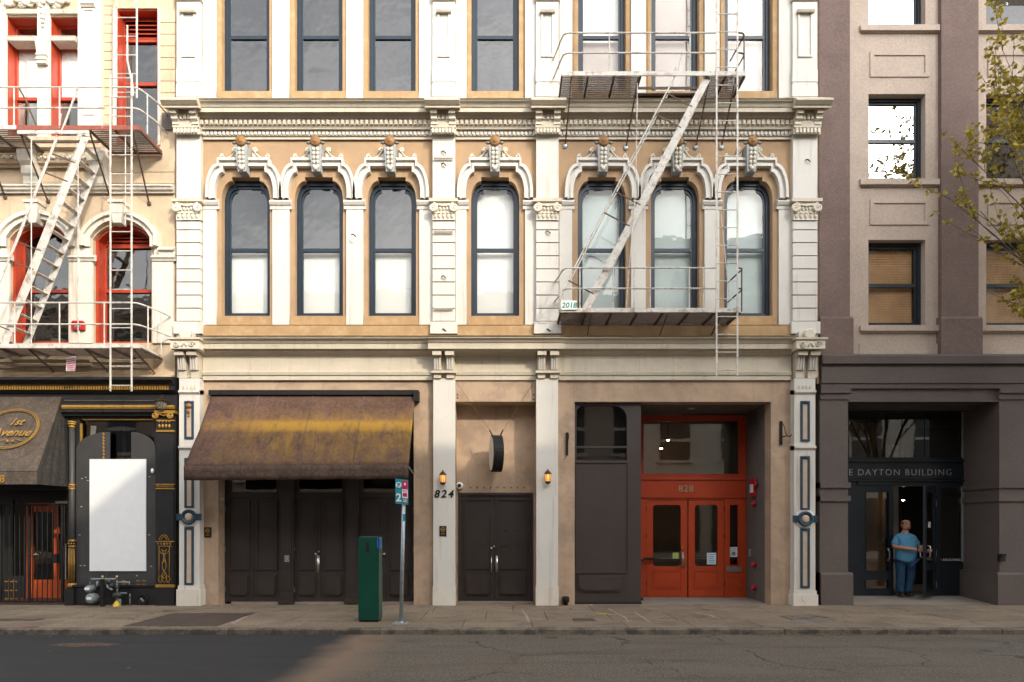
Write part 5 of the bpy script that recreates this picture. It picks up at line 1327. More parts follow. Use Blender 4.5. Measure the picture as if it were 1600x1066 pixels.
def stair(t, top, bot, y0, y1, m, tread_m, n=11, rail_h=.85, wd=.15):
    """sloping stringers at depths y0 (street side) and y1 with treads between and hand rails above"""
    (xa, za), (xb, zb) = top, bot
    s = MB().bar((xa, y0, za), (xb, y0, zb), wd, .012).build('stair', m, t)
    MB().bar((xa, y1, za), (xb, y1, zb), wd, .012).build('stringer', m, s)
    for i in range(n):
        u = (i + .7)/n; x, z = xa + (xb - xa)*u, za + (zb - za)*u
        MB().box(x - .06, x + .06, y0 + .007, y1 - .007, z - .008, z + .008).build('tread', m, s)
    dx, dz = xb - xa, zb - za; ln = math.hypot(dx, dz); nx, nz = -dz/ln, dx/ln
    if nz < 0: nx, nz = -nx, -nz
    for y in (y0 - .02, y1 + .02):
        MB().tube([(xa + nx*rail_h, y, za + nz*rail_h + .25), (xa + nx*rail_h + dx*.03, y, za + nz*rail_h + dz*.03), (xb + nx*rail_h, y, zb + nz*rail_h)], .016, 6).build('hand_rail', m, s)
        for u in (.13, .22, .55, .64, .93):
            x, z = xa + dx*u, za + dz*u
            if y < y1: MB().bar((x, y + .02, z), (x + nx*rail_h, y + .01, z + nz*rail_h), .028, .012).build('rail_post', tread_m, s)
    return s
def ladder(t, x0, x1, y, z0, z1, step, m, r=.016):
    l_ = MB().bar((x0, y, z0), (x0, y, z1), .035, .012).build('ladder', m, t)
    MB().bar((x1, y, z0), (x1, y, z1), .035, .012).build('side_rail', m, l_)
    me = MB().tube([(-(x1-x0)/2, 0, 0), ((x1-x0)/2, 0, 0)], .011, 6).mesh('rung', m)
    z = z0 + .12
    while z < z1: inst(me, 'rung', l_, ((x0+x1)/2, y, z)); z += step
    return l_
YF = -.90
FR = thing('fire_escape', 'white iron fire escape with rusty gratings at right above the red entrance', 'fire escape', (X(1020, YF), YF, Z(590)), 'fire escapes on the facades')
zu, zl = Z(116.5, YF), Z(486, YF)
xl, xr_ = X(878, YF), X(1164, YF)
platform(FR, [(xl, X(1001, YF)), (X(1105, YF), xr_)], zu, xl, xr_, YF, M['iron'], M['rust'])
pb = MB(); pb.box(X(1001, YF), X(1105, YF), YF + .42, YF + .44, zu - .02, zu + .03); pb.box(X(1001, YF), X(1105, YF), -.30, -.10, zu, zu + .02)
for i in range(3): pb.box(X(1001, YF), X(1105, YF), -.12 - i*.08, -.10 - i*.08, zu - .02, zu + .0)
pb.build('hatch_bar', M['rust'], FR)
plat_l = platform(FR, [(X(876, YF), X(1157, YF))], zl, X(876, YF), X(1157, YF), YF, M['iron'], M['rust'])
def R(px): return X(px, YF)
railing(FR, [(R(877) - .12, -.08), (R(881), YF), (R(1118), YF)], [(R(952), YF), (R(1016), YF), (R(1078), YF)], [.87, .45], zu, M['iron'])
railing(FR, [(R(1152), YF), (R(1165), YF), (R(1162), -.08)], [(R(1164), YF + .05)], [.87, .45], zu, M['rust'])
railing(FR, [(R(878) - .1, -.08), (R(882), YF), (R(1118), YF)], [(R(906), YF), (R(958), YF), (R(991), YF), (R(1016), YF), (R(1099), YF), (R(1077), YF)], [.90, .47], zl, M['iron'])
railing(FR, [(R(1152), YF), (R(1162), YF), (R(1158), -.08)], [(R(1160), YF + .04)], [.90, .47], zl, M['rust'])
stair(FR, (R(1108), zu), (R(915), zl + .03), YF + .06, YF + .55, M['iron'], M['rust'], 15, .62)
ladder(FR, R(1119), R(1151.5), YF - .03, Z(588, YF), 16.5, .372, M['iron'])
for (a, b), (c, d) in (((893, 119), (883, 228)), ((997, 121), (978, 231)), ((1109, 121), (1087, 230)), ((1150, 121), (1127, 230))):
    p, q = P(a, b, YF + .03), P(c, d, -.02)
    br = MB().bar(p, q, .03, .014).build('brace', M['rust'], FR); MB().ball(q, .06, 8, 5, (1, .5, 1)).build('wall_anchor', M['steel'], br)
for px in (925, 1045, 1130):
    p, q = (X(px, YF), YF + .1, zl - .03), (X(px, YF), -.03, zl - .30); MB().bar(p, q, .035, .014, (1, 0, 0)).build('brace', M['rust'], FR)
MB().tube([P(996, 130, YF), P(993, 300, YF), P(978, 480, YF)], .011, 5).build('counterweight_rod', M['iron'], FR)
MB().tube([P(1126, 330, -.5), P(1140, 470, -.5)], .012, 5).build('hook_rod', M['iron'], FR)
sg = MB().box(X(877, YF - .03), X(901, YF - .03), YF - .045, YF - .03, Z(485, YF), Z(471, YF)).build('year_sign', M['print']); tag(sg, 'small white plate reading 2018 hung on the fire escape corner', 'sign')
tx = MB(); text_on(tx, '2018', .155, (X(889, YF), YF - .047, Z(482, YF)), depth=.002, shear=.15, bold=.004); tx.build('year_lettering', M['greentext'], sg)

YL = -.95
FL = thing('fire_escape', 'pale iron fire escape with red edge beam in front of the cream building at left', 'fire escape', (X(100, YL), YL, Z(612)), 'fire escapes on the facades')
zu, zl = Z(201, YL), Z(542, YL)
def Q(px): return X(px, YL)
platform(FL, [(-12.9, Q(26)), (Q(139), Q(218))], zu, -12.9, Q(218), YL, M['redrust'], M['rust'])
MB().box(Q(27), Q(139), YL - .006, YL + .02, zu - .11, zu - .035).build('edge_beam', M['iron'], FL); MB().box(-12.9, Q(26), YL - .014, YL - .012, zu - .02, zu + .06).build('edge_strip', M['iron'], FL)
MB().box(Q(27), Q(139), YL + .45, YL + .47, zu - .02, zu + .03).build('hatch_bar', M['rust'], FL)
platform(FL, [(-12.9, Q(218))], zl, -12.9, Q(218), YL, M['iron'], M['rust'])
railing(FL, [(-12.9, YL), (Q(163), YL)], [(Q(22), YL), (Q(93), YL), (Q(160), YL)], [.86, .43], zu, M['iron'])
railing(FL, [(Q(173), YL), (Q(215), YL), (Q(226), YL + .45), (Q(228) - .02, -.06)], [(Q(222), YL + .2), (Q(172), YL)], [.86, .43], zu, M['iron'])
railing(FL, [(-12.9, YL), (Q(214), YL), (Q(226), YL + .45), (Q(232), -.06)], [(Q(23), YL), (Q(93), YL), (Q(163), YL), (Q(223), YL + .2), (Q(228), YL + .6)], [.92, .47], zl, M['iron'])
stair(FL, (Q(132), zu - .12), (Q(4), zl + .05), YL + .05, YL + .58, M['iron'], M['rust'], 15, .55)
ladder(FL, Q(174), Q(207), YL - .03, Z(612, YL), Z(118, YL), .40, M['iron'])
# upper ladder, set back by the wall
ladder(FL, Q(164) + .03, Q(197.5) + .02, YL + .35, Z(136, YL), 16.5, .40, M['iron'])
MB().tube([P(199, 40, YL), P(199, 95, YL), P(207, 132, YL), P(208, 150, YL)], .018, 6).build('bent_rail', M['iron'], FL)
for (a, b), (c, d) in (((31, 206), (75, 315)), ((140, 206), (174, 315)), ((208, 206), (233, 318)), ((-30, 206), (8, 308))):
    p, q = P(a, b, YL + .03), P(c, d, -.02); br = MB().bar(p, q, .035, .014).build('brace', M['rust'], FL); MB().ball(q, .05, 8, 5, (1, .5, 1)).build('wall_anchor', M['rust'], br)
for px in (40, 130, 205):
    MB().bar((X(px, YL), YL + .1, zl - .03), (X(px, YL) , -.03, zl - .34), .04, .014, (1, 0, 0)).build('brace', M['rust'], FL)
for px, a, b in ((49, 216, 540), (122, 225, 520), (196, 212, 350)): MB().tube([P(px, a, YL), P(px, b, YL)], .011, 5).build('tie_rod', M['iron'], FL)
MB().tube([P(90, 215, YL), P(52, 312, YL), P(30, 370, YL), P(0, 440, YL)], .016, 6).build('hand_rail', M['iron'], FL)
MB().tube([P(122, 136, YL), P(95, 210, YL)], .02, 6).build('hand_rail', M['iron'], FL)
MB().tube([P(30, 138, YL + .5), P(42, 160, YL + .5), P(60, 205, YL + .5)], .018, 6).build('hand_rail', M['rust'], FL)

# ------------------------------------------------------------------ awnings
def fabric(name, col, mustard_area=None, sc=1.):
    m = mat(name, col, .85, .22, 1.6, .35, 12, streak=.35, scol=tuple(c*1.9 for c in col), blot=.55, bcol=tuple(c*.55 for c in col), blscale=2.6, blpos=.47, fine=.35, fsc=16)
    if mustard_area:
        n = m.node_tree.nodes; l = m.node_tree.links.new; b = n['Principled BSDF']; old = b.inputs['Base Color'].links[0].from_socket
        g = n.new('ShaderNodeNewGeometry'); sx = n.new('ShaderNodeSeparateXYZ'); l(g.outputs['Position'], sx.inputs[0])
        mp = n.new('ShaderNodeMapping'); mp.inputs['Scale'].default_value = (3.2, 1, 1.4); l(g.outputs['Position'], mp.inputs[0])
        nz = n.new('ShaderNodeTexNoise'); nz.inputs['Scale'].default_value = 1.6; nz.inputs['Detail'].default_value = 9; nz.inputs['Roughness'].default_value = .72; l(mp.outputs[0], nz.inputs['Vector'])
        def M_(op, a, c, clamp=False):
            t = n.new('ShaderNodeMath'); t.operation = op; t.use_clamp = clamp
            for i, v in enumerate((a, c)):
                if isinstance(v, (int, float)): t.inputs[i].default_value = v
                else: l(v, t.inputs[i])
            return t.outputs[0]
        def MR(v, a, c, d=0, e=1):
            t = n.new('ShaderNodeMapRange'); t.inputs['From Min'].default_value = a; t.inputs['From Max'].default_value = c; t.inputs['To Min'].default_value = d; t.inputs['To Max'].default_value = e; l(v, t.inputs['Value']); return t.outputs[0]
        zc, x0, x1 = mustard_area
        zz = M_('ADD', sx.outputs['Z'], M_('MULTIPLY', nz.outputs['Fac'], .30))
        band = M_('MULTIPLY', M_('MULTIPLY', MR(zz, zc - .16, zc - .0), MR(zz, zc + .28, zc + .16)), MR(nz.outputs['Fac'], .33, .50, .35, 1))      # mustard band at one height of the cloth
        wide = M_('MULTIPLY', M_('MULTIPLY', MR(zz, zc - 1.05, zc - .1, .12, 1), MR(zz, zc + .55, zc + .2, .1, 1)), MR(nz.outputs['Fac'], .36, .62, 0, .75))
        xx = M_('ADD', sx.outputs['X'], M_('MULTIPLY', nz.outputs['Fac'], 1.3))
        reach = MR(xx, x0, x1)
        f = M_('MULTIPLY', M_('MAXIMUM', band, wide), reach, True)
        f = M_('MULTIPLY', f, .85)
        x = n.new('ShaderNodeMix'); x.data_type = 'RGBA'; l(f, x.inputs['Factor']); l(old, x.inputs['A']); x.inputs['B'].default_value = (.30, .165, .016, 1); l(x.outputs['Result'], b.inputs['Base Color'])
    return m
AB = thing('awning', 'sloping brown canvas awning with mustard patches over the dark doors', 'awning', (X(485), 0, Z(617)))
PJ = -1.2
ax0, ax1 = X(333), X(649); fx0, fx1 = X(287.5, PJ), X(638.5, PJ); zt, zf0, zf1 = Z(617), Z(728.5, PJ), Z(726, PJ)
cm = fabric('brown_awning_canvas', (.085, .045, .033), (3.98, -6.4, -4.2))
nx, ny = 60, 14; vs = []; r = random.Random(1)
seams = (.24, .5, .76)
for j in range(ny + 1):
    v = j/ny
    for i in range(nx + 1):
        u = i/nx; x = (ax0 + (ax1-ax0)*u)*(1-v) + (fx0 + (fx1-fx0)*u)*v
        y = -.06*(1-v) + PJ*v; z = zt*(1-v) + (zf0 + (zf1-zf0)*u)*v
        sag = -.05*sin(pi*v)*(1 + .35*sin(u*23) + .2*sin(u*41 + v*3)) + .012*sin(u*37 + v*11)*sin(pi*v) + .010*sin(u*90 + 5*sin(v*4))*v*(1-v)*2 - .02*abs(sin(u*pi*4))*sin(pi*v)
        z += sag
        vs.append((x, y, z))
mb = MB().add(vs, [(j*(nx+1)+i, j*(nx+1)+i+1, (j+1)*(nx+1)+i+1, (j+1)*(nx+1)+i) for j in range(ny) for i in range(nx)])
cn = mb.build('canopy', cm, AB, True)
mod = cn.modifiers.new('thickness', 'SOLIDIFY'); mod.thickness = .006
vs = []
for j in range(4):
    for i in range(nx + 1):
        u = i/nx; vs.append((fx0 + (fx1-fx0)*u, PJ - .012 + .015*sin(u*29)*j/3 + .01*sin(u*61)*j/3, zf0 + (zf1-zf0)*u - .285*j/3 - (.012*abs(sin(u*18)) if j == 3 else 0)))
va = MB().add(vs, [(j*(nx+1)+i, j*(nx+1)+i+1, (j+1)*(nx+1)+i+1, (j+1)*(nx+1)+i) for j in range(3) for i in range(nx)]).build('valance', fabric('brown_valance_canvas', (.070, .042, .028)), AB, True)
mod = va.modifiers.new('thickness', 'SOLIDIFY'); mod.thickness = .005
sm = MB()
for u in seams:
    pts = []
    for j in range(ny + 1):
        p = Vector(mb.v[j*(nx+1) + int(u*nx)]); pts.append((p.x, p.y - .006, p.z + .006))
    sm.tube(pts, .006, 4)
sm.build('seam', fabric('seam_thread', (.12, .075, .062)), AB)
MB().box(X(330), X(655), -.14, -.001, Z(617.5, -.1), Z(610, -.1)).build('housing', M['blackm'], AB)
MB().tube([(fx0, PJ + .01, zf0 - .02), (fx1, PJ + .01, zf1 - .02)], .022, 8).build('front_bar', mat('mossy_bar', (.06, .06, .03), .7, .3, 8), AB)
for x, f_, zf_ in ((ax0 + .12, fx0 + .1, zf0), (ax1 - .05, fx1 - .02, zf1)):
    MB().tube([(x, -.02, Z(740)), (f_, PJ + .03, zf_ - .03)], .018, 6).build('arm', M['steel'], AB, label='steel support arm')
gb = MB().box(X(648), X(656), -.2, 0, Z(628, -.1), Z(612, -.1)).build('gear_box', M['blackm'], AB)

AS = thing('awning', 'dark faded shop awning with gold lettering at the far left', 'awning', (X(40), 0, Z(617)))
PJ2 = -.80; sx1 = -9.87; sx0 = -14.0; zt, zf = Z(616), Z(737, PJ2)
sm_ = fabric('faded_black_canvas', (.082, .062, .046))
mb = MB(); nx, ny = 50, 10; vs = []
for j in range(ny + 1):
    for i in range(nx + 1):
        u, v = i/nx, j/ny; vs.append((sx0 + (sx1 - sx0)*u, PJ2*v - .02, zt + (zf - zt)*v - .025*sin(pi*v)*(1 + .5*sin(u*50))))
mb.add(vs, [(j*(nx+1)+i, j*(nx+1)+i+1, (j+1)*(nx+1)+i+1, (j+1)*(nx+1)+i) for j in range(ny) for i in range(nx)]).build('canopy', sm_, AS, True)
vz = Z(757, PJ2)
vs = []
for j in range(4):
    for i in range(nx + 1): vs.append((sx0 + (sx1 - sx0)*i/nx, PJ2 - .022 + .01*sin(i*.9)*j, zf - (zf - vz)*j/3))
MB().add(vs, [(j*(nx+1)+i, j*(nx+1)+i+1, (j+1)*(nx+1)+i+1, (j+1)*(nx+1)+i) for j in range(3) for i in range(nx)]).build('valance', sm_, AS, True)
vs = []; n = 14
for j in range(9):
    v = j/8
    for i in range(n + 1):
        s_ = i/n; yf_ = PJ2*v - .02; ztop = zt + (zf - zt)*v
        zz = zt*(1-v) + zf*v; y = yf_*(1-s_) ; vs.append((sx1 + .012*sin(s_*24)*v + .13*s_*v, y, zz))
MB().add(vs, [(j*(n+1)+i, j*(n+1)+i+1, (j+1)*(n+1)+i+1, (j+1)*(n+1)+i) for j in range(8) for i in range(n)]).build('side_panel', fabric('black_side_canvas', (.03, .026, .022)), AS, True)
vs = []
for j in range(3):
    for i in range(n + 1): s_ = i/n; vs.append((sx1 + .012*sin(s_*24) + .13*s_, (PJ2 - .02)*(1-s_), zf - (zf - vz)*j/2))
MB().add(vs, [(j*(n+1)+i, j*(n+1)+i+1, (j+1)*(n+1)+i+1, (j+1)*(n+1)+i) for j in range(2) for i in range(n)]).build('side_valance', fabric('black_side_valance', (.028, .024, .02)), AS, True)
# gold oval and lettering lying on the sloping face
up = Vector((0, -PJ2, zt - zf)).normalized(); rt = Vector((1, 0, 0)); nn_ = rt.cross(up)
def on_slope(px, py, lift=.03):
    # where the view ray meets the slope plane
    d = Vector(((px - VPX)/FPX, 1, (VPY - py)/FPX)); o = Vector((0, -CAMD, EYE)); p0 = Vector((0, -.02, zt))
    t = (p0 - o).dot(nn_)/d.dot(nn_); return o + d*t + nn_*lift
c0 = on_slope(18, 671); gd = MB()
for a, b in ((.60, .50), (.565, .465)):
    gd.tube([tuple(c0 + rt*(a*cos(t)) + up*(b*sin(t))) for t in [2*pi*i/44 for i in range(45)]], .011, 5)
gd.build('gold_oval', M['gold'], AS)
gt = MB(); text_on(gt, '1st', .24, on_slope(25, 665), rt, up, depth=.003, shear=.45, bold=.004); gt.build('gold_lettering', M['gold'], AS); gt = MB()
text_on(gt, 'Avenue', .27, on_slope(17, 682), rt, up, depth=.003, shear=.45, bold=.004)
gt.build('gold_lettering', M['gold'], AS)
for s_ in (-1, 1):
    gt = MB(); q = on_slope(18, 689); gt.tube([tuple(q + rt*(s_*(.05 + .06*i)) + up*(.022*sin(i*1.5))) for i in range(6)], .009, 4); gt.ball(tuple(q + rt*(s_*.06) - up*.03), .03, 6, 4)
    gt.build('gold_flourish', M['gold'], AS)
nt8 = MB(); text_on(nt8, '8', .22, (X(3.5, PJ2 - .05), PJ2 - .055, Z(754, PJ2)), depth=.003, bold=.006); nt8.build('gold_number', M['gold'], AS)
MB().tube([(sx0, PJ2 - .01, zf), (sx1, PJ2 - .01, zf)], .014, 6).build('front_bar', M['blackm'], AS)

# ------------------------------------------------------------------ iron gate before the shop doorway
GT = thing('security_gate', 'black iron barred gate before the orange shop door', 'gate', (X(50, .12), .12, 0))
yg = .12; fr_ = MB()
for px in (0, 45, 96.5): fr_.pbox(px - 1.6, px + 1.6, 788, 942, yg - .02, yg + .02)
for py in (788, 939): fr_.pbox(-60, 106, py, py + 2.4, yg - .015, yg + .015)
g_ = fr_.build('gate_frame', M['blackm'], GT)
for px in [-24, -12, 6, 14.5, 23, 31, 38, 51, 58, 66, 74, 82, 90, 101]:
    MB().tube([P(px, 790, yg), P(px, 940, yg)], .010, 6).build('bar', M['blackm'], GT)
MB().pbox(81, 89, 866, 880, yg - .04, yg + .04).build('lock_box', M['blackm'], GT)
MB().pbox(86, 106, 783, 787, yg - .06, yg).build('closer', M['charcoal'], GT)

# ------------------------------------------------------------------ things fixed to the walls
pb_ = MB().pbox(140.5, 228, 718, 892, -.035, -.014).build('blank_poster_board', M['poster']); tag(pb_, 'large blank white board mounted on the black shopfront', 'board')
MB().frame(prect(140.3, 228.4, 717.6, 892.4, -.03), inset(prect(140.3, 228.4, 717.6, 892.4, -.03), .018), -.040, -.0365).build('edge_strip', M['poster'], pb_)
def lantern(px, py, y, lab, sz=1., lit=True, glassm=None):
    x, _, z = P(px, py, y - .09)
    t = thing('wall_lantern', lab, 'lantern', (x, y, z), 'lanterns beside the double doors' if lit else None)
    yy = y - .10; s = sz
    MB().lathe([(.075*s, .075*s), (.085*s, .08*s), (.05*s, .13*s), (.035*s, .15*s), (.012*s, .165*s), (.012*s, .19*s), (.0, .195*s)], (x, yy, z), 12).build('cap', M['lampmetal'], t, True)
    MB().lathe([(.048*s, -.085*s), (.058*s, .075*s)], (x, yy, z), 12).build('lamp_glass', glassm or M['amber'], t, True)
    c = MB()
    for k in range(6):
        a = pi/3*k; c.tube([(x + .05*s*cos(a), yy + .05*s*sin(a), z - .09*s), (x + .062*s*cos(a), yy + .062*s*sin(a), z + .08*s)], .006*s, 4)
    c.build('cage', M['lampmetal'], t)
    MB().lathe([(.02*s, -.14*s), (.055*s, -.12*s), (.065*s, -.09*s), (.05*s, -.08*s)], (x, yy, z), 12).build('base_cup', M['lampmetal'], t, True)
    MB().lathe([(.045*s, 0), (.045*s, .02), (.02, .03)], (x, y, z - .03), 10, 'y').tube([(x, y - .02, z - .03), (x, yy + .03, z - .1*s)], .012, 6).build('wall_bracket', M['lampmetal'], t)
    return t
lantern(692, 748, -.16, 'small amber lantern on the white pillar above the number 824')
lantern(856, 746.5, -.16, 'small amber lantern on the white pillar right of the brown doors')
lt = thing('shop_lantern', 'old iron lantern standing on the gold shop capital', 'lantern', P(252, 640, -.2))
x, y, z = P(252, 640, -.22)
mb = MB(); mb.add([(x + s*a, y + t*a, z + h) for a, h in ((.05, .02), (.085, .17)) for s, t in ((-1,-1),(1,-1),(1,1),(-1,1))], [(0,1,5,4),(1,2,6,5),(2,3,7,6),(3,0,4,7)]); mb.build('lamp_glass', M['glassgrey'], lt)
c = MB()
for s, t in ((-1,-1),(1,-1),(1,1),(-1,1)): c.tube([(x + s*.05, y + t*.05, z + .02), (x + s*.087, y + t*.087, z + .18)], .008, 4)
c.tube([(x - .03, y - .075, z + .05), (x + .05, y - .09, z + .15)], .005, 4).tube([(x + .03, y - .075, z + .05), (x - .05, y - .09, z + .15)], .005, 4)
c.build('cage', M['lampmetal'], lt)
mb = MB(); mb.add([(x + s*a, y + t*a, z + h) for a, h in ((.115, .175), (.10, .20), (.04, .235)) for s, t in ((-1,-1),(1,-1),(1,1),(-1,1))], [(3,2,1,0)] + [(i*4 + k, i*4 + (k+1) % 4, i*4 + 4 + (k+1) % 4, i*4 + 4 + k) for i in (0, 1) for k in range(4)] + [(8,9,10,11)]); mb.build('roof', M['lampmetal'], lt)
MB().ball((x, y, z + .26), .03, 8, 5).tube(spiral((x, z + .30), .035, .03, .8, -1.2, 1, 10, y), .006, 4).build('finial', M['lampmetal'], lt)
MB().lathe([(.06, 0), (.06, .02), (.02, .03)], (x, y, z - .005), 10).build('foot', M['lampmetal'], lt)

hn = MB(); text_on(hn, '824', .235, (X(693, -.16), -.168, Z(777.5, -.16)), depth=.006, shear=.22, bold=.006, space=1.3); o = hn.build('house_number', M['blackm']); tag(o, 'black metal house number 824 on the white pillar', 'number')
def plaque(px, py, y, lab):
    b = MB().pbox(px - 5.5, px + 5.5, py - 8, py + 8, y - .012, y).build('no_smoking_plaque', M['blackm']); tag(b, lab, 'sign', 'no smoking plaques')
    g = MB(); x, _, z = P(px, py - 2.5, y - .016); g.tube([(x + .045*cos(t), y - .015, z + .045*sin(t)) for t in [2*pi*i/16 for i in range(17)]], .007, 4); g.tube([(x - .032, y - .015, z + .032), (x + .032, y - .015, z - .032)], .006, 4).box(x - .028, x + .028, y - .017, y - .013, z - .008, z + .008)
    for k in range(2): g.box(x - .045, x + .045, y - .016, y - .012, z - .088 - k*.018, z - .08 - k*.018)
    g.build('gold_print', M['gold'], b)
plaque(692, 830, -.16, 'black and gold no smoking plaque on the white pillar below 824')
plaque(324.5, 832, 0, 'black and gold no smoking plaque on tan wall left of the awning doors')
cm_ = thing('security_camera', 'white dome security camera at the upper left of brown double doors', 'camera', P(718, 759, .4))
x, y, z = P(718, 759, .36); MB().lathe([(.07, -.09), (.085, -.02), (.075, .04), (.05, .055)], (x, y, z), 14, 'y').build('housing', M['shade'], cm_, True); MB().ball((x, y - .05, z), .045, 10, 6).build('lens', M['oppdark'], cm_, True)
# round two-faced blade sign frame hung on chains
DS = thing('drum_sign', 'black round blank drum sign hung edge-on above the brown doors', 'sign', P(775, 708, -.15))
x, y, z = P(775.5, 709, -.10); R0 = .405
rim = MB().lathe([(R0 - .03, -.115), (R0, -.11), (R0, .11), (R0 - .03, .115)], (x, y, z), 30, 'x').build('rim', M['blackm'], DS, base=(x, y, z)); rim.rotation_euler.z = radians(9)
for s_ in (-1, 1): MB().lathe([(.0, s_*.1), (R0 - .03, s_*.1155)], (x, y, z), 30, 'x').build('face', M['orn'], rim)
MB().tube([(x, y, z), (x, .44, z)], .03, 8).build('arm', M['blackm'], DS)
MB().box(x - .02, x + .02, .36, .44, z - .16, z + .16).build('wall_plate', M['blackm'], DS)
def cable(p, q, r_, m, parent, name, sag=0):
    p, q = Vector(p), Vector(q); MB().tube([tuple(p*(1-t) + q*t + Vector((0, 0, -sag*sin(pi*t)))) for t in [i/8 for i in range(9)]], r_, 5).build(name, m, parent)
for a, b in ((713, 765), (834, 786)):
    tp, bt_ = P(a, 597, -.06), P(b, 672, -.12); cable(tp, bt_, .0045, M['rust'], DS, 'chain')
    v = Vector(tp)*.3 + Vector(bt_)*.7
    e = P(770 if a < 775 else 781, 682, -.12); MB().tube([bt_, e], .016, 6).build('turnbuckle', M['blackm'], DS)
# old hanging brackets without signs
def bracket(px, py0, py1, lab, hook):
    t = thing('sign_bracket', lab, 'bracket', P(px, py1, -.02))
    MB().pbox(px - 1.8, px + 1.8, py0, py1, -.05, 0).build('wall_bar', M['blackm'], t)
    h = MB()
    if hook: h.tube([P(px + 1, 683, -.04), P(px + 8, 681, -.12), P(px + 14, 682, -.2), P(px + 16, 679, -.2)], .012, 5).tube([P(px + 2, 662, -.04), P(px + 5, 668, -.08), P(px + 6, 676, -.1), P(px + 9, 681, -.1)], .009, 5)
    else: h.tube([P(px + 1, 676, -.04), P(px + 3, 680, -.10), P(px + 1, 690, -.06)], .010, 5).tube([P(px - 1, py1, -.03), P(px - 4, py1 + 8, -.02)], .005, 4)
    h.build('hook', M['blackm'], t)['kind'] = 'stuff'
bracket(886, 676, 711, 'black iron bracket bar on the tan wall left of brown panel', False)
bracket(1221, 658, 695, 'black iron bracket with hook beside the right iron column', True)
# entrance recess equipment
fa = thing('fire_alarm', 'red fire alarm horn on the side wall of the red entrance', 'alarm', (xr, .95, Z(762, .95)))
MB().box(xr - .06, xr + .005, .85, 1.1, Z(776, .95), Z(748, .95)).build('back_box', M['firered'], fa); MB().lathe([(.075, -.07), (.085, -.045), (.065, -.02), (.02, -.0)], (xr - .0, .80, Z(757, .8)), 16, 'x').build('bell', M['firered'], fa, True)
MB().box(xr - .075, xr - .06, .88, 1.06, Z(770, .95), Z(757, .95)).build('strobe', M['print'], fa)
for py, lab in ((787, 'small dark red alarm fitting below the fire alarm'), (882, 'red pipe cap low on the side wall of the red entrance'), (918, 'red pipe cap near the floor of the red entrance')):
    y_ = .9; x_ = xr + .0; z_ = Z(py, y_); t = thing('pipe_cap', lab, 'pipe', (x_, y_, z_)); m_ = M['firered']
    MB().lathe([(.06, -.02), (.06, .05), (.05, .06)], (x_ - .06, y_, z_), 12, 'x').build('cap', m_, t, True); MB().tube([(x_ - .03, y_, z_), (x_ + .02, y_, z_)], .035, 8).ball((x_ - .09, y_ - .05, z_ - .02), .045, 8, 5).build('valve', m_, t, True)
ib = MB().box(xr - .03, xr + .005, 1.18, 1.26, Z(870, 1.2), Z(858, 1.2)).build('intercom', M['steel']); tag(ib, 'small grey intercom on the side wall of the red entrance', 'intercom')
def sheet(px0, px1, py0, py1, y, lab, m=None, pr='greyprint', dark=None):
    o = MB().pbox(px0, px1, py0, py1, y - .003, y).build('paper_notice', m or M['paper']); tag(o, lab, 'notice')
    g = MB(); n = 5
    for i in range(n):
        z0 = py0 + (py1 - py0)*(i + .8)/(n + 1); g.pbox(px0 + 2.5, px1 - 2.5 - (i % 3), z0, z0 + .7, y - .0045, y - .003)
    if dark: g.pbox(*dark, y - .0052, y - .003)
    g.build('print', M[pr], o)
sheet(1104.5, 1119, 864, 882, YE + .04, 'pale paper notice on the right red door glass', pr='bluep')
sheet(1138.5, 1153, 855, 870.5, YE + .04, 'pale paper notice with dark square on the red sidelight', dark=(1144, 1149, 863, 868))
sheet(1051, 1060, 864, 873, YE + .04, 'small yellow-green sticker on the left red door glass', mat('lime_sticker', (.42, .48, .12), .6, .2, 20))
ds = thing('door_stop_arm', 'black horizontal door arm at the left edge of the red doors', 'door arm', P(1005, 874, YE - .1))
MB().tube([P(1000, 878, .9), P(1008, 873, YE - .15), P(1022, 873, YE - .02)], .03, 8).build('arm', M['blackm'], ds); MB().box(xs1 - .02, xs1 + .03, .85, .92, .0, Z(878, .9)).build('post', M['blackm'], ds)
MB().box(xs1 + .03, xs1 + .2, .8, 1.0, .005, .06).build('foot', M['blackm'], ds)
pb2 = MB().lathe([(.05, 0), (.05, .07), (.08, .07), (.08, .17), (.06, .19)], P(884, 945, -.06)[:2] + (.0,), 12).build('standpipe_cap', M['blackm'], None, True); tag(pb2, 'small dark pipe cap on the ground left of the brown panel', 'pipe')
# left building: alarm box and notice
al = thing('alarm_box', 'small red alarm box on the white pier between the arched windows', 'alarm', P(121, 515, -.05))
x, y, z = P(121, 508, -.12); MB().prism([(x - .14, z - .10), (x + .14, z - .10), (x + .14, z + .05), (x + .11, z + .10), (x - .11, z + .10), (x - .14, z + .05)], y, -.05).build('box', M['firered'], al); MB().box(x - .06, x + .07, y - .012, y, z - .06, z + .03).build('label_plate', M['greyprint'], al); MB().tube([(x - .14, y - .005, z + .055), (x + .14, y - .005, z + .055)], .008, 4).build('lid_seam', M['firered'], al)
ns = MB().add([P(104, 559, -.62), P(119, 556, -.62), P(117, 580, -.60), P(103, 580, -.60)], [(0, 1, 2, 3)]).build('paper_notice', M['print']); tag(ns, 'crumpled striped notice hanging under the left fire escape', 'notice')
mod = ns.modifiers.new('thickness', 'SOLIDIFY'); mod.thickness = .003
pr2 = MB()
for i in range(6): pr2.add([P(104.5, 561.5 + i*3.3, -.627), P(117.5, 559.2 + i*3.4, -.627), P(117.3, 560.4 + i*3.4, -.627), P(104.5, 562.7 + i*3.3, -.627)], [(0, 1, 2, 3)])
pr2.build('print', M['magenta'], ns)
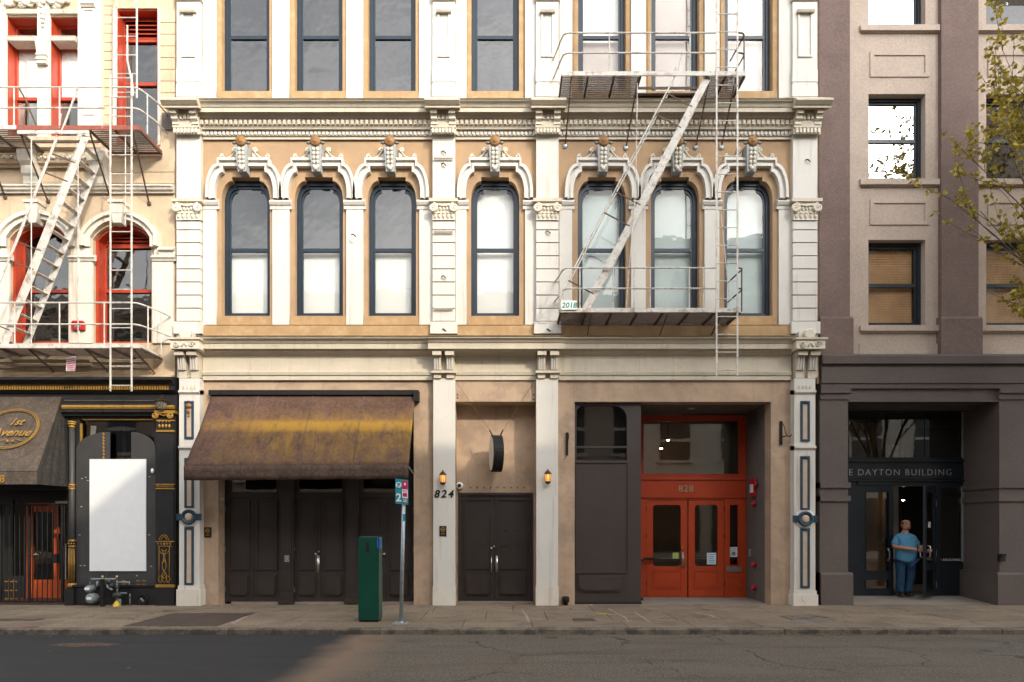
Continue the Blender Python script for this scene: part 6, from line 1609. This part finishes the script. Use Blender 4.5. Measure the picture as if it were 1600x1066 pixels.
tgl = MB().ball(P(238, 736, -.06), .045, 8, 5, (.8, .7, 1.3)).build('small_cover', M['print'], None, True); tag(tgl, 'tiny white cover fixed at the right edge of the arched boards', 'fixture')
wsc = thing('wall_light', 'small black light on the brown pier beside the man', 'light', P(1568, 872, -.06))
x, y, z = P(1566, 871, -.12); MB().box(x - .06, x + .06, y - .02, -.05, z - .09, z + .07).build('body', M['blackm'], wsc); MB().box(x - .05, x + .05, y - .06, y - .02, z + .02, z + .08).build('hood', M['blackm'], wsc)

# ------------------------------------------------------------------ gas meters before the shopfront
GM = thing('gas_meter', 'grey gas meter set with pipes and yellow base before the black shopfront', 'gas meter', (X(165), -.3, 0))
yg = -.28
def GP(px, py, dy=0): return P(px, py, yg + dy)
for px, py, rr in ((144, 935, .115), (141, 920, .085)):
    x, y, z = GP(px, py); MB().lathe([(rr*.6, -.11), (rr, -.085), (rr, .06), (rr*.75, .09), (rr*.4, .10)], (x, y, z), 16, 'y').build('meter_body', M['meter'], GM, True); MB().box(x - .05, x + .05, y - .115, y - .10, z - .02, z + .035).build('dial_plate', M['print'], GM)
pm_ = M['meter']
for pts, r_ in (([(141, 917), (141, 905), (183, 905), (183, 930)], .024), ([(152, 917), (152, 908)], .022), ([(183, 910), (202, 910), (202, 914)], .02), ([(183, 930), (183, 944)], .03), ([(168, 905), (168, 918), (176, 922)], .026), ([(203, 928), (203, 947)], .012), ([(188, 927), (198, 927)], .016), ([(175, 946), (181, 944)], .02), ([(160, 900), (160, 905)], .018), ([(182, 900), (182, 906)], .018)):
    MB().tube([GP(*p) for p in pts], r_, 8).build('pipe', pm_, GM, True)
for px, py, r_ in ((170, 909, .06), (183, 917, .045), (174, 915, .05), (183, 905, .035), (141, 905, .035), (203, 933, .03)): MB().ball(GP(px, py), r_, 9, 6).build('fitting', M['charcoal'], GM, True)
x, y, z = GP(184, 930); MB().lathe([(.055, 0), (.095, .0), (.10, .06), (.085, .09), (.03, .10)], (x, y, z - .04), 14).build('regulator', M['charcoal'], GM, True)
MB().tube([GP(186, 936), GP(186, 948)], .05, 10).build('riser', mat('grey_green_pipe', (.12, .17, .12), .6, .3, 9), GM, True)
x, y, z = GP(184, 948); MB().lathe([(.10, 0), (.07, .03), (.045, .09), (.0, .13)], (x, y - .04, .0), 10).build('yellow_base', M['yellow'], GM, True)
MB().box(X(157.5, yg - .1), X(162, yg - .1), yg - .13, yg - .06, 0, Z(905, yg - .1)).build('guard_post', M['blackm'], GM)
for px in (160, 182.5): MB().ball(GP(px, 901), .025, 8, 5).build('yellow_knob', M['yellow'], GM, True)
vn = thing('wall_vent', 'round black capped vent in the shopfront plinth', 'vent', P(223, 938, -.12)); x, y, z = P(223, 937, -.12)
MB().lathe([(.12, 0), (.12, .02), (.09, .035), (.09, .01), (0, .01)], (x, y, z), 18, 'y').build('ring', M['blackm'], vn, True); MB().bar((x - .035, y - .03, z + .035), (x + .035, y - .03, z - .035), .03, .02).build('cap_bar', M['steel'], vn)

# ------------------------------------------------------------------ street furniture
PC = thing('pay_station', 'dark green metal parking cabinet standing on the sidewalk', 'parking cabinet', (X(576, -2.68), -2.6, 0))
yk = -2.70; x0, x1 = X(559.5, yk), X(592, yk); z1 = Z(838.5, yk); b = .02
mb = MB(); mb.prism([(x0, .03), (x1, .03), (x1, z1 - b), (x1 - b, z1), (x0 + b, z1), (x0, z1 - b)], yk, yk + .34)
body = mb.build('body', M['green'], PC)
md = body.modifiers.new('edges', 'BEVEL'); md.width = .012; md.segments = 2
MB().box(x0 + .015, x1 - .015, yk + .02, yk + .32, 0, .03).build('foot', M['blackm'], PC)
r_ = rect(x0 + .03, x1 - .03, .10, z1 - .06); MB().frame(r_, inset(r_, .006), yk - .003, yk).build('door_seam', M['green'], PC)
MB().pbox(572.3, 576, 848, 862, yk - .012, yk).build('lock_cover', M['blackm'], PC)
MB().add([(x1 + .003, yk + .03, Z(857, yk)), (x1 + .003, yk + .25, Z(857, yk)), (x1 + .003, yk + .25, Z(841, yk)), (x1 + .003, yk + .03, Z(841, yk))], [(0, 1, 2, 3)]).build('side_sticker', M['bluep'], PC)
MB().add([(x1 - .035, yk - .004, Z(856, yk)), (x1 - .012, yk - .004, Z(856, yk)), (x1 - .012, yk - .004, Z(841, yk)), (x1 - .035, yk - .004, Z(841, yk))], [(0, 1, 2, 3)]).build('sticker', M['bluep'], PC)
SP = thing('parking_sign', 'teal and magenta parking sign on a leaning steel post', 'street sign', (X(627, -2.95), -2.95, 0))
ys = -2.95; MB().tube([P(626.5, 972, ys), P(631.5, 760, ys)], .034, 10).build('post', M['steel'], SP, True)
x, y, z = P(626.5, 974, ys); MB().box(x - .14, x + .14, y - .12, y + .12, .0, .02).build('base_plate', M['steel'], SP); MB().lathe([(.06, .02), (.045, .05)], (x, y, 0), 10).build('base_collar', M['steel'], SP, True)
bl = MB()
for s_, t_ in ((-1,-1),(1,-1),(1,1),(-1,1)): bl.ball((x + s_*.1, y + t_*.085, .025), .018, 6, 4)
bl.build('bolt', M['steel'], SP)
MB().pbox(629.5, 633.5, 803, 814, ys - .037, ys - .03).build('post_sticker', M['teal'], SP)
yq_ = ys - .05
rot = .12
def sgn(px0, px1, py0, py1, dy, m, nm, par):
    a, b = X(px0, yq_), X(px1, yq_); cx_ = X(628, yq_); z0, z1 = Z(py1, yq_), Z(py0, yq_)
    sh = lambda x, z: (x, yq_ + dy + (x - cx_)*rot, z - (x - cx_)*.10)
    vs = [sh(a, z0), sh(b, z0), sh(b, z1), sh(a, z1)]; vs += [(p[0], p[1] + .006, p[2]) for p in vs]
    return MB().add(vs, [(0,1,2,3),(7,6,5,4),(0,4,5,1),(1,5,6,2),(2,6,7,3),(3,7,4,0)]).build(nm, m, par)
pl_ = sgn(618, 637.8, 749, 788, 0, M['teal'], 'sign_plate', SP)
sgn(628.5, 636.8, 751, 764, -.004, M['magenta'], 'print_panel', pl_); sgn(628.5, 636.8, 764.5, 778, -.004, M['print'], 'print_panel', pl_); sgn(629.5, 636, 770, 776, -.006, M['magenta'], 'print_block', pl_); sgn(629, 636.5, 779, 786, -.004, M['greyprint'], 'print_panel', pl_)
for k in range(2): sgn(629.5, 636, 766 + k*1.8, 766.9 + k*1.8, -.006, M['magenta'], 'print_line', pl_); sgn(630, 635.8, 780.5 + k*2.5, 781.4 + k*2.5, -.006, M['print'], 'print_line', pl_)
g = MB(); x, z = X(623, yq_), Z(758, yq_); g.lathe([(.0, .0), (.052, .0), (.052, .004)], (x, yq_ - .012, z), 18, 'y').build('white_disc', M['print'], pl_)
g = MB(); text_on(g, 'P', .095, (x + .004, yq_ - .02, z - .033), depth=.002, bold=.003); text_on(g, '2', .20, (x, yq_ - .014, Z(783.5, yq_)), depth=.002, bold=.003)
o = g.build('lettering', M['print'], pl_)
g = MB(); text_on(g, 'P', .098, (x + .004, yq_ - .0225, z - .034), depth=.002, bold=.004); g.build('letter', M['teal'], pl_)
sm2 = MB().ball((X(632.5, yq_ - .02), yq_ - .012, Z(757, yq_)), .022, 8, 5, (.8, .3, 1.3)).build('emblem', M['print'], pl_)

# ------------------------------------------------------------------ the man in the doorway
def skin_mesh(name, verts, edges, root, m, levels=2, loc=(0, 0, 0)):
    me = bpy.data.meshes.new(name); me.from_pydata([v[:3] for v in verts], edges, [])
    o = bpy.data.objects.new(name, me); COL.objects.link(o)
    o.modifiers.new('skin', 'SKIN')
    for i, v in enumerate(verts):
        sv_ = me.skin_vertices[0].data[i]; sv_.radius = v[3] if isinstance(v[3], tuple) else (v[3], v[3])
    me.skin_vertices[0].data[root].use_root = True
    s = o.modifiers.new('sub', 'SUBSURF'); s.levels = levels; s.render_levels = levels
    bpy.context.view_layer.update()
    out = bpy.data.meshes.new_from_object(o.evaluated_get(bpy.context.evaluated_depsgraph_get()))
    bpy.data.objects.remove(o)
    out.polygons.foreach_set('use_smooth', [True]*len(out.polygons)); out.materials.clear(); out.materials.append(m)
    return out
MX, MY, MZ = X(1414, .95), .95, FZ - .01
MAN = thing('person', 'man in a sky blue t-shirt and jeans standing at the dark entrance holding the door', 'person', (MX, MY, MZ))
def padd(me, nm, par=None, off=(0, 0, 0)):
    o = bpy.data.objects.new(nm, me); COL.objects.link(o); o.parent = par or MAN; o.location = off; return o
# x: image right, y: away from the street (he faces -y), z up
sh_z = 1.47
handT = (.30, -.30, 1.10)
body_v = [(0, 0, .98, .09), (.0, .0, 1.2, .10), (.0, .01, 1.42, .09), (.005, .0, 1.53, .075), (.01, -.01, 1.60, .07),                 # pelvis..neck
          (-.19, .0, 1.37, .055), (-.305, -.05, 1.18, .055), (-.13, -.27, 1.15, .047), (.09, -.315, 1.12, .033),                          # right arm, across the belly
          (.19, .0, 1.37, .055), (.305, -.02, 1.19, .052), (.325, -.20, 1.10, .042), (.325, -.27, 1.09, .03),                         # left arm to the handle
          (.10, .0, .90, .10), (.12, -.01, .50, .06), (.13, .02, .10, .045), (-.09, .0, .90, .10), (-.10, -.01, .50, .06), (-.10, .02, .10, .045)]
body_e = [(0,1),(1,2),(2,3),(3,4),(2,5),(5,6),(6,7),(7,8),(2,9),(9,10),(10,11),(11,12),(0,13),(13,14),(14,15),(0,16),(16,17),(17,18)]
bodyo = padd(skin_mesh('body', body_v, body_e, 0, M['skin']), 'body')
# head shaped from rings
hd = MB(); rings = [(1.575, .045, .05, .0), (1.60, .060, .07, -.012), (1.625, .072, .086, -.015), (1.66, .079, .095, -.008), (1.70, .083, .101, .0), (1.735, .083, .103, .003), (1.765, .077, .097, .004), (1.79, .060, .078, .004), (1.803, .034, .045, .004), (1.806, .01, .014, .004)]
n = 18
for z, rx, ry, yo in rings:
    for k in range(n):
        t = 2*pi*k/n; hd.v.append((.012 + rx*cos(t), yo - .01 + ry*sin(t), z))
for i in range(len(rings) - 1):
    for k in range(n): hd.f.append((i*n+k, i*n+(k+1) % n, (i+1)*n+(k+1) % n, (i+1)*n+k))
hd.f.append(tuple(range((len(rings)-1)*n, len(rings)*n)))
hd.ball((.012, -.118, 1.672), .016, 8, 6, (.95, 1.1, 1.3)); hd.ball((.012, -.112, 1.69), .010, 6, 5, (.8, 1, 2.2))   # nose
for s_ in (-1, 1): hd.ball((.012 + s_*.084, .0, 1.69), .026, 8, 6, (.4, .8, 1.25)); hd.ball((.012 + s_*.032, -.094, 1.716), .018, 8, 5, (1.3, .5, .55))
hd.build('head', M['skin'], None)
ho = bpy.data.objects[-1] if 0 else [o for o in bpy.data.objects if o.name == 'head'][0]
ho.parent = MAN; ho.location = ho.location; ho.data.polygons.foreach_set('use_smooth', [True]*len(ho.data.polygons))
fc = MB()
for s_ in (-1, 1): fc.ball((.012 + s_*.034, -.0985, 1.703), .012, 8, 5, (1.2, .5, .6)); fc.box(.012 + s_*.034 - .02, .012 + s_*.034 + .02, -.112, -.095, 1.722, 1.729)
fc.ball((.012, -.098, 1.612), .028, 10, 6, (1.1, .5, .75)); fc.ball((.012, -.106, 1.643), .022, 8, 5, (1.3, .4, .22))      # beard and moustache
f_o = fc.build('face_hair', M['hair'], None, True); f_o.parent = ho; f_o.location = f_o.location - ho.location
mt = MB().ball((.012, -.107, 1.632), .018, 8, 5, (1.3, .4, .25)).build('lips', mat('lips', (.32, .11, .08), .5, .05, 20), None, True); mt.parent = ho; mt.location = mt.location - ho.location
hr = MB()
for i, (z, rx, ry, yo) in enumerate(rings[4:]):
    for k in range(n):
        t = 2*pi*k/n; f = sin(t); lift = .0
        zz = z + (.028 if (f < -.35 and i == 0) else 0); g_ = 1.035 if not (f < -.35 and i < 2) else .97
        hr.v.append((.012 + rx*g_*cos(t), yo - .008 + ry*g_*sin(t), zz + .004))
m_ = len(rings) - 4
for i in range(m_ - 1):
    for k in range(n): hr.f.append((i*n+k, i*n+(k+1) % n, (i+1)*n+(k+1) % n, (i+1)*n+k))
hr.f.append(tuple(range((m_-1)*n, m_*n)))
h_o = hr.build('hair', M['hair'], None, True); h_o.parent = MAN
for o_, k_ in ((ho, 1.1), (h_o, 1.1)):
    o_.scale = (k_, k_, k_); o_.location.z -= .015
# shirt, trousers, shoes
sh_v = [(0, -.02, .77, (.235, .17)), (0, -.03, .93, (.255, .185)), (0, -.05, 1.08, (.262, .20)), (0, -.03, 1.25, (.25, .18)), (0, .0, 1.39, (.18, .135)), (.005, .005, 1.52, (.10, .09)),
        (-.19, .0, 1.37, (.085, .09)), (-.285, -.03, 1.19, (.095, .09)), (.19, .0, 1.37, (.085, .09)), (.295, -.02, 1.19, (.095, .09))]
sh_e = [(0,1),(1,2),(2,3),(3,4),(4,5),(4,6),(6,7),(4,8),(8,9)]
padd(skin_mesh('t_shirt', sh_v, sh_e, 0, M['tee']), 't_shirt')
em = MB().box(.085, .125, -.178, -.170, 1.285, 1.30).build('chest_emblem', M['greentext'], None); em.parent = MAN
jn_v = [(0, -.01, .93, (.21, .16)), (.11, -.01, .82, (.13, .13)), (.13, -.03, .48, (.105, .10)), (.06, .04, .07, (.09, .085)), (-.11, -.01, .82, (.13, .13)), (-.12, -.02, .48, (.105, .10)), (-.11, .02, .07, (.095, .09))]
padd(skin_mesh('jeans', jn_v, [(0,1),(1,2),(2,3),(0,4),(4,5),(5,6)], 0, M['denim']), 'jeans')
for x_, y_, s_ in ((-.10, .02, -.06), (.055, .05, .10)):
    v_ = [(x_, y_ + .06, .045, (.04, .04)), (x_ + s_*.3, y_ - .07, .045, (.045, .04)), (x_ + s_*.8, y_ - .18, .035, (.045, .03))]
    padd(skin_mesh('shoe', v_, [(0, 1), (1, 2)], 0, M['shoe']), 'shoe')
# hands with five fingers closing on the handle
def hand(wrist, fwd, side, upv, curl, nm):
    wv, f, s_, u = Vector(wrist), Vector(fwd).normalized(), Vector(side).normalized(), Vector(upv).normalized()
    vs = [tuple(wv) + ((.026, .020),), tuple(wv + f*.05) + ((.034, .018),), tuple(wv + f*.085) + ((.036, .016),)]; es = [(0, 1), (1, 2)]
    for k, ln in enumerate((.065, .075, .07, .055)):
        b = wv + f*.085 + s_*((k - 1.5)*.020); i0 = len(vs)
        p1 = b + f*ln*.5 + u*(-.01*curl); p2 = p1 + f*ln*.35*(1 - .5*curl) - u*ln*.45*curl; p3 = p2 - u*ln*.35*curl + f*ln*.25*(1 - curl*1.4)
        vs += [tuple(b) + (.0095,), tuple(p1) + (.009,), tuple(p2) + (.0085,), tuple(p3) + (.0075,)]; es += [(2, i0), (i0, i0+1), (i0+1, i0+2), (i0+2, i0+3)]
    b = wv + f*.03 - s_*.032; i0 = len(vs)
    p1 = b - s_*.018 + f*.022 - u*.008; p2 = p1 + f*.028 - u*.015; vs += [tuple(b) + (.013,), tuple(p1) + (.0105,), tuple(p2) + (.0085,)]; es += [(0, i0), (i0, i0+1), (i0+1, i0+2)]
    o = padd(skin_mesh(nm, vs, es, 0, M['skin'], 1), nm); return o
hand((.09, -.315, 1.12), (1, -.15, -.12), (0, .1, 1), (0, 1, 0), .5, 'hand')
hand((.325, -.27, 1.09), (.1, -1, .15), (.2, 0, 1), (-1, 0, .2), .8, 'hand')

# ------------------------------------------------------------------ young maple at the kerb, right of the frame
TR = thing('maple_tree', 'young street maple with sparse yellow-green leaves at the right edge', 'tree', (11.25, -2.7, 0))
rt_ = random.Random(21); wood = MB(); leafb = MB(); twigs = []
def grow(p, d, ln, r0, depth):
    pts = [p.copy()]; rs = [r0]; n = 6
    for i in range(n):
        d = (d + Vector((rt_.uniform(-.1, .1), rt_.uniform(-.1, .1), rt_.uniform(-.02, .10)))).normalized()
        p = p + d*(ln/n); pts.append(p.copy()); rs.append(r0*(1 - .62*(i+1)/n))
    wood.tube([tuple(q) for q in pts], rs, 6 if depth < 2 else 4)
    if depth >= 3:
        for i in range(1, n + 1): twigs.append((pts[i], d, depth))
        return
    kids = (9, 8, 6)[depth] if depth < 3 else 0
    for k in range(kids):
        t = rt_.uniform(.22, 1.0) if depth else rt_.uniform(.35, 1.0)
        i = min(n - 1, int(t*n)); q = pts[i].lerp(pts[i+1], t*n - i)
        az = rt_.uniform(0, 2*pi) ; tilt = rt_.uniform(.35, .75)
        a = d.orthogonal().normalized(); b = d.cross(a)
        nd = (d*cos(tilt) + (a*cos(az) + b*sin(az))*sin(tilt) + Vector((0, 0, .22))).normalized()
        grow(q, nd, ln*rt_.uniform(.42, .62)*(1.05 - .35*t), max(.0075, rs[i]*.55), depth + 1)
base = Vector((11.25, -2.7, 0))
wood.tube([tuple(base), tuple(base + Vector((.02, 0, .9))), tuple(base + Vector((-.03, .02, 1.9))), tuple(base + Vector((0, 0, 2.9)))], [.11, .085, .075, .07], 10)
st_ = base + Vector((0, 0, 3.0))
for az, tilt, ln in ((pi, .24, 6.0), (pi + .7, .17, 6.8), (pi - .8, .18, 6.6), (0.3, .26, 6.5), (pi/2 + .3, .08, 7.2), (-pi/2, .22, 6.4), (pi + .15, .40, 3.6), (pi - .35, .32, 4.6), (pi + .4, .10, 7.0)):
    grow(st_ + Vector((0, 0, rt_.uniform(-.25, .2))), Vector((cos(az)*sin(tilt), sin(az)*sin(tilt), cos(tilt))), ln, .042, 1)
wood.build('trunk', M['bark'], TR, True)
for q, d, dp in twigs:
    if rt_.random() < .2: continue
    c = q + Vector((rt_.gauss(0, .025), rt_.gauss(0, .025), rt_.gauss(0, .025)))
    for k in range(rt_.randint(6, 11)):
        a = Vector((rt_.gauss(0, 1), rt_.gauss(0, 1), rt_.gauss(-.3, .7))).normalized(); s_ = rt_.uniform(.045, .09)
        b = a.orthogonal().normalized(); b = (b*cos(k) + a.cross(b)*sin(k)).normalized()
        o = c + a*.02
        leafb.add([tuple(o), tuple(o + a*s_*.5 + b*s_*.5), tuple(o + a*s_*1.1 + b*s_*.15), tuple(o + a*s_*1.2 - b*s_*.12), tuple(o + a*s_*.5 - b*s_*.5)], [(0, 1, 2, 3, 4)])
leafb.build('crown', M['leaf'], TR)
print('leaf faces', len(leafb.f), 'wood', len(wood.f))

# carvings and fixings too small to pick apart
STUFF = {'dentil_row', 'egg_moulding', 'bead_carving', 'gilt_dentils', 'fluting', 'leaf_carving', 'board_bolt', 'gilt_slot', 'rivet', 'carved_frieze', 'carved_garland',
         'gilt_fluting', 'gilt_bead_band', 'gilt_scallop', 'gilt_scrollwork', 'gilt_capital', 'anchor_hole', 'door_bolt', 'bolt', 'seam', 'cage', 'print', 'gold_print', 'face_hair', 'gilt_grille', 'window_lettering'}
for o in bpy.data.objects:
    if o.parent is not None and o.name.split('.')[0] in STUFF: o['kind'] = 'stuff'
